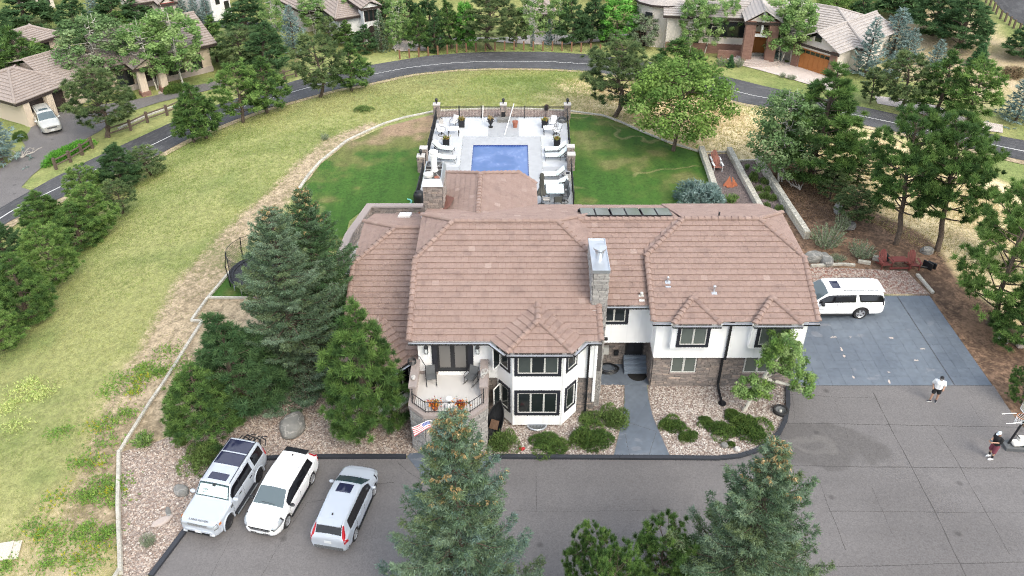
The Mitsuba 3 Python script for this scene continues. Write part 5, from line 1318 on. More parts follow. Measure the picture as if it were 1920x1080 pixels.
# the wood that closes the view along the top edge
r_ = np.random.default_rng(77); wood = []
for i in range(64):
    px = -60 + i * 32.5 + r_.uniform(-12, 12); x, y, z = G(px, r_.uniform(-34, 2))
    kind = ['far_c', 'far_a', 'far_b', 'far_c', 'vivid', 'dusty'][r_.integers(0, 6)]
    h = r_.uniform(8.5, 13); rr = r_.uniform(2.2, 3.4); rot = r_.uniform(0, 360)
    if not (1640 < px < 1660 or px > 1830): wood.append((px, kind, x, y, z, h, rr, rot))
ZONE = [(-10, 'beyond the upper left corner'), (70, 'above the garage roof'), (180, 'above the far street'), (300, 'above the red trimmed house'), (420, 'above the three blue spruces'), (520, 'above the white gable'), (640, 'above the broad pink roof'), (740, 'above the arched house'), (850, 'above the pale drive entrance'), (960, 'above the big olive pine'), (1080, 'above the pale aspens'), (1190, 'above the bright green tree'), (1300, 'above the round turret'), (1420, 'above the brick entry'), (1540, 'above the right house roof'), (1640, 'above the wooden garage'), (9999, 'above the blue spruces on the right')]
KIND = {'far_c': 'dark pine', 'far_a': 'green pine', 'far_b': 'olive pine', 'vivid': 'bright green tree', 'dusty': 'grey leafy tree'}
ORD = ['', ', second from the left', ', third from the left', ', fourth from the left', ', fifth from the left']
seen_ = {}
for px, kind, x, y, z, h, rr, rot in sorted(wood):
    zn = next(t for m_, t in ZONE if px < m_); k_ = seen_.get((kind, zn), 0); seen_[kind, zn] = k_ + 1
    many = sum(1 for q_ in wood if q_[1] == kind and next(t for m_, t in ZONE if q_[0] < m_) == zn)
    p = PROTO[kind]; plant(p, NAME[kind.split('_')[0]], f'{KIND[kind]} at the top edge {zn}' + (', leftmost such' if many > 1 and k_ == 0 else ORD[k_]), 'tree', x, y, z, rr / p['R'], h / p['H'], rot, 'trees of the far wood')

# the leaning aspen in the front bed is its own shape: a forked, bent stem with two leaf masses
def leaning_aspen():
    r = np.random.default_rng(5)
    b = V3(12.35, 33.0, 0); big = 1.13
    stems = [[b, b + V3(.3, .1, .9), b + V3(.75, .35, 1.7), b + V3(1.3, .3, 2.2), b + V3(1.75, .3, 2.5)], [b + V3(.6, .3, 1.45), b + V3(.75, .2, 2.2), b + V3(1.1, .1, 3.2), b + V3(1.25, .1, 4.2)], [b + V3(.35, .12, 1.0), b + V3(-.1, -.1, 1.5), b + V3(.2, -.3, 1.9)],
             [b + V3(.75, .35, 1.7), b + V3(1.9, .0, 1.6), b + V3(2.5, -.2, 1.7)]]
    wood = cat([tube(s, np.linspace(.10, .02, len(s)), 8) for s in stems])
    C = []
    for c, rad, n in [(b + V3(1.25, .1, 4.0), (.9, .8, .65), 34), (b + V3(.95, 0, 3.2), (.85, .7, .5), 28), (b + V3(1.8, .2, 3.4), (.6, .6, .5), 16), (b + V3(-.05, -.25, 1.75), (.75, .6, .5), 26), (b + V3(.5, -.3, 1.6), (.55, .5, .4), 10), (b + V3(2.4, -.15, 1.8), (.6, .6, .7), 20), (b + V3(2.2, .1, 2.6), (.5, .5, .4), 9), (b + V3(1.7, .0, 2.6), (.45, .4, .35), 8)]:
        g = r.normal(size=(n, 3)); g /= np.linalg.norm(g, axis=1, keepdims=True); C.append(c + g * np.array(rad) * r.uniform(.3, 1, (n, 1)) ** .5)
    c = b + (np.vstack(C) - b) * big; n, per = len(c), 105; wood.vertices = b + (wood.vertices - b) * big
    g = r.normal(size=(n, per, 3)); g /= np.linalg.norm(g, axis=2, keepdims=True)
    cc = c[:, None] + g * r.uniform(0, 1, (n, per, 1)) ** .5 * .26
    v = leaves(cc.reshape(-1, 3), (g + r.normal(0, .6, g.shape) + [0, 0, .5]).reshape(-1, 3), .085 * r.uniform(.7, 1.3, n * per), np.repeat(tones(r, n, DECID + ASPEN), per, 0) * r.uniform(.8, 1.2, (n * per, 1)), r)
    k = thing('aspen_tree', 'crooked aspen with a pale forked trunk in the front gravel bed', 'tree')
    put(k, 'trunk', wood, 'm_aspen_bark', True); put(k, 'crown', v[:2], 'm_leaf', color=v[2])
leaning_aspen()

# shrubs on the level plot: kind, px, py (middle of the foot), width, height, label
def shrub_at(kind, px, py, width, h, label, group=None, flatten=1.0):
    x, y, z = G(px, py); p = PROTO[kind]
    s = width / 2 / F * zc_of(x, y, z) / p['R']
    nm = NAME[kind.split('_')[0]]
    plant(p, nm, label, 'grass' if nm == 'grass_clump' else 'shrub', x, y, z + .01, s, h / p['H'], (x * 77 + y * 31) % 360 if flatten == 1 else 0, group, s * flatten)
for row in [
    ('shrub_light', 946, 838, 52, 1.0, 'round grey green shrub beside the terrace foot'), ('shrub_dark', 1026, 839, 76, .42, 'flat oval juniper by the kerb under the bay'), ('shrub_dark', 1110, 822, 82, .65, 'large square juniper left of the front walk'), ('shrub_light', 1148, 790, 56, .9, 'loose olive juniper at the upper left of the front walk'), ('shrub_light', 1105, 786, 44, .35, 'thin yellowish ground shrub below the downpipe'),
    ('shrub_dark', 1260, 797, 50, .4, 'juniper mat right of the front walk, upper piece'), ('shrub_dark', 1289, 818, 40, .35, 'juniper mat right of the front walk, lower piece'), ('shrub_dark', 1322, 795, 34, .32, 'small juniper mat left of the crooked aspen'), ('shrub_dark', 1352, 812, 56, .4, 'long juniper mat below the crooked aspen'), ('shrub_dark', 1412, 808, 80, .6, 'largest juniper in the right bed near the kerb'), ('shrub_dark', 1377, 784, 40, .35, 'little juniper at the foot of the crooked aspen'), ('shrub_dark', 1370, 836, 16, .25, 'juniper sprig between the stones near the kerb'),
    ('shrub_light', 376, 868, 72, .8, 'low olive shrub under the smaller left pine'), ('shrub_light', 340, 833, 22, .4, 'small olive tuft on the gravel by the pines'), ('grass_clump', 270, 832, 44, .55, 'bright green clump at the timber edge'), ('sage', 280, 1022, 34, .7, 'dark thin shrub alone on the left gravel'),
    ('sage', 1548, 462, 72, 1.7, 'tall grey green shrub above the white SUV'), ('sage', 1576, 432, 34, 1.5, 'narrow grey shrub behind the tall one'), ('sage', 1613, 482, 54, 1.2, 'spreading grey green shrub left of the red chairs'), ('sage', 1570, 488, 34, .4, 'low grey plant beside the pale rocks'),
    ('shrub_blue', 1310, 386, 82, 2.0, 'round blue juniper at the corner of the right lawn'), ('grass_clump', 1371, 380, 26, .7, 'tufted green plant in the left timber bed'),
    ('grass_clump', 1400, 318, 10, .5, 'small dark plant at the top of the right timber bed'), ('shrub_light', 1412, 338, 20, .7, 'bright bush in the right timber bed, largest'), ('shrub_light', 1432, 344, 15, .5, 'bush against the right timber wall'), ('shrub_light', 1422, 357, 13, .45, 'bush in the middle of the right timber bed'), ('shrub_light', 1438, 359, 14, .45, 'bush right of the middle one in the timber bed'), ('shrub_light', 1432, 371, 18, .55, 'bush left of a low pair in the timber bed'), ('shrub_light', 1447, 375, 16, .5, 'bush right of a low pair in the timber bed'), ('shrub_light', 1437, 389, 13, .45, 'lowest bush left in the right timber bed'), ('shrub_light', 1460, 394, 15, .45, 'lowest bush right in the right timber bed'),
    ('vivid', 1100, 150, 20, .5, 'green weed patch by the road') if False else ('shrub_light', 683, 207, 34, .35, 'flat dark juniper alone on the far meadow'), ('purple', 1024, 206, 12, .6, 'dry brown bush behind the pool fence'), ('sage', 610, 262, 18, .6, 'pale grey weed on the bare earth strip'),
    ('purple', 1138, 79, 24, 2.0, 'dark purple shrub under the bright green tree'), ('rust', 1192, 84, 28, 2.4, 'rust coloured shrub beside the dusty tree'), ('shrub_blue', 1445, 113, 34, 1.4, 'blue juniper left of the aspen pair trunks'), ('shrub_light', 1310, 113, 22, 1.3, 'bright shrub by the porch wall of the right house'), ('sage', 1352, 124, 26, 1.2, 'pale grey shrub at the round drive'), ('shrub_cone', 1369, 126, 15, 1.5, 'small green cone shrub at the round drive'), ('sage', 1386, 126, 20, 1.2, 'pale shrub right of the cone shrub'),
    ('sage', 1467, 146, 14, .7, 'thin grass plume by the pale drive'), ('sage', 1484, 149, 20, .6, 'low straw shrub by the pale drive'), ('rust', 1898, 146, 44, 1.4, 'brown shrub on the right slope'), ('shrub_dark', 242, 186, 28, 1.0, 'clipped hedge by the door path of the left house'), ('shrub_dark', 40, 262, 30, .8, 'low shrub at the corner of the left garage'),
    ('shrub_dark', 328, 170, 44, .8, 'low dark hedge under the right windows of the left house'),
]: shrub_at(*row)
a, b = G(88, 312), G(172, 268)
hedge = shrub(49, float(np.linalg.norm(b - a) / 2), .95, .75, 4200, .20, [(.075, .20, .03), (.10, .25, .04), (.06, .16, .03)], 26)
plant(hedge, 'hedge', 'long bright green ground hedge inside the rail fence', 'hedge', *(a + b) / 2, 1.0, 1.0, math.degrees(math.atan2(b[1] - a[1], b[0] - a[0])))
# ---------------------------------------------------------------- vehicles
class Car:
    """x forward, y left, z up, origin on the ground under the middle; a loft of cross-sections with glass and trim fitted to the same surface"""
    def __init__(self, name, label, paint, L, W, top, belt, plan, roof_w, wheels, rw, tw=.24, cat_='car', zb=.24, wells=None, dark_alloy=False, crown=.05, trim_sill=True):
        self.key = thing(name, label, cat_)
        self.L, self.W, self.paint = L, W, paint
        self.top = lambda x: np.interp(x, *zip(*top)); self.beltf = lambda x: np.interp(x, *zip(*belt))
        self.planf = lambda x: np.interp(x, *zip(*plan)) * W / 2; self.roofw = lambda x: np.interp(x, *zip(*roof_w)) * W / 2
        self.crown = crown; self.zb = zb
        xs = np.unique(np.round(np.concatenate([np.linspace(-L / 2, L / 2, 64), [t[0] for t in top], [t[0] for t in plan]]), 3))
        half = [self.section(x) for x in xs]
        M = len(half[0]); rows = []
        for x, h in zip(xs, half):
            h = np.array(h); mir = h[::-1].copy(); mir[:, 0] *= -1
            ring = np.vstack([h, mir[1:-1]])
            rows.append(np.column_stack([np.full(len(ring), x), ring]))
        V = np.vstack(rows); n = len(rows[0]); f = []
        for i in range(len(xs) - 1):
            for j in range(n):
                k = (j + 1) % n
                f += [[i * n + j, i * n + k, (i + 1) * n + k], [i * n + j, (i + 1) * n + k, (i + 1) * n + j]]
        for i0, flip in ((0, 0), ((len(xs) - 1) * n, 1)):
            c = len(V); V = np.vstack([V, V[i0:i0 + n].mean(0)[None]])
            for j in range(n):
                k = (j + 1) % n; f.append([c, i0 + k, i0 + j] if not flip else [c, i0 + j, i0 + k])
        m = trimesh.Trimesh(V, np.array(f), process=True); m.fix_normals()
        man = m3.Manifold(m3.Mesh(m.vertices.astype(np.float32), m.faces.astype(np.uint32)))
        self.arches = []
        for wx in wheels:
            for s in (-1, 1):
                cyl = m3.Manifold.cylinder(.6, rw * 1.13, rw * 1.13, 40).rotate([90 if s < 0 else -90, 0, 0]).translate([wx, s * (W / 2 - .30), rw * 1.02])
                if man.status() == m3.Error.NoError and not man.is_empty(): man = man - cyl
        self.body = man if not man.is_empty() else None
        self.parts = [('body', tm(self.body) if self.body else m, paint, 38)]
        for wx in wheels:
            for s in (-1, 1):
                y = s * (W / 2 - .30)
                li = lathe([(0, 0), (rw * 1.11, 0), (rw * 1.11, .17)], 28); li.apply_transform(trimesh.transformations.rotation_matrix(-s * math.pi / 2, [1, 0, 0])); li.apply_translation([wx, y + s * .005, rw * 1.02])
                self.parts.append(('arch_liner', li, 'm_black', False))
                self.parts.append(('wheel', self.wheel(wx, s * (W / 2 - .155), rw, tw, s, dark_alloy), None, None))
        self.half = half
    def section(self, x):
        w, zt, zl, wr = self.planf(x), self.top(x), self.beltf(x), self.roofw(x)
        zl = min(zl, zt - .02); zb = self.zb + .10 * max(0, (abs(x) - self.L / 2 + .5) / .5) ** 2
        wr = min(wr, w * .97)
        return [(0, zb), (w * .86, zb), (w * .955, zb + .05), (w * .985, zb + .20), (w, zl - (zl - zb) * .38), (w * .985, zl - .04), (w * .965, zl),
                (wr + (w * .965 - wr) * .12, zt - (zt - zl) * .10 - .002), (wr, zt), (wr * .80, zt + self.crown * .45), (wr * .4, zt + self.crown * .9), (0, zt + self.crown)]
    def wheel(self, x, y, r, tw, s, dark):
        R = trimesh.transformations.rotation_matrix(-s * math.pi / 2, [1, 0, 0])
        ty = lathe([(r * .62, -tw / 2), (r * .93, -tw / 2), (r, -tw / 2 + .03), (r, tw / 2 - .03), (r * .93, tw / 2), (r * .66, tw / 2 + .005), (r * .64, tw / 2 - .02), (0, tw / 2 - .07)], 28)
        rim = [lathe([(r * .56, tw / 2 - .03), (r * .655, tw / 2 + .008), (r * .655, tw / 2 - .03)], 28), mv(lathe([(0, .03), (r * .16, .025), (r * .18, 0)], 14), 0, 0, tw / 2 - .03)]
        for k in range(5):
            a = k * 2 * math.pi / 5
            for d in (-.13, .13):
                c, sn = math.cos(a + d), math.sin(a + d)
                rim.append(hull([(c * t + q * -sn * .032, sn * t + q * c * .032, tw / 2 + z) for t in (r * .14, r * .6) for q in (-1, 1) for z in (-.035, -.006)]))
        rim = cat(rim)
        for m in (ty, rim): m.apply_transform(R); m.apply_translation([x, y, r])
        return ty, rim, 'm_dark_alloy' if dark else 'm_alloy'
    # fitted patches --------------------------------------------------------
    def top_patch(self, part, x0, x1, f0, f1, bs, off=.008, n=14, shape=None, **k):
        xs = np.linspace(x0, x1, n); fs = np.linspace(-1, 1, 11)
        P = []
        for x in xs:
            lo, hi = (f0, f1) if shape is None else shape((x - x0) / (x1 - x0))
            y = (lo + hi) / 2 + fs * (hi - lo) / 2
            P.append([[x, yy * self.roofw(x), self.top(x) + self.crown * (1 - abs(yy) ** 1.7)] for yy in y])
        self.grid(part, np.array(P), bs, off, **k)
    def side_patch(self, part, x0, x1, t0, t1, bs, off=.008, n=16, slant0=0, slant1=0, sides=(-1, 1), zmin=.02, **k):
        for s in sides:
            P = []
            for a in np.linspace(0, 1, n):
                row = []
                for t in np.linspace(t0, t1, 6):
                    q = (t - t0) / (t1 - t0)
                    x = (x0 + slant0 * q) * (1 - a) + (x1 + slant1 * q) * a
                    w, zt, zl, wr = self.planf(x) * .965, self.top(x), min(self.beltf(x), self.top(x) - .02), min(self.roofw(x), self.planf(x) * .94)
                    wt = wr + (w - wr) * .12; ztp = zt - (zt - zl) * .10
                    row.append([x, s * (w + (wt - w) * t), zl + (ztp - zl) * t])
                P.append(row)
            self.grid(part, np.array(P), bs, off, up=V3(0, s, .2), **k)
    def grid(self, part, P, bs, off, up=V3(0, 0, 1), label=None):
        n, m = P.shape[:2]
        du, dv = np.gradient(P, axis=0), np.gradient(P, axis=1)
        N = np.cross(du, dv); N /= np.linalg.norm(N, axis=2, keepdims=True) + 1e-9
        N[(N @ up) < 0] *= -1
        top, bot = (P + N * off).reshape(-1, 3), (P - N * .004).reshape(-1, 3)
        i, j = np.meshgrid(np.arange(n - 1), np.arange(m - 1), indexing='ij'); a = (i * m + j).ravel()
        q = np.stack([a, a + m, a + m + 1, a + 1], -1)
        edge = np.concatenate([np.arange(m), np.arange(1, n) * m + m - 1, np.arange(m - 2, -1, -1) + (n - 1) * m, np.arange(n - 2, 0, -1) * m])
        e2 = np.roll(edge, -1); k = n * m
        f = np.vstack([q[:, [0, 1, 2]], q[:, [0, 2, 3]], np.stack([edge, e2, e2 + k], -1), np.stack([edge, e2 + k, edge + k], -1)])
        self.parts.append((part, (np.vstack([top, bot]), f), bs, True, label))
    def sec_patch(self, part, x0, x1, k0, k1, bs, off=.01, n=9, sides=(-1, 1), skew=0.0):
        for s in sides:
            P = []
            for x in np.linspace(x0, x1, n):
                row = []
                for t in np.linspace(0, 1, 7):
                    xx = min(max(x + skew * t, -self.L / 2 + .001), self.L / 2 - .001); sec = np.array(self.section(xx)); k = k0 + (k1 - k0) * t
                    row.append([xx, s * np.interp(k, np.arange(len(sec)), sec[:, 0]), np.interp(k, np.arange(len(sec)), sec[:, 1])])
                P.append(row)
            self.grid(part, np.array(P), bs, off, up=V3(.3 * np.sign(x0), s, .3))
    def add(self, part, mesh, bs, smooth=False, label=None): self.parts.append((part, mesh, bs, smooth, label))
    def both(self, part, fn, bs, smooth=False):
        for s in (-1, 1): self.add(part, fn(s), bs, smooth)
    def seam(self, x):
        for s in (-1, 1):
            sec = self.section(x); pts = [(x, s * (y + .003), z) for y, z in sec[3:7]]
            self.add('door_gap', tube(pts, .006, 4), 'm_black')
    def finish(self, x, y, rz, z=0.0):
        M = T().translate([float(x), float(y), float(z)]).rotate([0, 0, 1], math.degrees(rz))
        for p in self.parts:
            if p[0] == 'wheel':
                ty, rim, mt = p[1]
                k = fresh(f'{self.key}__wheel'); scene[k] = {**mikit.ply(ty, 'm_rubber', 40), 'to_world': M}; scene[fresh(f'{k}__rim')] = {**mikit.ply(rim, mt, 30), 'to_world': M}
                continue
            k = fresh(f'{self.key}__{p[0]}')
            scene[k] = {**mikit.ply(p[1], p[2], p[3]), 'to_world': M}
            if len(p) > 4 and p[4]: labels[k] = {'label': p[4]}

def blob(sx, sy, sz, x, y, z, rz=0):
    m = trimesh.creation.icosphere(subdivisions=2); m.apply_scale([sx, sy, sz]); return mv(m, x, y, z, rz)

def pose(front_px, rear_px, W, side, wb):
    """place a car from the pixels where its visible front and rear tyres touch the ground; side = +1 when the left side shows"""
    f, r = G(*front_px), G(*rear_px)
    rz = math.atan2(f[1] - r[1], f[0] - r[0]); mid = (f + r) / 2
    n = np.array([-math.sin(rz), math.cos(rz)]) * side
    c = mid[:2] - n * (W / 2 - .12)
    return c[0], c[1], rz, mid[2]

def compact_suv(name, label, paint, front, rear, side, silver):
    L, W = 4.53, 1.84
    c = Car(name, label, paint, L, W, top=[(-2.265, .92), (-2.20, 1.03), (-2.12, 1.10), (-1.80, 1.47), (-1.62, 1.555), (-.9, 1.60), (-.1, 1.615), (.45, 1.565), (.62, 1.50), (1.28, 1.09), (1.45, 1.03), (1.9, .94), (2.15, .84), (2.265, .74)],
            belt=[(-2.265, .95), (-1.9, 1.06), (-.8, 1.0), (.6, .95), (1.25, .93), (2.0, .84), (2.265, .70)], plan=[(-2.265, .80), (-2.22, .87), (-2.05, .95), (-1.5, .995), (.9, 1.0), (1.6, .985), (1.95, .94), (2.15, .85), (2.265, .70)],
            roof_w=[(-2.265, .72), (-2.1, .70), (-1.7, .66), (-.5, .70), (.5, .70), (1.3, .84), (1.9, .83), (2.265, .62)], wheels=(1.33, -1.29), rw=.345)
    c.top_patch('windscreen', .56, 1.27, -1, 1, 'm_screen_dark' if silver else 'm_screen', shape=lambda t: (-.97 - .0 * t, .97))
    c.top_patch('rear_window', -2.10, -1.78, -.92, .92, 'm_tint')
    c.side_patch('side_window', -1.62, .98, .10, .88, 'm_tint', slant0=.12, slant1=-.02)
    c.side_patch('pillar', -.02, .05, .08, .9, 'm_black', off=.011, n=4); c.side_patch('pillar', -1.02, -.95, .08, .9, 'm_black', off=.011, n=4)
    if silver: c.top_patch('sunroof', -.15, .40, -.55, .55, 'm_roof_glass')
    c.top_patch('antenna_base', -1.44, -1.36, -.04, .04, 'm_black', off=.05, n=3)
    for s in (-1, 1):
        c.add('roof_rail', tube([(-1.5, s * .58, 1.555), (-.8, s * .615, 1.60), (.3, s * .615, 1.58)], .012, 5), 'm_black' if not silver else 'm_alloy')
        c.sec_patch('headlight', 1.70, 2.20, 4.75, 7.3, 'm_lamp', off=.014, sides=(s,), skew=.05)
        c.sec_patch('headlight_bezel', 1.62, 2.24, 4.5, 7.6, 'm_black', off=.008, sides=(s,), skew=.05)
        c.add('tail_light', hull([(-2.27, s * .78, .80), (-2.16, s * .70, .80), (-2.02, s * .885, .80), (-2.05, s * .885, .95), (-2.2, s * .70, 1.02), (-2.25, s * .74, 1.0)]), 'm_red_lamp')
        c.add('tail_light', hull([(-2.21, s * .67, 1.0), (-2.18, s * .76, 1.0), (-2.08, s * .80, 1.0), (-1.84, s * .60, 1.47), (-1.86, s * .64, 1.45), (-1.78, s * .645, 1.46), (-2.1, s * .62, 1.1)]), 'm_red_lamp')
        c.add('mirror', blob(.09, .12, .07, .92, s * 1.02, 1.02), 'm_black' if not silver else paint, True)
        c.add('door_handle', cbx(-.62, s * .92, .90, .18, .03, .03), paint); c.add('door_handle', cbx(.32, s * .92, .87, .18, .03, .03), paint)
        c.add('fog_light', cbx(2.18, s * .60, .42, .06, .14, .07), 'm_lamp_glass')
    c.add('spoiler', hull([(-1.62, -.58, 1.60), (-1.62, .58, 1.60), (-1.95, -.56, 1.54), (-1.95, .56, 1.54), (-1.95, -.56, 1.50), (-1.95, .56, 1.50), (-1.62, .58, 1.57), (-1.62, -.58, 1.57)]), paint if silver else 'm_black')
    c.add('grille', hull([(2.282, -.56, .70), (2.282, .56, .70), (2.285, -.42, .54), (2.285, .42, .54), (2.20, -.58, .70), (2.20, .58, .70), (2.2, .42, .54), (2.2, -.42, .54)]), 'm_black')
    for z, w in ((.575, .88), (.64, 1.0)): c.add('grille_bar', cbx(2.292, 0, z, .012, w, .02), 'm_chrome')
    c.add('emblem', cbx(2.298, 0, .61, .012, .14, .11), 'm_chrome')
    c.add('lower_grille', hull([(2.27, -.5, .40), (2.27, .5, .40), (2.26, -.42, .30), (2.26, .42, .30), (2.1, -.5, .4), (2.1, .5, .4), (2.1, -.4, .3), (2.1, .4, .3)]), 'm_black')
    c.add('plate', cbx(2.285, 0, .47, .012, .32, .15), 'm_plate'); c.add('plate', cbx(-2.275, 0, .80, .012, .32, .15), 'm_plate')
    c.add('rear_bumper', hull([(-2.29, -.66, .38), (-2.29, .66, .38), (-2.29, -.66, .52), (-2.29, .66, .52), (-2.0, -.90, .36), (-2.0, .90, .36), (-2.0, -.90, .50), (-2.0, .90, .50)]), 'm_plastic_grey')
    c.both('sill', lambda s: bx(-.92, .95, s * .9 - .03, s * .9 + .03, .22, .31), 'm_black')
    c.add('wiper', tube([(1.22, .3, 1.19), (1.2, -.35, 1.21)], .01, 4), 'm_black'); c.add('rear_wiper', tube([(-2.13, .0, 1.12), (-2.0, .25, 1.26)], .01, 4), 'm_black')
    for x in (.98, -.05, -1.0): c.seam(x)
    c.finish(*pose(front, rear, W, side, 2.62))

compact_suv('parked_car', 'white compact SUV parked nose out, middle of the three cars by the kerb', 'm_paint_white', (538, 987), (586, 904), 1, False)
compact_suv('parked_car', 'silver compact SUV with a sunroof parked nose in, right of the white car', 'm_paint_silver', (701, 927), (664, 1013), -1, True)

def boxy_suv():
    L, W = 4.84, 1.94
    c = Car('parked_car', 'silver boxy SUV with dark glass roof panels and a windscreen shade, leftmost by the kerb', 'm_paint_silver', L, W,
            top=[(-2.42, 1.0), (-2.36, 1.25), (-2.22, 1.72), (-2.12, 1.80), (-.55, 1.80), (-.45, 1.765), (.52, 1.745), (.62, 1.70), (1.02, 1.22), (1.10, 1.17), (2.2, 1.10), (2.34, 1.06), (2.42, .96)],
            belt=[(-2.42, 1.1), (-1.5, 1.14), (1.0, 1.12), (2.42, .98)], plan=[(-2.42, .86), (-2.36, .92), (-2.2, .97), (-1.6, 1.0), (1.5, 1.0), (2.1, .97), (2.3, .92), (2.42, .83)],
            roof_w=[(-2.42, .80), (-2.2, .74), (-.5, .76), (.6, .77), (1.05, .88), (2.2, .87), (2.42, .76)], wheels=(1.50, -1.38), rw=.385, tw=.26, zb=.30, dark_alloy=True, crown=.025)
    c.top_patch('windscreen', .60, 1.02, -.97, .97, 'm_screen_dark')
    c.top_patch('sun_shade', .66, .99, -.9, .9, 'm_shade', off=.012, label='pale folding windscreen shade')
    c.top_patch('shade_print', .80, .845, -.62, -.32, 'm_trim', off=.015, shape=lambda t: (-.47 - .15 * math.sqrt(max(.01, 1 - (2 * t - 1) ** 2)), -.47 + .15 * math.sqrt(max(.01, 1 - (2 * t - 1) ** 2))))
    c.top_patch('shade_print', .812, .833, -.57, -.37, 'm_shade', off=.017)
    c.top_patch('shade_print', .90, .908, -.64, -.36, 'm_trim', off=.015, n=3); c.top_patch('shade_print', .78, .785, .18, .55, 'm_frame', off=.015, n=3); c.top_patch('shade_print', .80, .805, .25, .5, 'm_frame', off=.015, n=3)
    c.top_patch('mirror_mount', .62, .70, -.1, .1, 'm_black', off=.02, n=4)
    c.top_patch('sunroof', .02, .42, -.62, .62, 'm_roof_glass'); c.top_patch('roof_panel', -1.22, -.50, -.90, .90, 'm_roof_glass', label='dark glass roof panel'); c.top_patch('roof_panel', -2.05, -1.30, -.90, .90, 'm_roof_glass', label='rear dark glass roof panel')
    c.top_patch('rear_window', -2.35, -2.23, -.88, .88, 'm_tint')
    c.side_patch('side_window', -.98, .86, .10, .86, 'm_tint', slant1=-.02); c.side_patch('rear_side_window', -2.12, -1.22, .08, .92, 'm_tint', slant0=.06)
    c.side_patch('pillar', .0, .08, .08, .88, 'm_black', off=.011, n=4)
    for s in (-1, 1):
        c.add('roof_bar', tube([(-2.1, s * .66, 1.83), (-2.0, s * .66, 1.86), (-.5, s * .69, 1.86), (.4, s * .70, 1.80), (.5, s * .7, 1.77)], .018, 5), 'm_black')
        c.sec_patch('headlight_bezel', 2.22, 2.415, 4.3, 6.6, 'm_black', off=.01, sides=(s,)); c.sec_patch('headlight', 2.24, 2.41, 4.5, 6.4, 'm_lamp', off=.018, sides=(s,)); c.add('headlight', cbx(2.43, s * .62, .93, .03, .26, .15), 'm_lamp'); c.add('side_marker', hull([(2.16, s * .95, .9), (2.02, s * .965, .92), (2.02, s * .96, 1.02), (2.16, s * .94, 1.02), (2.1, s * .9, .95)]), 'm_amber')
        c.add('tail_light', hull([(-2.42, s * .80, .95), (-2.34, s * .92, .95), (-2.2, s * .95, .95), (-2.2, s * .9, 1.45), (-2.3, s * .80, 1.42), (-2.36, s * .78, 1.2)]), 'm_red_lamp')
        c.add('mirror', blob(.10, .14, .10, .86, s * 1.08, 1.22), 'm_paint_silver', True)
        c.add('side_step', hull([(x, s * y, z) for x in (-.92, 1.0) for y in (.93, 1.12) for z in (.36, .41)]), 'm_black'); c.add('side_step_edge', bx(-.92, 1.0, s * 1.125 - .012, s * 1.125 + .012, .36, .415), 'm_chrome')
        for wx in (1.50, -1.38):
            c.add('arch_flare', tube([(wx + .455 * math.cos(t), s * .965, .39 + .455 * math.sin(t)) for t in np.linspace(-.25, math.pi + .25, 16)], .04, 6), 'm_paint_silver', True)
        c.add('door_handle', cbx(-.72, s * .975, 1.0, .2, .03, .035), 'm_black'); c.add('door_handle', cbx(.28, s * .975, 1.0, .2, .03, .035), 'm_black')
        c.add('wing_vent', cbx(1.08, s * .972, .98, .16, .02, .12), 'm_plastic_grey')
    c.add('grille', hull([(2.43, -.5, 1.0), (2.43, .5, 1.0), (2.43, -.46, .86), (2.43, .46, .86), (2.3, -.5, 1.0), (2.3, .5, 1.0), (2.3, .46, .86), (2.3, -.46, .86)]), 'm_plastic_grey')
    for z in (.89, .93, .97): c.add('grille_bar', cbx(2.435, 0, z, .012, .94, .014), 'm_alloy')
    c.add('bumper', hull([(2.46, -.66, .42), (2.46, .66, .42), (2.47, -.66, .66), (2.47, .66, .66), (2.05, -.97, .44), (2.05, .97, .44), (2.05, -.97, .7), (2.05, .97, .7)]), 'm_paint_silver'); c.add('lower_grille', cbx(2.465, 0, .50, .03, 1.1, .12), 'm_black')
    c.add('plate', cbx(2.49, 0, .62, .012, .31, .15), 'm_plate')
    for s in (-1, 1): c.add('fog_light', cbx(2.44, s * .66, .47, .06, .22, .08), 'm_lamp_glass')
    word = meshkit.text_mesh('LAND ROVER', .085, .012); w_ = word.bounds[1][0] - word.bounds[0][0]; word.apply_scale([.92 / w_, 1, 1]); word.apply_translation([-.46, 0, 0])
    word.apply_transform(np.array([[0, -1, 0, 2.30], [1, 0, 0, 0], [0, 0, 1, 1.105], [0, 0, 0, 1]], float)); word.apply_transform(trimesh.transformations.rotation_matrix(.18, [0, 1, 0], [2.30, 0, 1.1]))
    c.add('lettering', word, 'm_black')
    c.add('wiper', tube([(1.0, .6, 1.27), (.96, -.1, 1.32)], .01, 4), 'm_black')
    for x in (.98, -.02, -1.05): c.seam(x)
    p = pose((430, 987), (487, 898), W, 1, 2.88)
    c.finish(*p)
    return p
BX = boxy_suv()
def local(p, x, y, z): return (p[0] + x * math.cos(p[2]) - y * math.sin(p[2]), p[1] + x * math.sin(p[2]) + y * math.cos(p[2]), p[3] + z)
RK = thing('bike_rack', 'folded black bicycle rack on the back of the boxy SUV', 'bike rack')
loc = lambda pts: [local(BX, *q) for q in pts]
put(RK, 'mast', cat([tube(loc([(-2.42, -.1, .55), (-2.6, -.1, .6), (-2.66, -.1, 1.35)]), .035, 6)]), 'm_black')
for k, (y, z) in enumerate([(-.5, 1.15), (-.2, 1.3), (.12, 1.22), (.4, 1.32)]):
    put(RK, 'arm', tube(loc([(-2.6, y, z - .2), (-2.72, y + .05, z), (-2.95, y + .1, z + .05), (-3.05, y + .3, z - .02)]), .026, 6), 'm_black')
    put(RK, 'strap', tube(loc([(-2.62, y - .3, z - .1), (-2.85, y - .05, z + .12), (-2.95, y + .22, z - .15), (-2.7, y + .3, z - .3)]), .03, 6), 'm_rubber')

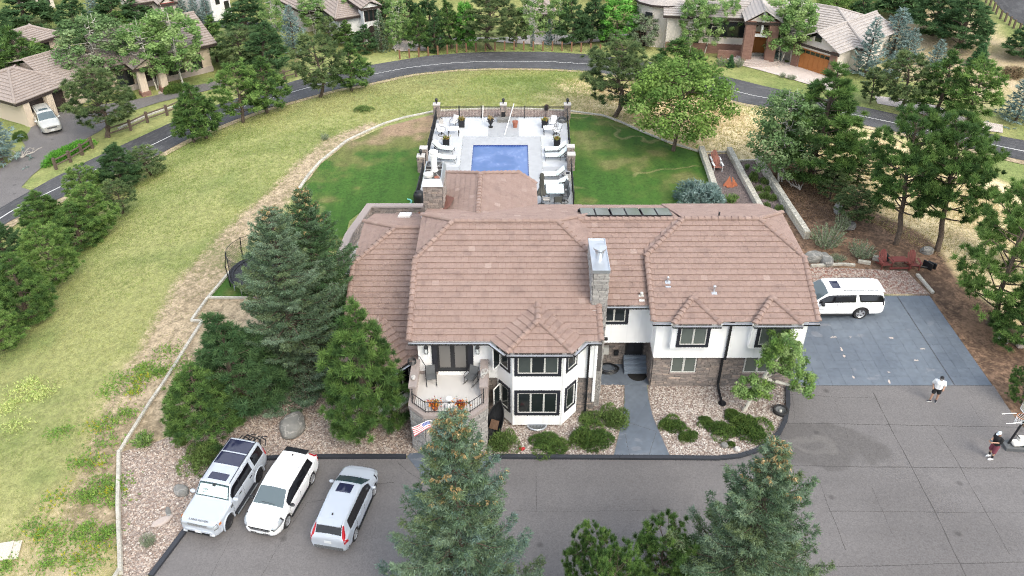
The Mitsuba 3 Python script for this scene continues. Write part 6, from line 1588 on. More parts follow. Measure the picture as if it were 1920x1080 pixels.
def big_suv():
    L, W = 5.70, 2.05
    c = Car('parked_car', 'long white SUV with black windows on the blue pad beside the house', 'm_paint_white', L, W,
            top=[(-2.85, 1.05), (-2.79, 1.25), (-2.62, 1.74), (-2.50, 1.83), (-1.5, 1.87), (.3, 1.87), (.62, 1.83), (.74, 1.79), (1.45, 1.26), (1.55, 1.21), (2.5, 1.13), (2.75, 1.08), (2.85, .9)],
            belt=[(-2.85, 1.18), (-1.5, 1.18), (1.4, 1.14), (2.85, 1.0)], plan=[(-2.85, .84), (-2.79, .91), (-2.6, .965), (-2, .995), (1.5, 1.0), (2.4, .97), (2.7, .91), (2.85, .8)],
            roof_w=[(-2.85, .80), (-2.6, .73), (0, .74), (.7, .74), (1.5, .87), (2.6, .86), (2.85, .74)], wheels=(1.86, -1.44), rw=.42, tw=.28, zb=.33, crown=.04)
    c.top_patch('windscreen', .72, 1.46, -.97, .97, 'm_screen'); c.top_patch('sunroof', -.12, .38, -.50, .50, 'm_roof_glass'); c.top_patch('rear_window', -2.78, -2.62, -.88, .88, 'm_tint')
    c.side_patch('side_window', -.98, 1.26, .10, .82, 'm_tint', slant1=-.04); c.side_patch('rear_side_window', -2.68, -1.26, .10, .82, 'm_tint', slant0=.05, slant1=.14)
    for s in (-1, 1):
        c.add('roof_rail', tube([(-2.3, s * .66, 1.89), (-2.2, s * .66, 1.93), (-.3, s * .66, 1.94), (-.2, s * .66, 1.90)], .02, 6), 'm_plastic_grey')
        c.add('tail_light', hull([(-2.85, s * .84, 1.0), (-2.75, s * .95, 1.0), (-2.66, s * .97, 1.0), (-2.6, s * .94, 1.5), (-2.68, s * .86, 1.52), (-2.8, s * .82, 1.2)]), 'm_black')
        c.add('mirror', blob(.12, .15, .12, 1.05, s * 1.16, 1.24), 'm_black', True); c.add('running_board', bx(-.92, 1.3, s * 1.0 - .1, s * 1.0 + .1, .33, .40), 'm_black')
        c.add('door_handle', cbx(-.72, s * 1.02, 1.02, .22, .03, .035), 'm_paint_white'); c.add('door_handle', cbx(.36, s * 1.02, 1.02, .22, .03, .035), 'm_paint_white'); c.add('badge', cbx(1.12, s * 1.025, .78, .5, .012, .04), 'm_alloy')
        c.add('headlight', hull([(2.84, s * .55, .92), (2.84, s * .6, 1.06), (2.6, s * .95, .94), (2.5, s * .97, 1.08), (2.75, s * .8, 1.1)]), 'm_lamp_glass')
        for wx in (1.86, -1.44): c.add('arch_trim', tube([(wx + .485 * math.cos(t), s * 1.005, .43 + .485 * math.sin(t)) for t in np.linspace(-.15, math.pi + .15, 16)], .022, 6), 'm_black', True)
    c.add('bumper', hull([(-2.9, -.7, .48), (-2.9, .7, .48), (-2.9, -.7, .72), (-2.9, .7, .72), (-2.45, -1.0, .46), (-2.45, 1.0, .46), (-2.45, -1.0, .72), (-2.45, 1.0, .72)]), 'm_paint_white')
    c.add('spoiler', hull([(-2.45, -.66, 1.87), (-2.45, .66, 1.87), (-2.76, -.64, 1.80), (-2.76, .64, 1.80), (-2.76, .64, 1.76), (-2.76, -.64, 1.76)]), 'm_paint_white')
    for x in (1.3, .12, -1.0, -1.16): c.seam(x)
    w = G(1610, 597)
    c.finish(w[0] - 1.44 - .03, w[1] + W / 2 - .12, math.pi + .012)
big_suv()

def far_suv():
    L, W = 4.75, 1.9
    c = Car('parked_car', 'pale silver SUV in front of the brown garage of the left house', 'm_paint_gold', L, W, top=[(-2.37, 1.0), (-2.25, 1.45), (-2.1, 1.68), (-1, 1.74), (.2, 1.73), (.42, 1.66), (1.1, 1.14), (1.2, 1.09), (2.1, 1.0), (2.37, .84)],
            belt=[(-2.37, 1.1), (1, 1.06), (2.37, .85)], plan=[(-2.37, .84), (-2.25, .93), (-1.6, 1), (1.5, 1), (2.1, .95), (2.37, .78)], roof_w=[(-2.37, .78), (-2, .72), (.4, .74), (1.15, .86), (2, .85), (2.37, .7)], wheels=(1.42, -1.36), rw=.37)
    c.top_patch('windscreen', .44, 1.10, -.97, .97, 'm_screen'); c.side_patch('side_window', -2.0, .9, .1, .86, 'm_tint', slant0=.1); c.top_patch('sunroof', -.4, .1, -.6, .6, 'm_screen')
    c.add('grille', cbx(2.37, 0, .72, .04, .9, .16), 'm_plastic_grey'); c.add('plate', cbx(2.40, 0, .5, .012, .32, .15), 'm_plate')
    for s in (-1, 1):
        c.add('headlight', hull([(2.36, s * .5, .7), (2.36, s * .5, .85), (2.1, s * .88, .75), (2.1, s * .88, .88)]), 'm_lamp_glass'); c.add('mirror', blob(.1, .14, .09, .95, s * 1.07, 1.15), 'm_paint_gold', True)
        c.add('roof_rail', tube([(-1.9, s * .62, 1.72), (-1, s * .63, 1.78), (.1, s * .63, 1.75)], .02, 5), 'm_plastic_grey')
    a, b = G(83, 254), G(67, 230)
    rz = math.atan2(a[1] - b[1], a[0] - b[0]); n = np.array([-math.sin(rz), math.cos(rz)])
    cen = (a + b)[:2] / 2 + n * .85
    c.finish(cen[0], cen[1], rz, float(height(*cen)) + .05)
far_suv()
# ---------------------------------------------------------------- pool terrace
DECK = Polygon(Z0([(781, 388), (820, 219), (1062, 219), (1075, 388)])).union(sbox(-6, 50.5, 4.6, 56))
coping = sbox(-4.25, 54, 2.5, 67.4)
pools = POOL
def deck_sheet(g, tone, z=.03): 
    m = flat(g, z, .06); return structure('pool_deck', m, 'm_deck', uv=np.tile([tone, 0], (len(m.vertices), 1)))
zones = {'white': DECK.difference(coping).difference(sbox(-2.1, 67.4, .6, 75)).difference(sbox(-20, 40, 20, 61.6)), 'strip': sbox(-2.1, 67.42, .6, 75).intersection(DECK), 'near': DECK.difference(coping).intersection(sbox(-20, 40, 20, 61.58))}
k_ = deck_sheet(zones['white'], 1.0); labels[k_]['label'] = 'white concrete pool deck'
k_ = deck_sheet(zones['strip'], .25); labels[k_]['label'] = 'grey stamped strip of pool deck in front of the middle pillar'
k_ = deck_sheet(zones['near'], .35, .028); labels[k_]['label'] = 'grey near part of the pool deck'
cp = structure('pool_coping', flat(coping.buffer(-.02).difference(POOL), .032, .3), 'm_deck', uv=None, label='grey concrete border round the swimming pool')
scene[cp] = mikit.ply(flat(coping.buffer(-.02).difference(POOL), .032, .3), 'm_deck', uv=np.tile([.45, 0], (len(flat(coping.buffer(-.02).difference(POOL), .032, .3).vertices), 1)))
pk = thing('swimming_pool', 'rectangular swimming pool with a blue cover behind the house', 'swimming pool')
put(pk, 'basin', flat(POOL.buffer(.05).difference(POOL.buffer(-.02)), .0, .9), plain('m_pool_wall', (.02, .05, .22), .4) or 'm_pool_wall'); put(pk, 'floor', flat(POOL, -.85), 'm_pool_wall')
gx, gy = np.meshgrid(np.linspace(-3.28, 1.33, 40), np.linspace(55.5, 65.68, 80)); gz = -.10 + .03 * (meshkit.fbm(np.stack([gx * .8, gy * .8, 0 * gx], -1), 3) - .5)
n_ = 40; i, j = np.meshgrid(np.arange(39), np.arange(79)); a_ = (j * n_ + i).ravel(); q_ = np.stack([a_, a_ + 1, a_ + n_ + 1, a_ + n_], -1)
put(pk, 'cover', (np.stack([gx, gy, gz], -1).reshape(-1, 3), np.vstack([q_[:, [0, 1, 2]], q_[:, [0, 2, 3]]])), 'm_pool', True)

def iron_fence(label, pts, skip=(), h=1.15, post=2.2):
    k = thing('pool_fence', label, 'fence')
    l = LineString(pts)
    put(k, 'rail', cat([tube([(*a, z), (*b, z)], .022, 4) for a, b in zip(pts[:-1], pts[1:]) for z in (.15, h - .08, h)][:1]), 'm_black')
    for z in (h - .1, h): put(k, 'rail', cat([tube([(*a, z), (*b, z)], .022, 4) for a, b in zip(pts[:-1], pts[1:])]), 'm_black')
    bars = [tube([(*l.interpolate(d).coords[0], .05), (*l.interpolate(d).coords[0], h)], .011, 3, False) for d in np.arange(.1, l.length, .13)]
    put(k, 'bars', cat(bars), 'm_black', kind='stuff')
    for d in np.arange(0, l.length + .01, l.length / max(1, round(l.length / post))):
        p = l.interpolate(d).coords[0]; put(k, 'post', bx(p[0] - .045, p[0] + .045, p[1] - .045, p[1] + .045, 0, h + .06), 'm_black')
q = lambda x, y: tuple(on_z(x, y))
F0, F1, F2, F3, F4 = q(820, 222), q(944, 222), q(1063, 222), q(781, 386), q(1075, 386)
iron_fence('black iron pool fence along the far edge, left of the middle pillar', [F0, F1]); iron_fence('black iron pool fence along the far edge, right of the middle pillar', [F1, F2])
iron_fence('black iron pool fence down the left side', [F0, F3]); iron_fence('black iron pool fence down the right side', [F2, F4])
def pillar(x, y, label, h=1.35, s=.52, lamp=True, seed=0):
    k = thing('stone_pillar', label, 'pillar', 'stone pillars of the pool fence')
    put(k, 'core', bx(x - s / 2, x + s / 2, y - s / 2, y + s / 2, 0, h), 'm_crack')
    pc = Pieces(k, 'stone', 'm_stone')
    for O, U in (((x - s / 2, y - s / 2, 0), (1, 0, 0)), ((x + s / 2, y - s / 2, 0), (0, 1, 0)), ((x - s / 2, y + s / 2, 0), (0, -1, 0))): stone_face(pc, O, U, s, h, seed=seed, rows=(.09, .18), lens=(.15, .35), tone=.25)
    pc.build(24)
    put(k, 'cap', bx(x - s / 2 - .06, x + s / 2 + .06, y - s / 2 - .06, y + s / 2 + .06, h, h + .08), 'm_concrete')
    if lamp:
        l = put(k, 'lamp', mv(lathe([(.05, 0), (.03, .12), (.1, .14), (.13, .38), (.16, .40), (.03, .52), (0, .54)], 8), x, y, h + .08), 'm_black')
pillar(*F0, 'stone pillar with a lantern at the far left corner of the pool', seed=1); pillar(*F1, 'stone pillar with a lantern at the middle of the far pool fence', seed=2); pillar(*F2, 'stone pillar with a lantern at the far right corner of the pool', seed=3)
pillar(*q(796, 306), 'farther stone pillar on the left pool side', seed=4, lamp=False); pillar(*q(791, 321), 'nearer stone pillar on the left pool side', seed=5); pillar(*q(1069, 303), 'farther stone pillar on the right pool side', seed=6, lamp=False); pillar(*q(1070, 318), 'nearer stone pillar on the right pool side', seed=7, lamp=False)
k = thing('fountain', 'small stone wall fountain at the foot of the middle pillar', 'fountain')
put(k, 'basin', cat([bx(F1[0] - .55, F1[0] + .55, F1[1] - 1.0, F1[1] - .3, .03, .32)]), 'm_rock'); put(k, 'spout', bx(F1[0] - .16, F1[0] + .16, F1[1] - .42, F1[1] - .28, .32, .75), 'm_black')
p0, p1 = q(944, 252), q(949, 246); k = single('pool_pole', tube([(p0[0] + .1, p0[1] - .2, .05), (F1[0] + .95, F1[1] - .1, 1.45)], .035, 6), 'm_white', 'white pole leaning on the fence right of the middle pillar', 'pole')
single('pool_pole', tube([(q(905, 226)[0], q(905, 226)[1], .03), (q(905, 226)[0] + .05, F1[1] - .1, 1.3)], .03, 6), 'm_white', 'white pole standing at the fence left of the middle pillar', 'pole')

def lounger(px, py, rz, label, back=.75, w=.66, Lg=1.95):
    x, y = q(px, py); k = thing('sun_lounger', label, 'sun lounger', 'sun loungers on the pool deck')
    M = frame_at(x, y, .03, rz)
    P = lambda m: place(m, M)
    seat_l = 1.2
    bl = Lg - seat_l; bz = bl * math.sin(back); bxx = bl * math.cos(back)
    put(k, 'seat_cushion', P(mv(rbox(seat_l, w, .10, .04), -Lg / 2 + seat_l / 2, 0, .40)), 'm_cushion', 40)
    bc = rbox(bl, w, .10, .04); bc.apply_transform(trimesh.transformations.rotation_matrix(-back, [0, 1, 0])); bc.apply_translation([-Lg / 2 + seat_l + bxx / 2, 0, .42 + bz / 2])
    put(k, 'back_cushion', P(bc), 'm_cushion', 40)
    fr = [tube([(-Lg / 2, s * w / 2, .33), (-Lg / 2 + seat_l, s * w / 2, .33), (Lg / 2 - .15, s * w / 2, .30)], .022, 5) for s in (-1, 1)] + [tube([(-Lg / 2, -w / 2, .33), (-Lg / 2, w / 2, .33)], .02, 5)] + [tube([(-Lg / 2 + seat_l, s * w / 2, .36), (-Lg / 2 + seat_l + bxx, s * w / 2, .36 + bz)], .022, 5) for s in (-1, 1)]
    put(k, 'frame', P(cat(fr)), 'm_iron')
    for xx in (-Lg / 2 + .05, Lg / 2 - .7):
        for s in (-1, 1): put(k, 'leg', P(tube([(xx, s * w / 2, .33), (xx - .04, s * w / 2, 0)], .02, 5)), 'm_iron')
    for s in (-1, 1):
        put(k, 'armrest', P(tube([(Lg / 2 - .9, s * (w / 2 + .02), .34), (Lg / 2 - .8, s * (w / 2 + .02), .56), (Lg / 2 - .45, s * (w / 2 + .02), .58), (Lg / 2 - .4, s * (w / 2 + .02), .4)], .018, 5)), 'm_iron')
        wl = lathe([(.06, -.02), (.11, -.02), (.11, .02), (.06, .02)], 14); wl.apply_transform(trimesh.transformations.rotation_matrix(math.pi / 2, [1, 0, 0])); wl.apply_translation([Lg / 2 - .2, s * (w / 2 + .03), .11]); put(k, 'wheel', P(wl), 'm_iron')
lounger(1043, 287, .06, 'pale lounger farthest back on the right of the pool'); lounger(1044, 299, .06, 'pale lounger second on the right, beside the paired pillars'); lounger(1039, 335, .05, 'pale lounger third on the right, below the paired pillars'); lounger(1043, 351, .10, 'pale lounger behind the glass patio table', back=.5)
lounger(830, 285, math.pi - .25, 'pale lounger on the left of the pool behind the white flue'); lounger(833, 303, math.pi - .1, 'pale lounger mostly hidden by the rear chimney', back=.3)

def planter(px, py, label):
    x, y = q(px, py); k = thing('planter', label, 'planter', 'square black planters on the pool deck')
    put(k, 'pot', hull([(x + a * s, y + b * s, z) for a in (-1, 1) for b in (-1, 1) for s, z in ((.24, .03), (.29, .72))]), 'm_black')
    r = np.random.default_rng(int(px)); n = 160; c = np.column_stack([x + r.normal(0, .14, n), y + r.normal(0, .14, n), .72 + np.abs(r.normal(.06, .08, n))])
    v = leaves(c, r.normal(size=(n, 3)) + [0, 0, 1], .11, tones(r, n, [(.12, .14, .04), (.30, .16, .06), (.22, .19, .07), (.07, .10, .03)]), r); put(k, 'flowers', v[:2], 'm_leaf', color=v[2])
planter(866, 238, 'black planter with withered flowers near the far left corner of the pool'); planter(1021, 239, 'black planter with withered flowers near the far right corner of the pool'); planter(837, 274, 'black planter left of the pool'); planter(1044, 275, 'black planter right of the pool')
x, y = q(920, 239); k = thing('urn', 'black garden urn on the white deck left of the grey strip', 'urn')
put(k, 'vase', mv(lathe([(0, 0), (.2, 0), (.2, .08), (.08, .14), (.07, .26), (.18, .38), (.24, .56), (.20, .66), (.30, .76), (.26, .78), (.18, .7), (0, .68)], 18), x, y, .03), 'm_black', 40)
for s in (-1, 1): put(k, 'handle', tube([(x + s * .2, y, .5), (x + s * .34, y, .6), (x + s * .28, y, .76)], .025, 5), 'm_black')
r = np.random.default_rng(4); n = 90; v = leaves(np.column_stack([x + r.normal(0, .12, n), y + r.normal(0, .12, n), .84 + np.abs(r.normal(0, .08, n))]), r.normal(size=(n, 3)), .1, tones(r, n, [(.2, .14, .05), (.25, .2, .09)]), r); put(k, 'dry_plant', v[:2], 'm_leaf', color=v[2])
x, y = q(966, 239); k = thing('flower_pot', 'terracotta pot with a thin plant right of the grey deck strip', 'flower pot')
put(k, 'pot', mv(lathe([(0, 0), (.17, 0), (.24, .48), (.27, .48), (.27, .56), (.21, .56), (.2, .48), (0, .46)], 16), x, y, .03), 'm_terracotta', 40); put(k, 'stem', cat([tube([(x, y, .5), (x + .05, y, .8), (x - .1, y, 1.1)], .012, 4), tube([(x, y, .5), (x - .12, y, .75), (x - .05, y, .95)], .01, 4)]), 'm_path_stone')

def deck_table(px, py, label, w=.95, d=.75, top='m_white'):
    x, y = q(px, py); k = thing('side_table', label, 'table')
    put(k, 'table_top', cbx(x, y, .60, w, d, .04, .1), top)
    for a in (-1, 1):
        for b in (-1, 1): put(k, 'leg', tube([(x + a * w * .45, y + b * d * .42, .60), (x + a * w * .46, y + b * d * .44, .03)], .035, 5), 'm_iron')
def patio_chair(px, py, rz, label, swivel=False, z=.03, xy=None, name='patio_chair', fabric='m_white', group=None, rock=False):
    x, y = xy if xy else q(px, py); M = frame_at(x, y, z, rz); M[:3, :3] *= .88 if rock else 1; P = lambda m: place(m, M); k = thing(name, label, 'chair', group)
    put(k, 'seat', P(cbx(0, 0, .42, .52, .50, .03)), fabric); b_ = cbx(0, 0, 0, .52, .03, .54); b_.apply_transform(trimesh.transformations.rotation_matrix(-.28, [1, 0, 0])); b_.apply_translation([0, .32, .70]); put(k, 'backrest', P(b_), fabric)
    for s in (-1, 1):
        put(k, 'side_frame', P(tube([(s * .28, .40, .98), (s * .28, .24, .42), (s * .28, -.26, .42), (s * .28, -.28, .36)], .02, 5)), 'm_iron'); put(k, 'armrest', P(tube([(s * .30, .30, .68), (s * .31, -.15, .66), (s * .30, -.26, .60), (s * .29, -.26, .42)], .02, 5)), 'm_iron')
        if rock: put(k, 'rocker', P(tube([(s * .28, .52, .08), (s * .28, .2, .02), (s * .28, -.2, .02), (s * .28, -.45, .09)], .02, 5)), 'm_iron')
        if not swivel:
            put(k, 'leg', P(tube([(s * .28, -.24, .42), (s * .28, -.27, .02)], .018, 5)), 'm_iron'); put(k, 'leg', P(tube([(s * .28, .24, .42), (s * .28, .28, .02)], .018, 5)), 'm_iron')
    if swivel: put(k, 'swivel_base', P(cat([tube([(.30 * math.cos(t), .30 * math.sin(t), .03) for t in np.linspace(0, 6.283, 17)], .02, 5), tube([(0, 0, .05), (0, 0, .40)], .04, 6)] + [tube([(.28 * math.cos(t), .28 * math.sin(t), .04), (0, 0, .2)], .015, 4) for t in (0, 1.57, 3.14, 4.71)])), 'm_iron')
deck_table(851, 253, 'small white table in the far left corner of the pool deck'); deck_table(1029, 251, 'small white table in the far right corner of the pool deck')
patio_chair(852, 238, -.5, 'white sling chair behind the left corner table'); patio_chair(828, 254, 1.2, 'white swivel chair left of the left corner table', True); patio_chair(1036, 239, -.4, 'white sling chair behind the right corner table'); patio_chair(1043, 254, -1.2, 'white swivel chair right of the right corner table', True)
x, y = q(1040, 370); k = thing('patio_table', 'glass topped patio table beside the closed umbrella', 'table')
put(k, 'table_top', cbx(x, y, .74, 1.35, 1.55, .02), 'm_glass_top'); put(k, 'rim', cat([cbx(x, y - .78, .735, 1.4, .04, .04), cbx(x, y + .78, .735, 1.4, .04, .04), cbx(x - .69, y, .735, .04, 1.55, .04), cbx(x + .69, y, .735, .04, 1.55, .04)]), 'm_iron')
for a in (-1, 1):
    for b in (-1, 1): put(k, 'leg', tube([(x + a * .6, y + b * .68, .73), (x + a * .5, y + b * .6, .4), (x + a * .62, y + b * .7, .03)], .025, 5), 'm_iron')
patio_chair(1057, 371, -1.5, 'dark patio chair right of the glass table, farther one', fabric='m_plastic_grey'); patio_chair(1058, 380, -1.6, 'dark swivel chair right of the glass table, nearer one', True, fabric='m_plastic_grey'); patio_chair(1046, 386, math.pi, 'brown grey chair at the near end of the glass table', fabric='m_umbrella'); patio_chair(1024, 383, 1.6, 'pale chair left of the glass table under the umbrella', fabric='m_concrete'); patio_chair(1055, 361, -1.2, 'dark chair between the glass table and the last lounger', fabric='m_plastic_grey')
x, y = q(1015, 385); k = thing('patio_umbrella', 'closed dark olive patio umbrella beside the pool roof', 'umbrella')
put(k, 'pole', tube([(x, y, .03), (x, y, 2.7)], .025, 6), 'm_iron')
th = np.linspace(0, 2 * math.pi, 33)[:-1]
prof = [(.02, 2.72), (.13, 2.62), (.17, 2.25), (.11, 2.2), (.15, 1.9), (.16, 1.6), (.13, 1.55), (.30, 1.1), (.34, .95), (.10, 1.0)]
V = np.array([[x + rr * (1 + .28 * math.cos(8 * t + zz)) * math.cos(t), y + rr * (1 + .28 * math.cos(8 * t + zz)) * math.sin(t), zz] for rr, zz in prof for t in th]); m_ = len(th)
put(k, 'canopy', (V, np.array([[i * m_ + j, i * m_ + (j + 1) % m_, (i + 1) * m_ + (j + 1) % m_, (i + 1) * m_ + j] for i in range(len(prof) - 1) for j in range(m_)])), 'm_umbrella', True); put(k, 'base', mv(lathe([(0, 0), (.28, 0), (.26, .07), (0, .09)], 16), x, y, .03), 'm_iron')
x, y = q(1064, 338); k = thing('gas_fire_table', 'small stone pedestal with a dark insert by the right fence', 'pedestal'); put(k, 'body', cbx(x, y, .32, .5, .5, .58), 'm_concrete'); put(k, 'insert', cbx(x, y, .63, .3, .3, .06), 'm_black')
x, y = q(827, 231); k = thing('stone_block', 'pale stone block in the far left corner of the deck', 'block'); put(k, 'block', cbx(x, y, .2, .42, .4, .34, .1), 'm_concrete'); put(k, 'handle', tube([(x - .15, y - .05, .37), (x, y, .55), (x + .15, y + .02, .37)], .04, 5), 'm_black')
x, y = q(1054, 228); single('hose_coil', cat([tube([(x + rr * math.cos(t), y + rr * math.sin(t), .06 + .07 * i) for t in np.linspace(0, 6.28, 20)], .035, 5) for i, rr in enumerate((.42, .4, .41, .38))]), 'm_plastic_grey', 'grey coiled hose in the far right corner of the deck', 'hose')
x, y = on_z(787, 386, 0)[0], 52.4; x = -9.0 + 1.0; x, y = on_z(787, 384, 0); k = thing('kettle_grill', 'black covered grill behind the patio wall by the rear chimney', 'grill')
put(k, 'cover', mv(lathe([(.42, .1), (.44, .7), (.40, .95), (.28, 1.12), (.0, 1.2)], 18), x, y, 0), 'm_black', True); put(k, 'foot', mv(lathe([(0, 0), (.35, 0), (.35, .1), (0, .1)], 14), x, y, 0), 'm_iron')
pts = on_z([764, 769, 772, 771, 768], [374, 375, 377, 380, 383], .03); single('garden_hose', tube(np.column_stack([pts, [.05, .05, .05, .05, .05]]), .06, 6), 'm_hose', 'turquoise hose lying on the lawn behind the patio wall', 'hose')
def flower_tuft(key, part, c, rad, n, cols, l=.09, h=.12, seed=0):
    r = np.random.default_rng(seed); p = np.column_stack([c[0] + r.normal(0, rad, n), c[1] + r.normal(0, rad * .7, n), c[2] + np.abs(r.normal(0, h, n))])
    v = leaves(p, r.normal(size=(n, 3)) + [0, 0, .8], l * r.uniform(.7, 1.3, n), np.array(cols)[r.integers(0, len(cols), n)] * r.uniform(.75, 1.15, (n, 1)), r); put(key, part, v[:2], 'm_leaf', color=v[2])
x, z = on_y(791, 397, 52.6); k = thing('flower_box', 'box of orange flowers at the patio wall beside the rear chimney', 'flower box'); put(k, 'box', bx(x - .5, x + .45, 52.45, 52.8, .0, .42), 'm_brown_wood'); flower_tuft(k, 'flowers', (x, 52.6, .5), .2, 170, [(.65, .16, .02), (.55, .10, .02), (.10, .16, .04)], .13)
# ---------------------------------------------------------------- terrace and front yard things
patio_chair(0, 0, .15, 'black mesh rocking chair on the left of the stone terrace', z=2.93, xy=(-4.05, 31.95), name='rocking_chair', fabric='m_plastic_grey', rock=True); patio_chair(0, 0, -.5, 'black mesh rocking chair on the right of the stone terrace', z=2.93, xy=(-2.05, 31.95), name='rocking_chair', fabric='m_plastic_grey', rock=True)
for x, lb in ((-3.72, 'pot of orange and red flowers on the left of the terrace railing'), (-2.45, 'pot of orange and red flowers on the right of the terrace railing')):
    k = thing('flower_pot', lb, 'flower pot'); put(k, 'pot', mv(lathe([(0, 0), (.13, 0), (.2, .28), (.17, .28), (0, .25)], 14), x, 30.0, 2.93), 'm_terracotta', 40)
    flower_tuft(k, 'flowers', (x, 30.0, 3.25), .17, 190, [(.70, .22, .03), (.60, .10, .02), (.35, .03, .05), (.10, .17, .05), (.75, .35, .05)], .085, .13, int(x * -10))
k = thing('garden_ornament', 'white garden figure between the two flower pots on the terrace', 'ornament'); put(k, 'body', mv(lathe([(0, 0), (.16, 0), (.19, .2), (.15, .42), (.1, .48), (0, .5)], 14), -3.05, 30.05, 2.93), 'm_white', True); put(k, 'top', blob(.16, .15, .13, -3.02, 30.05, 3.55), 'm_white', True); put(k, 'front', blob(.06, .05, .05, -3.0, 29.92, 3.42), 'm_black', True)
for s in (-1, 1): put(k, 'arm', tube([(-3.05 + s * .15, 30.05, 3.3), (-3.05 + s * .3, 30.0, 3.18), (-3.05 + s * .42, 29.95, 3.2)], .04, 5), 'm_white')
k = thing('wire_ornament', 'coiled wire ornament on the right terrace parapet', 'ornament'); put(k, 'wire', cat([tube([(-1.35 + .18 * math.cos(t + a), 31.5 + .22 * math.sin(t * 1.3 + a), 3.9 + .13 * math.sin(t * 2 + a)) for t in np.linspace(0, 6.28, 20)], .012, 4) for a in (0, 1, 2, 3)]), 'm_frame')
k = thing('garden_stake', 'black metal crook ornament at the left end of the terrace', 'ornament'); put(k, 'crook', tube([(-4.0, 32.3, 2.95), (-4.6, 32.5, 4.1), (-4.75, 32.55, 4.25), (-5.0, 32.5, 4.1)], .02, 5), 'm_iron'); put(k, 'basket', cat([tube([(-5.0 + .2 * math.cos(t), 32.4 + .2 * math.sin(t), 3.85 + .05 * j) for t in np.linspace(0, 6.28, 14)], .02, 4) for j in range(4)]), 'm_iron')
single('planter_tray', cat([blob(.12, .16, .05, -4.85, 31.35, 3.80), blob(.08, .1, .06, -4.82, 31.2, 3.84)]), 'm_concrete', 'pale stone bird figure on the left terrace parapet', 'ornament')
# flag on an angled staff below the railing
k = thing('flag', 'small striped red and white flag with a blue corner hanging below the terrace railing', 'flag')
A0, A1 = V3(-4.0, 29.62, 2.55), V3(-4.75, 28.9, 2.75)
put(k, 'staff', tube([V3(-3.6, 29.7, 2.35), A0 + V3(0, -.1, .1), A1], .018, 5), 'm_white')
def cloth(u, v): return A0 + V3(0, -.1, .1) + (A1 - A0 - V3(0, -.1, .1)) * u + V3(.10 * v, -.10 * v + .05 * math.sin(u * 7 + v * 2), -.40 * v * (1 - .25 * math.sin(u * 5)))
for s in range(9):
    v0, v1 = s / 9, (s + 1) / 9
    P = np.array([[cloth(u, v) for v in (v0, v1)] for u in np.linspace(0 if s > 4 else .42, 1, 10)]); n = len(P); Vv = np.vstack([P.reshape(-1, 3), P.reshape(-1, 3) + [0, .012, 0]]); f = []
    for i in range(n - 1): a = 2 * i; f += [[a, a + 1, a + 3], [a, a + 3, a + 2], [a + 2 * n, a + 3 + 2 * n, a + 1 + 2 * n], [a + 2 * n, a + 2 + 2 * n, a + 3 + 2 * n]]
    put(k, 'stripe', (Vv, np.array(f)), 'm_flag_red' if s % 2 == 0 else 'm_white')
P = np.array([[cloth(u, v) for v in np.linspace(0, .555, 5)] for u in np.linspace(0, .42, 6)]); f = []
for i in range(5):
    for j in range(4): a = i * 5 + j; f += [[a, a + 1, a + 6], [a, a + 6, a + 5]]
put(k, 'canton', (P.reshape(-1, 3), np.array(f)), 'm_flag_blue')
r = np.random.default_rng(2)
put(k, 'star', cat([mv(trimesh.creation.icosphere(subdivisions=0, radius=.014), *(cloth(u, v) + V3(0, -.01, 0))) for u in np.linspace(.05, .37, 5) for v in np.linspace(.08, .48, 4)]), 'm_white', kind='stuff')

x, y = on_z(1195, 701, .04); single('door_mat', flat(Polygon([(x + .55 * math.cos(t), y - .6 * math.sin(t)) for t in np.linspace(0, math.pi, 20)]), .055, .02), 'm_mat', 'black half round mat at the foot of the entrance steps', 'door mat')
x, y = on_z(1140, 692, .05); single('hose_coil', cat([tube([(x + rr * math.cos(t) + .04 * math.sin(3 * t + i), y + rr * .75 * math.sin(t), .06 + .03 * i) for t in np.linspace(0, 6.28, 26)], .024, 5) for i, rr in enumerate((.62, .56, .5, .54, .42))] + [tube([(x - .3, y + .4, .1), (x - .4, y + .9, .4), (x - .2, y + 1.1, .8)], .024, 5)]), 'm_black', 'black coiled hose on the porch floor below the meter box', 'hose')
x, y = on_z(1463, 773, 0); k = thing('fire_bowl', 'black round bowl on the gravel near the curved kerb', 'bowl'); put(k, 'rim', mv(lathe([(.22, .05), (.30, .0), (.40, .06), (.42, .18), (.38, .24), (.30, .22), (.26, .12)], 24), x, y, 0), 'm_rubber', 40); put(k, 'bowl', mv(lathe([(0, .06), (.14, .08), (.28, .18)], 20), x, y, 0), 'm_plastic_grey', 40); put(k, 'hub', mv(lathe([(0, .16), (.07, .15), (.08, .06)], 12), x, y, 0), 'm_frame', 40)
x, y = on_z(1354, 757, 0); single('drain', mv(lathe([(0, .03), (.14, .05), (.2, .07), (.22, .02), (.22, 0)], 16), x, y, .01), 'm_black', 'small black round drain where the right downpipe ends', 'drain')
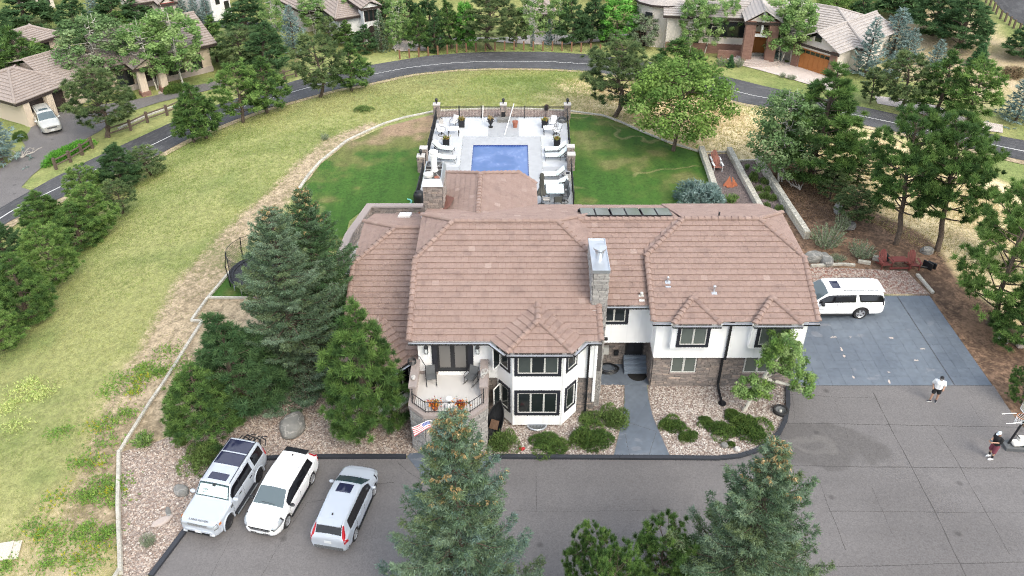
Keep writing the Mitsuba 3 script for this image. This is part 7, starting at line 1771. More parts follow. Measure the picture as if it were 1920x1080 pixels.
# dark kayak standing on edge beside the terrace
k = thing('kayak', 'black kayak shell leaning against the right side of the stone terrace', 'kayak')
t = np.linspace(-1, 1, 15); sec = []
for a in t:
    w = .40 * (1 - abs(a) ** 2.4); d = .30 * (1 - abs(a) ** 3)
    sec.append([[w * math.cos(q_), a * 1.25, d * math.sin(q_)] for q_ in np.linspace(math.pi, 2 * math.pi, 9)])
S_ = np.array(sec); n, m_ = S_.shape[:2]; f = np.array([[i * m_ + j, i * m_ + j + 1, (i + 1) * m_ + j + 1, (i + 1) * m_ + j] for i in range(n - 1) for j in range(m_ - 1)])
Vo = S_.reshape(-1, 3); Mk = trimesh.transformations.euler_matrix(math.radians(70), math.radians(10), math.radians(-12)); kx, ky = on_z(928, 832, .0); kx += .12; ky += .1
fk = np.vstack([f[:, [0, 1, 2]], f[:, [0, 2, 3]]])
put(k, 'hull', trimesh.transformations.transform_points(Vo, Mk) + [kx - .12, ky + .25, 1.18] if False else trimesh.Trimesh(trimesh.transformations.transform_points(Vo, Mk) + [kx - .12, ky + .25, 1.18], fk, process=False), 'm_black', True)
put(k, 'rim', tube(trimesh.transformations.transform_points(np.array([s_[0] for s_ in sec] + [s_[-1] for s_ in sec[::-1]] + [sec[0][0]]), Mk) + [kx - .12, ky + .25, 1.18], .025, 5), 'm_rubber')
put(k, 'seat', place(cbx(0, -.2, -.12, .42, .5, .06), trimesh.transformations.translation_matrix([kx - .12, ky + .25, 1.18]) @ Mk), 'm_brown_wood')
x, y = on_z(945, 781, 0); single('splash_block', cbx(x, y, .1, .4, .3, .2, .5), 'm_black', 'small black box on the gravel left of the bay', 'box')

# rocks
def rock(px, py, sx, sy, sz, label, seed, bs='m_rock', group=None, sink=.15):
    x, y, z = G(px, py); m = trimesh.creation.icosphere(subdivisions=3); v = m.vertices; n = meshkit.fbm(v * 1.4 + seed * 3.1, 3, seed); q_ = np.round(meshkit.noise(v * 1.1 + seed, seed) * 3) / 3
    v = v * (.62 + .45 * n + .25 * q_)[:, None]; v[:, 2] = np.minimum(v[:, 2], .62 + .1 * n)
    m.vertices = v * [sx, sy, sz]; single('rock', mv(m, x, y, z + sz * (.5 - sink), seed * 1.3), bs, label, 'rock', group, smooth=30)
for row in [(550, 803, .85, .62, .62, 'grey flat topped boulder on the gravel behind the parked cars', 1), (341, 923, .40, .33, .30, 'small pinkish grey rock left of the boxy SUV', 2), (304, 979, .5, .22, .12, 'low tan rock half buried in the left gravel', 3, 'm_path_stone'), (316, 961, .35, .12, .08, 'little grey slab beside the low tan rock', 4), (1524, 487, .75, .5, .5, 'pale ledge rock at the right end of the house, left one', 5), (1548, 490, .8, .45, .36, 'pale ledge rock right of the other one under the grey shrub', 6),
            (1358, 837, .2, .18, .18, 'small grey stone among the junipers of the right bed', 7), (1370, 829, .16, .13, .13, 'small tan stone among the junipers of the right bed', 8, 'm_path_stone'), (1382, 844, .18, .15, .16, 'pinkish stone by the kerb of the right bed', 9, 'm_concrete'), (1592, 427, .55, .4, .35, 'grey rock behind the grey shrubs', 10), (1598, 424, .3, .2, .18, 'white topped rock behind the grey shrubs', 11, 'm_concrete'), (1737, 474, .45, .35, .4, 'grey rock at the foot of the leaning twin pine', 12), (1570, 393, .8, .3, .3, 'flat grey rock above the little pine', 13), (1879, 640, .3, .25, .25, 'pale stone near the stump like pine', 14, 'm_concrete'), (1912, 650, .25, .2, .2, 'reddish stone at the right edge', 15, 'm_path_stone')]: rock(*row)
# red heart shaped ground ornament
x, y = on_z(979, 842, .03); single('garden_ornament', cat([blob(.09, .08, .05, x - .06, y, .08), blob(.09, .08, .05, x + .06, y, .08), blob(.06, .09, .05, x, y - .07, .08)]), 'm_red_lamp', 'small red ornament on the gravel between two junipers', 'ornament')

# timber walls, edging and logs
def timber_run(key, pts, courses=1, w=.16, h=.16, length=2.4, z=None, seed=0):
    l = LineString(pts); r = np.random.default_rng(seed)
    for c in range(courses):
        n = max(1, round(l.length / length)); off = (c % 2) * .5 / n
        cuts = sorted({0, 1, *[min(1, max(0, (i + .5 * (c % 2)) / n)) for i in range(n + 1)]})
        for a, b in zip(cuts[:-1], cuts[1:]):
            if b - a < .02: continue
            p0, p1 = l.interpolate(a, normalized=True), l.interpolate(b, normalized=True)
            L = math.dist((p0.x, p0.y), (p1.x, p1.y)) - .015; ang = math.atan2(p1.y - p0.y, p1.x - p0.x)
            cx, cy = (p0.x + p1.x) / 2, (p0.y + p1.y) / 2
            z0 = height(p0.x, p0.y); z1 = height(p1.x, p1.y)
            m = rbox(max(L, .1), w + r.uniform(-.01, .01), h - .006, .015, 6); m.apply_transform(trimesh.transformations.rotation_matrix(-math.atan2(float(z1 - z0), max(L, .1)), [0, 1, 0]))
            put(key, 'timber', mv(m, cx, cy, float(z0 + z1) / 2 + h * (c + .5), ang + r.uniform(-.008, .008)), 'm_timber')
def timber(label, px, courses=1, name='timber_edging', **k):
    key = thing(name, label, 'edging' if name == 'timber_edging' else 'wall')
    p = GP(px)
    for i in range(len(p) - 1): timber_run(key, [p[i], p[i + 1]], courses, seed=i, **k)
timber('weathered timber edging along the lower left gravel bed', [(228, 1079), (223, 952), (225, 851)], 2)
timber('long weathered timber edging between the meadow and the pine bed', [(225, 849), (245, 815), (285, 752), (307, 720), (330, 684), (352, 648), (380, 604), (358, 603)])
timber('weathered timber edging around the trampoline lawn', [(360, 602), (390, 560), (433, 510)]); timber('straight timber edging across the trampoline lawn', [(391, 560), (470, 560)])
timber('short timber at the bottom edge left of the gravel', [(229, 1062), (215, 1085)])
timber('pale curved edging along the left lawn', [(560, 357), (578, 330), (601, 304), (650, 265), (690, 246), (722, 232), (760, 221), (814, 210)], w=.22, h=.14)
timber('pale curved edging behind the pool fence', [(822, 209), (880, 206), (945, 204), (1010, 206), (1064, 209)], w=.2, h=.14)
timber('pale curved edging along the right lawn', [(1068, 209), (1130, 217), (1165, 230), (1200, 246), (1250, 266), (1310, 285)], w=.2, h=.12)
timber('grey timber wall on the left of the gravel garden', [(1314, 283), (1334, 340), (1352, 400)], 3, 'timber_wall', w=.42); timber('grey timber wall in the middle of the gravel garden', [(1366, 285), (1392, 335), (1430, 405)], 3, 'timber_wall', w=.42); timber('grey timber wall on the right of the gravel garden, longest one', [(1420, 303), (1445, 345), (1480, 400), (1512, 449)], 4, 'timber_wall', w=.40)
timber('thin timber across the top of the left garden bed', [(1322, 287), (1362, 286)], name='timber_edging'); timber('thin timber across the top of the right garden bed', [(1384, 303), (1418, 302)], name='timber_edging')
timber('pale logs edging the gravel behind the long white SUV', [(1520, 500), (1545, 499), (1580, 497), (1603, 499)], w=.2); timber('single pale log above the gravel by the red chairs', [(1608, 492), (1632, 496)], w=.22, h=.22); timber('timber at the right end of the gravel by the pad', [(1719, 516), (1749, 551)], w=.2); timber('dark log left of the red chairs', [(1635, 486), (1655, 490)], w=.3, h=.3)

# dead branches under the aspen, and by the left drive
def dead_branch(px, py, s, label, seed):
    x, y, z = G(px, py); r = np.random.default_rng(seed); m = []
    for i in range(6):
        a = r.uniform(-.4, 3.5); L = s * r.uniform(.5, 1.1); p = [(x, y, z + .05)]
        for k in range(4): a += r.uniform(-.5, .5); p.append((p[-1][0] + math.cos(a) * L / 4, p[-1][1] + math.sin(a) * L / 4 * .7, z + .08 + .22 * s * (k + 1) * r.uniform(.1, .5)))
        m.append(tube(p, np.linspace(.055, .015, 5), 5))
    single('dead_branch', cat(m), 'm_dead', label, 'branch')
dead_branch(1500, 357, 1.5, 'pale dead branches lying under the speckled aspen', 1); dead_branch(42, 296, 2.2, 'pale dead branch beside the left drive', 2)
# red wooden double seat
def adirondack(key, x, y, rz, wood='m_red_wood', arms='m_red_wood', z=0.0):
    M = frame_at(x, y, z, rz); P = lambda m: place(m, M)
    for i in range(5):
        a = (i - 2) * .11; b = hull([(a + s * .048, .28 + t * .32 + d, .30 + t * (.78 - .05 * (i - 2) ** 2)) for s in (-1, 1) for t in (0, 1) for d in (0, .025)]); put(key, 'back_slat', P(b), wood)
    for i in range(5): put(key, 'seat_slat', P(cbx(0, -.28 + i * .12, .37 - i * .022, .56, .105, .025)), wood)
    for s in (-1, 1):
        put(key, 'armrest', P(cbx(s * .36, -.02, .58, .14, .72, .03)), arms); put(key, 'leg', P(hull([(s * .33 + a, -.34 + b, c) for a in (-.02, .02) for b in (0, .09) for c in (0, .57)])), arms); put(key, 'leg', P(hull([(s * .30 + a, -.34 + t * .95, .33 - t * .32 + c) for a in (-.02, .02) for t in (0, 1) for c in (0, .1)])), wood)
x, y, z = G(1684, 503); k = thing('double_chair', 'two red wooden garden chairs joined by a small table behind the blue pad', 'chair', None)
adirondack(k, x - .92, y + .1, .08); adirondack(k, x + .92, y + .02, -.02); put(k, 'table_top', cbx(x, y + .2, .60, .95, .62, .04, .03), 'm_red_wood'); put(k, 'cross_rail', cbx(x, y - .28, .2, 1.5, .04, .12, .03), 'm_red_wood')
for px, py, lb in ((1340, 309, 'red and white garden chair at the top of the left timber bed, farther one'), (1344, 319, 'red and white garden chair in the left timber bed, nearer one')):
    x, y, z = G(px, py); adirondack(thing('garden_chair', lb, 'chair'), x, y, .05, plain('m_pale_red', (.30, .12, .09), .7) or 'm_pale_red', 'm_white')
x, y, z = G(1369, 348); k = thing('fire_pit', 'rust red folded fire screen in the left timber bed', 'fire pit'); put(k, 'screen', cat([hull([(x - .6, y - .1, .02), (x + .1, y - .4, .02), (x - .1, y + .1, .75), (x - .12, y + .12, .75)]), hull([(x + .1, y - .4, .02), (x + .6, y + .05, .02), (x + .1, y + .15, .7), (x + .12, y + .16, .7)])]), plain('m_rust', (.36, .115, .055), .7) or 'm_rust'); put(k, 'base', cbx(x, y, .06, .9, .6, .08, .3), 'm_rust')
x, y, z = G(1728, 503); single('folded_frame', cat([cbx(x + .35, y, .25, .1, .7, .5, .5), cbx(x + .65, y + .05, .22, .1, .6, .42, .7), tube([(x - .7, y + .2, .1), (x, y, .12), (x + .5, y - .1, .1)], .05, 5)]), 'm_black', 'black folded frame lying right of the red chairs', 'frame')
x, y, z = G(1656, 489); single('tyre', mv(place(lathe([(.2, -.1), (.32, -.11), (.36, -.05), (.36, .05), (.32, .11), (.2, .1)], 20), trimesh.transformations.rotation_matrix(1.1, [1, 0, 0])), x, y, .25), 'm_rubber', 'black tyre leaning left of the red chairs', 'tyre')
# boards in the lower left corner
x, y, z = G(14, 1038); bd = thing('board_stack', 'pale flat boards lying in the grass in the lower left corner', 'boards')
for i in range(3): put(bd, 'board', cbx(x - .3 + i * .34, y + .05 * i, z + .12 + .03 * (i % 2), .33, 1.0, .05, .25), 'm_board')
# trampoline with its net
x, y = on_z(494, 528, 0); k = thing('trampoline', 'round trampoline with a black safety net behind the bluish spruce', 'trampoline')
put(k, 'mat', mv(lathe([(0, .8), (1.75, .8), (1.75, .78), (0, .78)], 28), x, y, 0), 'm_black'); put(k, 'pad', mv(lathe([(1.75, .84), (2.05, .84), (2.07, .78), (1.75, .8)], 28), x, y, 0), 'm_trim', 40)
for i in range(6):
    a = i * math.pi / 3 + .3; c, s = math.cos(a), math.sin(a)
    put(k, 'pole', tube([(x + 2.05 * c, y + 2.05 * s, 0), (x + 2.1 * c, y + 2.1 * s, 1.6), (x + 1.9 * c, y + 1.9 * s, 2.6)], .035, 6), 'm_black'); put(k, 'leg', tube([(x + 1.9 * math.cos(a + .3), y + 1.9 * math.sin(a + .3), .8), (x + 1.9 * math.cos(a + .3), y + 1.9 * math.sin(a + .3), 0), (x + 1.9 * math.cos(a - .3), y + 1.9 * math.sin(a - .3), 0), (x + 1.9 * math.cos(a - .3), y + 1.9 * math.sin(a - .3), .8)], .03, 5), 'm_galv')
net = [tube([(x + 1.95 * math.cos(t), y + 1.95 * math.sin(t), .85), (x + 1.9 * math.cos(t), y + 1.9 * math.sin(t), 2.5)], .006, 3, False) for t in np.linspace(0, 6.283, 90)[:-1]] + [tube([(x + 1.93 * math.cos(t), y + 1.93 * math.sin(t), z_) for t in np.linspace(0, 6.283, 37)], .006 if 0 < i < 12 else .02, 3, False) for i, z_ in enumerate(np.linspace(.88, 2.5, 13))]
put(k, 'net', cat(net), 'm_black', kind='stuff')
# basketball hoop
bx_, by_ = on_z(1893, 838, 0); k = thing('basketball_hoop', 'portable basketball hoop with a black base at the right edge', 'basketball hoop')
put(k, 'base', hull([(bx_ + a, by_ + b, c) for a, b in ((-.35, -.3), (-.35, .3), (1.0, -.45), (1.0, .35)) for c in (0, .2)] + [(bx_ - .1, by_, .28), (bx_ + .8, by_, .28)]), 'm_plastic_grey')
tp = V3(bx_ + .30, by_ + .15, 2.25); put(k, 'pole', tube([(bx_ - .15, by_, .2), (bx_ + .05, by_ + .05, 1.2), tp], .055, 8), 'm_black'); put(k, 'brace', tube([(bx_ + .7, by_, .25), (bx_ + .0, by_ + .03, .9)], .025, 5), 'm_black'); put(k, 'sticker', tube([(bx_ + .12, by_ + .085, 1.5), (bx_ + .145, by_ + .095, 1.62)], .06, 8), 'm_white')
bb = hull([tp + V3(a, b, c) for a in (.02, .07) for b, c in ((-.75, -.35), (.65, -.35), (-.75, .55), (.65, .55))]); put(k, 'backboard', bb, 'm_backboard'); put(k, 'backboard_frame', cat([tube([tp + V3(-.01, -.75, -.35), tp + V3(-.01, .65, -.35), tp + V3(-.01, .65, .55), tp + V3(-.01, -.75, .55), tp + V3(-.01, -.75, -.35)], .025, 5), tube([tp + V3(-.01, -.3, -.2), tp + V3(-.01, .2, -.2), tp + V3(-.01, .2, .2), tp + V3(-.01, -.3, .2), tp + V3(-.01, -.3, -.2)], .02, 5)]), 'm_white')
rc = tp + V3(-.30, -.05, -.22); put(k, 'rim', tube([rc + V3(.23 * math.cos(t), .23 * math.sin(t), 0) for t in np.linspace(0, 6.283, 22)], .012, 5), 'm_orange')
put(k, 'net', cat([tube([rc + V3(.23 * math.cos(t), .23 * math.sin(t), 0), rc + V3(-.05 + .19 * math.cos(t + .3), .17 * math.sin(t + .3), -.2), rc + V3(-.12 + .13 * math.cos(t + .6), .12 * math.sin(t + .6), -.4)], .014, 4) for t in np.linspace(0, 6.283, 13)[:-1]]), 'm_white', kind='stuff')
put(k, 'streamer', cat([tube([rc + V3(-.2, .2, 0), rc + V3(-.6, .25, -.05), rc + V3(-.9, .2, -.03)], .025, 5), tube([rc + V3(-.1, -.2, -.2), rc + V3(-.5, -.22, -.28), rc + V3(-.8, -.2, -.3)], .025, 5)]), 'm_white')
for i, (dx, dy, dz, a) in enumerate([(.25, -.05, .32, .1), (.6, .05, .46, -.2), (.85, -.25, .28, .5)]):
    m = rbox(.62, .42, .2, .09, 10); single('sand_bag', mv(m, bx_ + dx, by_ + dy, dz + .04, a), 'm_sack', ['white sandbag nearest the pole on the hoop base', 'white sandbag on top of the pile on the hoop base', 'white sandbag at the right end of the hoop base'][i], 'sandbag', smooth=40)
# ---------------------------------------------------------------- people
def flesh(bones, length=.028, it=8):
    parts = []
    for (a, ra, b, rb) in bones:
        s1 = m3.Manifold.sphere(ra, 14).translate(list(map(float, a))); s2 = m3.Manifold.sphere(rb, 14).translate(list(map(float, b)))
        parts.append(m3.Manifold.batch_hull([s1, s2]))
    m = tm(m3.Manifold.batch_boolean(parts, m3.OpType.Add).refine_to_length(length)); m.merge_vertices()
    trimesh.smoothing.filter_taubin(m, lamb=.5, nu=.52, iterations=it)
    return m
def person(label, x, y, rz, hands, feet, colours, cap_brim=True, lean=.03, head_down=.3, sock=None, phone=False, long_shorts=False):
    """local: facing -y, right hand at -x; z up from the ground"""
    k = thing('person', label, 'person')
    M = frame_at(x, y, .014, rz); P = lambda m: place(m, M)
    hip, chest, neck = V3(0, .0, .94), V3(0, -.02 - lean, 1.34), V3(0, .0 - lean * 1.5, 1.50)
    head = V3(0, -.03 - lean * 1.5, 1.655)
    B = [(hip, .135, V3(0, 0, 1.1), .125), (V3(0, 0, 1.1), .125, chest, .14), (V3(-.10, 0, 1.36), .10, V3(.10, 0, 1.36), .10), (chest, .12, neck, .06), (neck, .058, head - V3(0, 0, .06), .058)]
    shirt = [(V3(-.07, 0, .93), .135, V3(.07, 0, .93), .135), (V3(-.05, 0, .96), .145, chest + V3(-.05, 0, 0), .155), (V3(.05, 0, .96), .145, chest + V3(.05, 0, 0), .155), (V3(-.13, -.01, 1.39), .095, V3(.13, -.01, 1.39), .095), (chest, .13, neck - V3(0, 0, .03), .082)]
    shorts, socks = [(V3(-.07, 0, .90), .14, V3(.07, 0, .90), .14)], []
    for s, hp, ft in ((-1, hands[0], feet[0]), (1, hands[1], feet[1])):
        sh = V3(s * .20, 0, 1.405); hd = V3(*hp); mid = (sh + hd) / 2; elbow = mid + V3(s * .07, .13, -.08)
        B += [(sh, .062, elbow, .047), (elbow, .047, hd, .033)]
        d = unit(hd - elbow); side = unit(np.cross(d, V3(0, 0, 1)) + 1e-6); up = np.cross(side, d)
        palm = hd + d * .07; B.append((hd, .032, palm, .034))
        for i in range(4):
            o = side * (i - 1.5) * .019; l = (.055, .065, .06, .048)[i]; kn = palm + o + d * l * .6 - up * .008; B += [(palm + o * .8, .012, kn, .0105), (kn, .0105, kn + d * l * .45 - up * .03, .009)]
        th = hd + d * .03 - side * s * .03; B += [(th, .013, th + d * .035 - side * s * .02 - up * .02, .011)]
        shirt += [(sh, .088, sh + (elbow - sh) * .82, .082)]
        h0 = V3(s * .095, 0, .90); an = V3(ft[0], ft[1], .085); kn = (h0 + an) / 2 + V3(s * .015, -.05, .03)
        B += [(h0, .095, kn, .06), (kn, .06, kn + (an - kn) * .35 + V3(0, .012, 0), .058), (kn + (an - kn) * .35 + V3(0, .012, 0), .058, an, .038)]
        shorts += [(h0, .128, h0 + (kn - h0) * (1.0 if long_shorts else .68), .108)]
        fd = V3(math.sin(ft[2]), -math.cos(ft[2]), 0)
        sole = flesh([(an - V3(0, 0, .035) - fd * .03, .045, an - V3(0, 0, .045) + fd * .08, .042), (an - V3(0, 0, .045) + fd * .08, .042, an - V3(0, 0, .05) + fd * .17, .034), (an, .046, an - V3(0, 0, .04), .046)], .02, 4)
        put(k, 'shoe', P(sole), colours['shoe'], True); put(k, 'sole', P(hull([an * [1, 1, 0] + fd * t + np.cross(fd, V3(0, 0, 1)) * w + V3(0, 0, z) for t, w in ((-.085, .03), (-.085, -.03), (.1, .048), (.1, -.048), (.2, .025), (.2, -.025)) for z in (0, .028)])), 'm_shoe_white')
        if sock: put(k, 'sock', P(flesh([(an + V3(0, 0, .02), .046, an + (kn - an) * .38, .058)], .02, 3)), sock, True)
    # head with brow, nose, chin and ears as part of the body surface
    hd_ = []
    f = V3(0, -math.cos(head_down), -math.sin(head_down)); u = V3(0, -math.sin(head_down), math.cos(head_down))
    hd_ += [(head + u * .03 - f * .01, .092, head + f * .015 + u * .02, .086), (head, .08, head - u * .075 + f * .045, .045), (head + f * .085 + u * .02, .014, head + f * .115 - u * .022, .018), (head + f * .088 - u * .055, .016, head + f * .092 - u * .058, .016)]
    for s in (-1, 1): hd_ += [(head + V3(s * .088, 0, 0) - f * .005, .018, head + V3(s * .094, 0, 0) - u * .03, .016), (head + V3(s * .035, 0, 0) + f * .078 + u * .035, .02, head + V3(s * .03, 0, 0) + f * .08 + u * .036, .02)]
    put(k, 'body', P(flesh(B + hd_, .022, 6)), 'm_skin', True)
    for s in (-1, 1): put(k, 'eye', P(blob(.013, .009, .009, *(head + V3(s * .034, 0, 0) + f * .094 + u * .012))), 'm_black', True)
    put(k, 'mouth', P(blob(.026, .008, .007, *(head + f * .103 - u * .043))), 'm_red_trim', True)
    put(k, 'shirt', P(flesh(shirt, .03, 8)), colours['shirt'], True); put(k, 'shorts', P(flesh(shorts, .03, 8)), colours['shorts'], True)
    put(k, 'hair', P(flesh([(head + u * .02 - f * .035, .088, head - u * .03 - f * .04, .075)], .02, 4)), 'm_hair', True)
    c_ = flesh([(head + u * .055 - f * .02, .093, head + u * .06 + f * .015, .092)], .02, 3); put(k, 'cap', P(c_), colours['cap'], True)
    a = -f if not cap_brim else f
    put(k, 'cap_brim', P(hull([head + u * .065 + a * t + V3(w, 0, 0) + u * z for t, w in ((.07, .075), (.07, -.075), (.15, .055), (.15, -.055), (.17, .02), (.17, -.02)) for z in (-.004, .006)])), colours['cap'])
    if 'logo' in colours: put(k, 'cap_badge', P(blob(.03, .016, .022, *(head + u * .10 + f * .10))), colours['logo'], True)
    return k, M
xa, ya = on_z(1746, 752, 0)
person('person in a white t-shirt, dark shorts and black cap standing on the court', xa + .1, ya, -.45, [(-.24, -.06, .98), (.26, -.02, .96)], [(-.17, -.10, -.9), (.13, .05, -.1)], {'shirt': 'm_tee_white', 'shorts': 'm_tee_black', 'shoe': 'm_trim', 'cap': 'm_tee_black', 'logo': 'm_white'}, head_down=.45)
xb, yb = on_z(1852, 858, 0)
k_, M_ = person('person in a black t-shirt, maroon shorts and pale cap looking at a phone', xb + .12, yb, -1.35, [(-.07, -.36, 1.22), (.09, -.36, 1.20)], [(-.13, .02, .1), (.13, -.04, -.1)], {'shirt': 'm_tee_black', 'shorts': 'm_maroon', 'shoe': 'm_shoe_white', 'cap': 'm_cap_pale'}, head_down=.55, sock='m_tee_black', long_shorts=True)
ph = cbx(.01, -.43, 1.27, .15, .08, .015, rx=.5); single('phone', place(ph, M_), 'm_plastic_grey', 'phone held by the person in the black t-shirt', 'phone')
# ---------------------------------------------------------------- neighbouring houses
class House:
    """blocks set out from the pixels of the two lower front corners"""
    def __init__(self, name, label, cat_='house'): self.key = thing(name, label, cat_)
    def frame(self, a, b):
        A, B = G(*a), G(*b)
        self.A, self.z0 = A, min(A[2], B[2]) - .1
        self.U = unit(np.array([B[0] - A[0], B[1] - A[1], 0])); self.N = np.array([-self.U[1], self.U[0], 0]); self.w = float(np.linalg.norm((B - A)[:2]))
        return self
    def P(self, u, d, z): return V3(self.A[0], self.A[1], self.z0) + self.U * u + self.N * d + V3(0, 0, z)
    def box(self, part, u0, u1, d0, d1, z0, z1, bs, **k):
        return put(self.key, part, hull([self.P(u, d, z) for u in (u0, u1) for d in (d0, d1) for z in (z0, z1)]), bs, **k)
    def roof_face(self, pts, bs, exp=.42, out=None):
        P = np.array(pts, float); O = P[0]; U = unit(P[1] - O); n = np.zeros(3)
        for i in range(1, len(P) - 1): n += np.cross(P[i] - P[0], P[i + 1] - P[0])
        n = unit(n); n = -n if n[2] < 0 else n
        S = unit(np.cross(n, U)); S = -S if S[2] < 0 else S
        poly = Polygon(np.column_stack([(P - O) @ U, (P - O) @ S])).buffer(0)
        u0, s0, u1, s1 = poly.bounds; res = [prism(poly, O, U, S, n, lambda u, s: np.full(len(u), .01))]
        for k in range(int(math.ceil((s1 - s0) / exp))):
            lo = s0 + k * exp; g = poly.intersection(sbox(u0 - 1, lo, u1 + 1, lo + exp))
            for q_ in getattr(g, 'geoms', [g]):
                if q_.geom_type == 'Polygon' and q_.area > .02: res.append(prism(q_, O, U, S, n, lambda u, s: .10 - .08 * (s - lo) / exp))
        return res
    def roof(self, u0, u1, d0, d1, ze, bs, pitch=.42, over=.6, hip=(1, 1), along=True, label=None):
        a0, a1, b0, b1 = u0 - over, u1 + over, d0 - over, d1 + over
        P = (lambda u, d, z: self.P(u, d, z)) if along else (lambda u, d, z: self.P(d, u, z))
        if not along: a0, a1, b0, b1 = d0 - over, d1 + over, u0 - over, u1 + over
        half = (b1 - b0) / 2; hl = min(half * .95, (a1 - a0) * .46); h0, h1 = (hl if hip[0] else 0), (hl if hip[1] else 0); zr = ze + (min(half, hl / .95) if any(hip) else half) * pitch
        mb = (b0 + b1) / 2; R0, R1 = P(a0 + h0, mb, zr), P(a1 - h1, mb, zr)
        f = self.roof_face([P(a0, b0, ze), P(a1, b0, ze), R1, R0], bs) + self.roof_face([P(a0, b1, ze), P(a1, b1, ze), R1, R0], bs)
        if hip[0]: f += self.roof_face([P(a0, b0, ze), P(a0, b1, ze), R0], bs)
        if hip[1]: f += self.roof_face([P(a1, b0, ze), P(a1, b1, ze), R1], bs)
        n = np.cumsum([0] + [len(q_[0]) for q_ in f]); key = put(self.key, 'roof', (np.vstack([q_[0] for q_ in f]), np.vstack([q_[1] + k for q_, k in zip(f, n)])), bs, label=label)
        caps = [(R0, R1)] + ([(P(a0, b0, ze), R0), (P(a0, b1, ze), R0)] if hip[0] else []) + ([(P(a1, b0, ze), R1), (P(a1, b1, ze), R1)] if hip[1] else [])
        for a, b in caps: put(key, 'ridge', tube([a + V3(0, 0, .08), b + V3(0, 0, .08)], .13, 6), bs)
        for a, b in ((P(a0, b0, ze), P(a1, b0, ze)), (P(a0, b0, ze), P(a0, b1, ze)), (P(a1, b0, ze), P(a1, b1, ze))):
            if np.linalg.norm(b - a) > .5: put(key, 'fascia', hull([q_ + V3(0, 0, z) + self.N * e for q_ in (a, b) for z in (-.28, -.0) for e in (0, .06)]), 'm_dark_door')
        gk = []
        for hp, aa, ins in ((hip[0], a0, over), (hip[1], a1, -over)):
            if not hp: put(self.key, 'gable', hull([P(aa + ins + e, b, z) for e in (0, .08 * np.sign(ins)) for b, z in ((b0 + over, ze - .1), (b1 - over, ze - .1), (mb, zr - over * pitch - .1))]), self.wallm)
        return zr
    wallm = 'm_beige'
    def block(self, a, b, depth, h, roofm, pitch=.42, hip=(1, 1), along=True, wall='m_beige', over=.6):
        self.frame(a, b); self.wallm = wall
        self.box('wall', 0, self.w, 0, depth, -.5, h, wall)
        self.top = self.roof(0, self.w, 0, depth, h, roofm, pitch, over, hip, along)
        return self
    def win(self, u, z, w, h, n=2, mt='m_glass', frame='m_dark_door', d=0.0, part='window'):
        k = self.box(part, u - w / 2 - .07, u + w / 2 + .07, d - .05, d, z - .07, z + h + .07, frame)
        for i in range(n): a = u - w / 2 + i * w / n; put(k, 'pane', hull([self.P(x, y, zz) for x in (a + .03, a + w / n - .03) for y in (d - .065, d - .04) for zz in (z + .02, z + h - .02)]), mt)
        return k
# brown roofed house on the left
h = House('brown_roof_house', 'beige house with brown tile roofs and a double garage on the left behind the road')
h.block((50, 236), (136, 201), 8.0, 2.9, 'm_far_tile', over=.9); W_ = h.w
for u in (W_ * .30, W_ * .76):
    k = h.box('garage_door', u - 1.45, u + 1.45, -.04, .02, 0, 2.35, 'm_dark_door')
    for i in range(4): put(k, 'panel', hull([h.P(x, y, z) for x in (u - 1.4, u + 1.4) for y in (-.07, -.03) for z in (.06 + i * .57, .56 + i * .57)]), 'm_dark_door')
for u in (.25, W_ * .53, W_ - .25): h.box('pier', u - .35, u + .35, -.75, 0, -.4, 2.75, 'm_beige')
h.block((120, 206), (222, 172), 9, 3.1, 'm_far_tile', hip=(0, 1)); h.win(h.w * .5, .9, 1.4, 1.3)
h.block((222, 176), (400, 133), 9, 3.4, 'm_far_tile', pitch=.42, hip=(0, 0), over=.8); W_ = h.w
for u, ww in ((W_ * .10, 1.6), (W_ * .45, 1.2), (W_ * .62, 1.8), (W_ * .85, .9)): h.win(u, .7, ww, 1.7, 2)
h.box('base_course', -.05, W_ + .05, -.09, 0, -.4, .75, 'm_path_stone')
k = h.box('entrance_door', W_ * .24, W_ * .36, -.06, 0, 0, 2.7, 'm_dark_door'); put(k, 'leaf', hull([h.P(x, y, z) for x in (W_ * .255, W_ * .298) for y in (-.09, -.05) for z in (.1, 2.5)]), 'm_brown_wood')
for u in (W_ * .20, W_ * .40): h.box('porch_pier', u - .38, u + .38, -2.6, -1.9, -.4, 3.3, 'm_beige'); h.box('pier_foot', u - .5, u + .5, -2.75, -1.75, -.4, .6, 'm_red_brick')
h.roof(W_ * .17, W_ * .43, -2.4, 3.0, 3.3, 'm_far_tile', .5, .5, (0, 0), False); h.box('porch_floor', W_ * .16, W_ * .44, -2.9, 0, -.4, .1, 'm_path_stone')
h.box('tower', W_ * .02, W_ * .12, 4, 7, 3, 5.6, 'm_beige')
h.block((92, 150), (128, 137), 5, 4.6, 'm_far_tile', hip=(0, 1)); h.win(h.w * .3, 3, 1, 1)
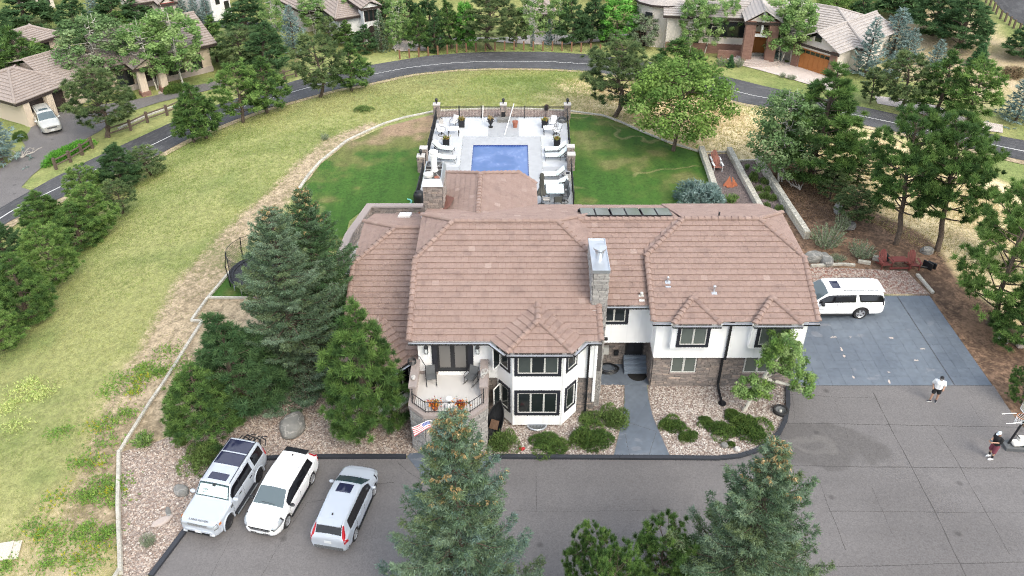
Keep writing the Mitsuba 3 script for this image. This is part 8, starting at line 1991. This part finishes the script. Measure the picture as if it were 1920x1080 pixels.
# white and brick house on the right
h = House('grey_roof_house', 'long cream and red brick house with grey tile roofs on the right behind the road')
h.wallm = 'm_cream'
h.block((1246, 96), (1440, 104), 11, 4.6, 'm_grey_tile', .42, (0, 0), wall='m_cream'); W_ = h.w
for u, z, ww, hh in ((W_ * .28, .9, .8, .8), (W_ * .62, 2.2, 3.0, 1.7), (W_ * .44, 2.2, 1.4, 1.4)): h.win(u, z, ww, hh, 2)
h.box('brick_base', -.02, W_ + .05, -.12, 0, -.4, 1.3, 'm_red_brick')
h.box('planter_wall', W_ * .50, W_ * .72, -1.9, -1.6, -.4, 1.1, 'm_red_brick')
a, b = h.P(W_ * .75, -.1, 0), h.P(W_ * .98, -.1, 0)
E = House.__new__(House); E.key = h.key; E.wallm = 'm_cream'; E.A, E.U, E.N, E.w, E.z0 = a, h.U, h.N, float(np.linalg.norm(b - a)), h.z0
for u in (.1, E.w - .1): E.box('entry_pier', u - .55, u + .55, -3.0, -1.9, -.4, 5.0, 'm_red_brick')
E.roof(-.2, E.w + .2, -2.6, 7, 5.0, 'm_grey_tile', .62, .5, (0, 0), False)
E.box('entry_back', 0, E.w, -.1, .1, 0, 5, 'm_cream'); E.box('cross_beam', 0, E.w, -2.7, -2.4, 3.2, 3.5, 'm_soffit'); E.box('king_post', E.w / 2 - .12, E.w / 2 + .12, -2.7, -2.45, 3.5, 6.4, 'm_soffit')
k = E.box('entrance_door', E.w / 2 - 1.4, E.w / 2 + 1.4, -.2, -.1, .5, 3.0, 'm_garage_wood')
for s in (0, 1): put(k, 'leaf', hull([E.P(E.w / 2 - 1.3 + s * 1.35 + x, y, z) for x in (0, 1.25) for y in (-.25, -.19) for z in (.6, 2.9)]), 'm_garage_wood')
for s in (-1, 1): E.win(E.w / 2 + s * .95, 3.7, 1.5, 1.2, 1, d=-.12)
for i in range(3): put(h.key, 'entry_step', flat(Polygon([tuple(E.P(E.w / 2 + (3.4 - i * .5) * math.cos(t), -1.6 - (2.6 - i * .45) * math.sin(t), 0)[:2]) for t in np.linspace(0, math.pi, 18)]), h.z0 + .25 + .16 * i, .3), 'm_path_stone')
g = House.__new__(House); g.key = h.key
g.block((1486, 122), (1560, 146), 11, 3.1, 'm_grey_tile', .5, (0, 0), False, 'm_cream'); W_ = g.w
k = g.box('garage_door', W_ * .14, W_ * .86, -.06, 0, .0, 2.4, 'm_garage_wood', label='wide honey coloured wooden garage door')
for i in range(6): x0 = W_ * .14 + i * W_ * .12; put(k, 'panel', hull([g.P(x, y, z) for x in (x0 + .05, x0 + W_ * .12 - .05) for y in (-.09, -.05) for z in (.1, 1.85)]), 'm_garage_wood'); put(k, 'pane', hull([g.P(x, y, z) for x in (x0 + .05, x0 + W_ * .12 - .05) for y in (-.08, -.05) for z in (1.95, 2.3)]), 'm_glass')
for u in (.25, W_ - .25): g.box('brick_pier', u - .4, u + .4, -.3, 0, -.4, 3.0, 'm_red_brick')
put(g.key, 'gable_window', hull([g.P(W_ / 2 + x, y, z) for x, z in ((-.4, 3.6), (.4, 3.6), (.4, 4.3), (.2, 4.55), (-.2, 4.55), (-.4, 4.3)) for y in (-.08, .1)]), 'm_glass')
g.block((1440, 106), (1605, 138), 10, 3.2, 'm_grey_tile', .42, (0, 1), True, 'm_cream')
tx, ty, tz = G(1243, 90); tc = [(tx + 3.2 * math.cos(t), ty + 3.2 + 3.2 * math.sin(t)) for t in np.linspace(0, 2 * math.pi, 13)[:-1]]
put(h.key, 'turret', flat(Polygon(tc), tz + 5.2, 5.6), 'm_cream'); put(h.key, 'turret_roof', mv(lathe([(3.7, 0), (3.6, .06), (0, 2.3)], 12), tx, ty + 3.2, tz + 5.2), 'm_grey_tile'); put(h.key, 'turret_gutter', mv(lathe([(3.6, -.18), (3.78, -.18), (3.78, .05), (3.6, .05)], 12), tx, ty + 3.2, tz + 5.2), 'm_dark_door')
put(h.key, 'turret_window', cbx(tx - 2.0, ty + .62, tz + 3.6, .9, .2, 1.2, -.5), 'm_glass'); put(h.key, 'turret_door', cbx(tx - 2.5, ty + 1.0, tz + .9, .9, .2, 1.8, -.65), 'm_glass')
# houses cut by the top edge
h = House('red_trim_house', 'pale house with a pink roof and a red trimmed porch in the upper left')
h.block((258, 46), (330, 34), 9, 2.9, 'm_far_tile', wall='m_cream'); h.win(h.w * .3, .8, 1.6, 1.3); W_ = h.w
h.roof(W_ * .6, W_ * .95, -2.2, 3, 2.9, 'm_far_tile', .6, .4, (0, 0), False); h.box('porch_trim', W_ * .6, W_ * .95, -2.3, -2.1, 2.5, 2.9, 'm_red_trim')
for u in (W_ * .62, W_ * .93): h.box('porch_post', u - .2, u + .2, -2.3, -1.9, 0, 2.6, 'm_path_stone')
h = House('white_gable_house', 'white house with a steep gable and two dark slit windows in the upper left')
h.block((402, 40), (436, 30), 9, 4.4, 'm_far_tile', .9, (0, 0), False, 'm_soffit'); h.win(h.w * .35, 2.2, .5, 1.4, 1); h.win(h.w * .6, 4.6, .35, .7, 1); h.win(h.w * .8, 1.0, .6, 1.2, 1)
h = House('pink_roof_house', 'low house with a broad pale pink hip roof near the top edge'); h.block((578, 60), (650, 44), 11, 2.8, 'm_far_tile', wall='m_cream'); h.win(h.w * .4, .8, 1.5, 1.3)
h = House('arched_house', 'white house with an arched doorway and three narrow windows near the top edge')
h.block((640, 82), (708, 70), 10, 3.4, 'm_far_tile', .45, (1, 0), wall='m_soffit'); W_ = h.w
h.box('front_bay', W_ * .55, W_ * .95, -1.6, 0, -.4, 4.6, 'm_soffit'); h.roof(W_ * .55, W_ * .95, -1.6, 4, 4.6, 'm_far_tile', .5, .4, (0, 0), False)
for i in range(3): h.win(W_ * (.63 + .12 * i), 2.9, .45, 1.2, 1, d=-1.6)
put(h.key, 'arched_door', hull([h.P(W_ * .75 + x, y, z) for x, z in [(-.75, 0), (.75, 0)] + [(.75 * math.cos(t), 1.5 + .75 * math.sin(t)) for t in np.linspace(0, math.pi, 9)] for y in (-1.66, -1.58)]), 'm_dark_door')
h = House('far_pink_house', 'small pink roofed house seen between the aspens at the top'); h.block((1004, 62), (1036, 60), 8, 2.6, 'm_far_tile', wall='m_cream'); h.win(h.w / 2, .8, 1.4, 1.2)
h = House('corner_house', 'pale roofed house at the top between dark pines in the upper left'); h.block((70, 22), (104, 14), 8, 2.6, 'm_far_tile', wall='m_cream'); h.win(h.w / 2, .8, 1.4, 1.2)
# fences and roadside posts
def rail_fence(label, px, n):
    k = thing('rail_fence', label, 'fence'); l = LineString(GP(px)); pts = [l.interpolate(t, normalized=True).coords[0] for t in np.linspace(0, 1, n)]
    for p in pts: z = float(height(*p)); put(k, 'post', bx(p[0] - .11, p[0] + .11, p[1] - .11, p[1] + .11, z - .2, z + 1.15), 'm_fence_wood')
    for a, b in zip(pts[:-1], pts[1:]):
        for hh in (.42, .92): put(k, 'rail', tube([(*a, float(height(*a)) + hh), (*b, float(height(*b)) + hh)], .075, 5), 'm_fence_wood')
rail_fence('dark split rail fence along the road below the left house, lower length', [(106, 318), (142, 300), (174, 278)], 4); rail_fence('dark split rail fence along the road below the left house, upper length', [(205, 258), (246, 245), (279, 229), (316, 216), (345, 203)], 5); rail_fence('short split rail fence behind the lone roadside pine', [(516, 157), (527, 152), (556, 144)], 3)
NTH = 'first second third fourth fifth sixth seventh eighth ninth tenth eleventh twelfth thirteenth fourteenth fifteenth sixteenth seventeenth eighteenth nineteenth twentieth twenty-first twenty-second'.split()
PL = LineString([(750, 111), (783, 107), (820, 103), (872, 98), (925, 95), (960, 94), (1010, 94.5), (1066, 95.5), (1118, 99), (1125, 100)])
for i in range(22):
    p = PL.interpolate(i / 21, normalized=True); x, y, z = G(p.x, p.y); single('roadside_post', bx(x - .09, x + .09, y - .09, y + .09, z - .2, z + 1.1), 'm_post_wood', f'{NTH[i]} thin brown wooden post from the left in the row behind the road', 'post', 'row of wooden posts behind the road')
for i, (px, py) in enumerate([(1848, 6), (1855, 13), (1862, 20), (1867, 27), (1875, 35), (1884, 40), (1892, 47), (1900, 53), (1910, 60)]):
    x, y, z = G(px, py); single('roadside_post', bx(x - .1, x + .1, y - .1, y + .1, z - .2, z + 1.1), 'm_fence_wood', f'{NTH[i]} short dark post from the top in the row below the upper right road', 'post', 'row of dark posts below the upper right road')
# low walls beside the left drive
timber('white edging stones along the left drive', [(222, 243), (245, 232), (285, 215), (330, 200)], w=.25, h=.18)
# ---------------------------------------------------------------- meadow grass and weeds
def grass_field(n, keep, cols, l, w, seed, name, label, region, up=1.0, gain=1.0):
    r = np.random.default_rng(seed); x0, y0, x1, y1 = region
    P = np.zeros((0, 2))
    while len(P) < n:
        # denser where the camera is nearer
        y = y0 + (y1 - y0) * r.uniform(0, 1, n) ** 1.5; x = r.uniform(x0, x1, n); P = np.vstack([P, np.column_stack([x, y])[keep(x, y, r)]])
    P = P[:n]; z = height(P[:, 0], P[:, 1]); far = np.clip(P[:, 1] / 50, .7, 2.2)
    big = meshkit.fbm(np.column_stack([P * .12, 0 * z]), 3, 5); t = np.clip((big - .3) / .4 + r.normal(0, .25, n), 0, .999)
    c = np.array(cols)[(t * len(cols)).astype(int)] * r.uniform(.86, 1.14, (n, 1)) * gain
    m = 3; base = np.repeat(np.column_stack([P, z - .01])[:, None], m, 1) + r.normal(0, .06, (n, m, 3)) * far[:, None, None] * [1, 1, 0]
    d = r.normal(0, .55, (n, m, 3)) + [0, 0, up]; ll = (l * r.uniform(.5, 1.3, (n, m)) * far[:, None]).ravel()
    v = spikes(base.reshape(-1, 3), d.reshape(-1, 3), ll, w * np.repeat(far, m), np.repeat(c, m, 0), r)
    k = thing(name, label, 'grass', kind='stuff'); scene[k] = mikit.ply(v[:2], 'm_leaf', color=v[2])
_solid = ops.unary_union([PLATEAU.intersection(sbox(-9.5, 0, 40, 53)), LAWN_L.buffer(.3), LAWN_R.buffer(.3), LAWN_S, DECK.buffer(.4), DRIVE, Polygon([tuple(q_) for q_ in RA] + [tuple(q_) for q_ in RB[::-1]]).buffer(.5), EARTH] + list(GRAVEL.values())).buffer(0)
def open_ground(x, y): return ~shapely.contains_xy(_solid, x, y)
def on_dirt(x, y): return shapely.contains_xy(DIRT, x, y) | shapely.contains_xy(YARD, x, y)
MEADOW = Polygon([tuple(q_) for q_ in RA] + GP([(1500, 330), (1310, 282), (1068, 206), (945, 201), (815, 206), (690, 238), (560, 345), (430, 500), (300, 735), (222, 850), (222, 1090), (-60, 1090), (-60, 455)])).buffer(0)
in_mead = lambda x, y: shapely.contains_xy(MEADOW, x, y)
in_straw = lambda x, y: shapely.contains_xy(STRAW, x, y)
grass_field(52000, lambda x, y, r: open_ground(x, y) & in_mead(x, y) & ~in_straw(x, y) & (~on_dirt(x, y) | (r.random(len(x)) < .12)), [(.18, .23, .075), (.225, .26, .09), (.27, .285, .11), (.32, .31, .14), (.25, .25, .12)], .16, .022, 1, 'meadow_grass', 'long yellow green meadow grass on the slope', (-62, 22, 30, 90), gain=1.45)
grass_field(12000, lambda x, y, r: open_ground(x, y) & in_straw(x, y), [(.46, .37, .19), (.54, .45, .25), (.44, .37, .19), (.42, .40, .18)], .16, .035, 2, 'straw_grass', 'dry straw coloured grass right of the pool and under the pines', (5, 36, 62, 84))
LIT = lambda x, y: shapely.contains_xy(LITTER, x, y)
grass_field(5000, lambda x, y, r: open_ground(x, y) & LIT(x, y), [(.20, .12, .07), (.27, .17, .10), (.14, .085, .05), (.30, .22, .13)], .10, .03, 3, 'needle_litter', 'brown fallen needles and twigs under the right hand pines', (14, 28, 48, 66), up=.25)
# green weed patches on the bank in the lower left
W_PX = [(230, 712), (252, 735), (290, 697), (270, 690), (195, 830), (188, 800), (215, 790), (240, 775), (275, 700), (185, 868), (188, 905), (160, 935), (172, 930), (210, 920), (205, 940), (165, 990), (150, 1010), (180, 1030), (190, 1010), (205, 1000), (165, 1060), (140, 1050), (100, 1030), (90, 1060), (60, 990), (80, 1000), (112, 1000), (222, 905), (150, 870), (110, 935), (300, 700), (335, 690), (313, 660), (262, 715), (205, 735), (113, 812), (40, 730), (65, 745), (25, 755), (30, 800), (55, 720), (85, 735), (10, 770), (15, 1062)]
r_ = np.random.default_rng(9); vs = []
for i, (px, py) in enumerate(W_PX):
    x, y, z = G(px, py); n = 120; s = r_.uniform(.25, .5)
    p = np.column_stack([x + r_.normal(0, s, n), y + r_.normal(0, s * .8, n)]); p = np.column_stack([p, height(p[:, 0], p[:, 1]) + np.abs(r_.normal(0, .10, n))])
    pale = i >= 36 and i < 43
    cols = [(.56, .64, .26), (.64, .68, .30), (.44, .54, .20)] if pale else [(.20, .36, .08), (.26, .42, .10), (.17, .30, .09), (.32, .44, .11)]
    c = np.array(cols)[r_.integers(0, len(cols), n)] * r_.uniform(.8, 1.2, (n, 1)); m = 4
    if i % 4 == 1 and not pale: c[r_.random(n) < .25] = (.50, .48, .05)
    vs.append(spikes(np.repeat(p, m, 0), (r_.normal(0, .6, (n, m, 3)) + [0, 0, .8]).reshape(-1, 3), .14 * r_.uniform(.6, 1.3, n * m), .045, np.repeat(c, m, 0), r_))
v = join(vs); k = thing('weeds', 'bright green and yellow flowering weeds on the bank in the lower left', 'weeds', kind='stuff'); scene[k] = mikit.ply(v[:2], 'm_leaf', color=v[2])
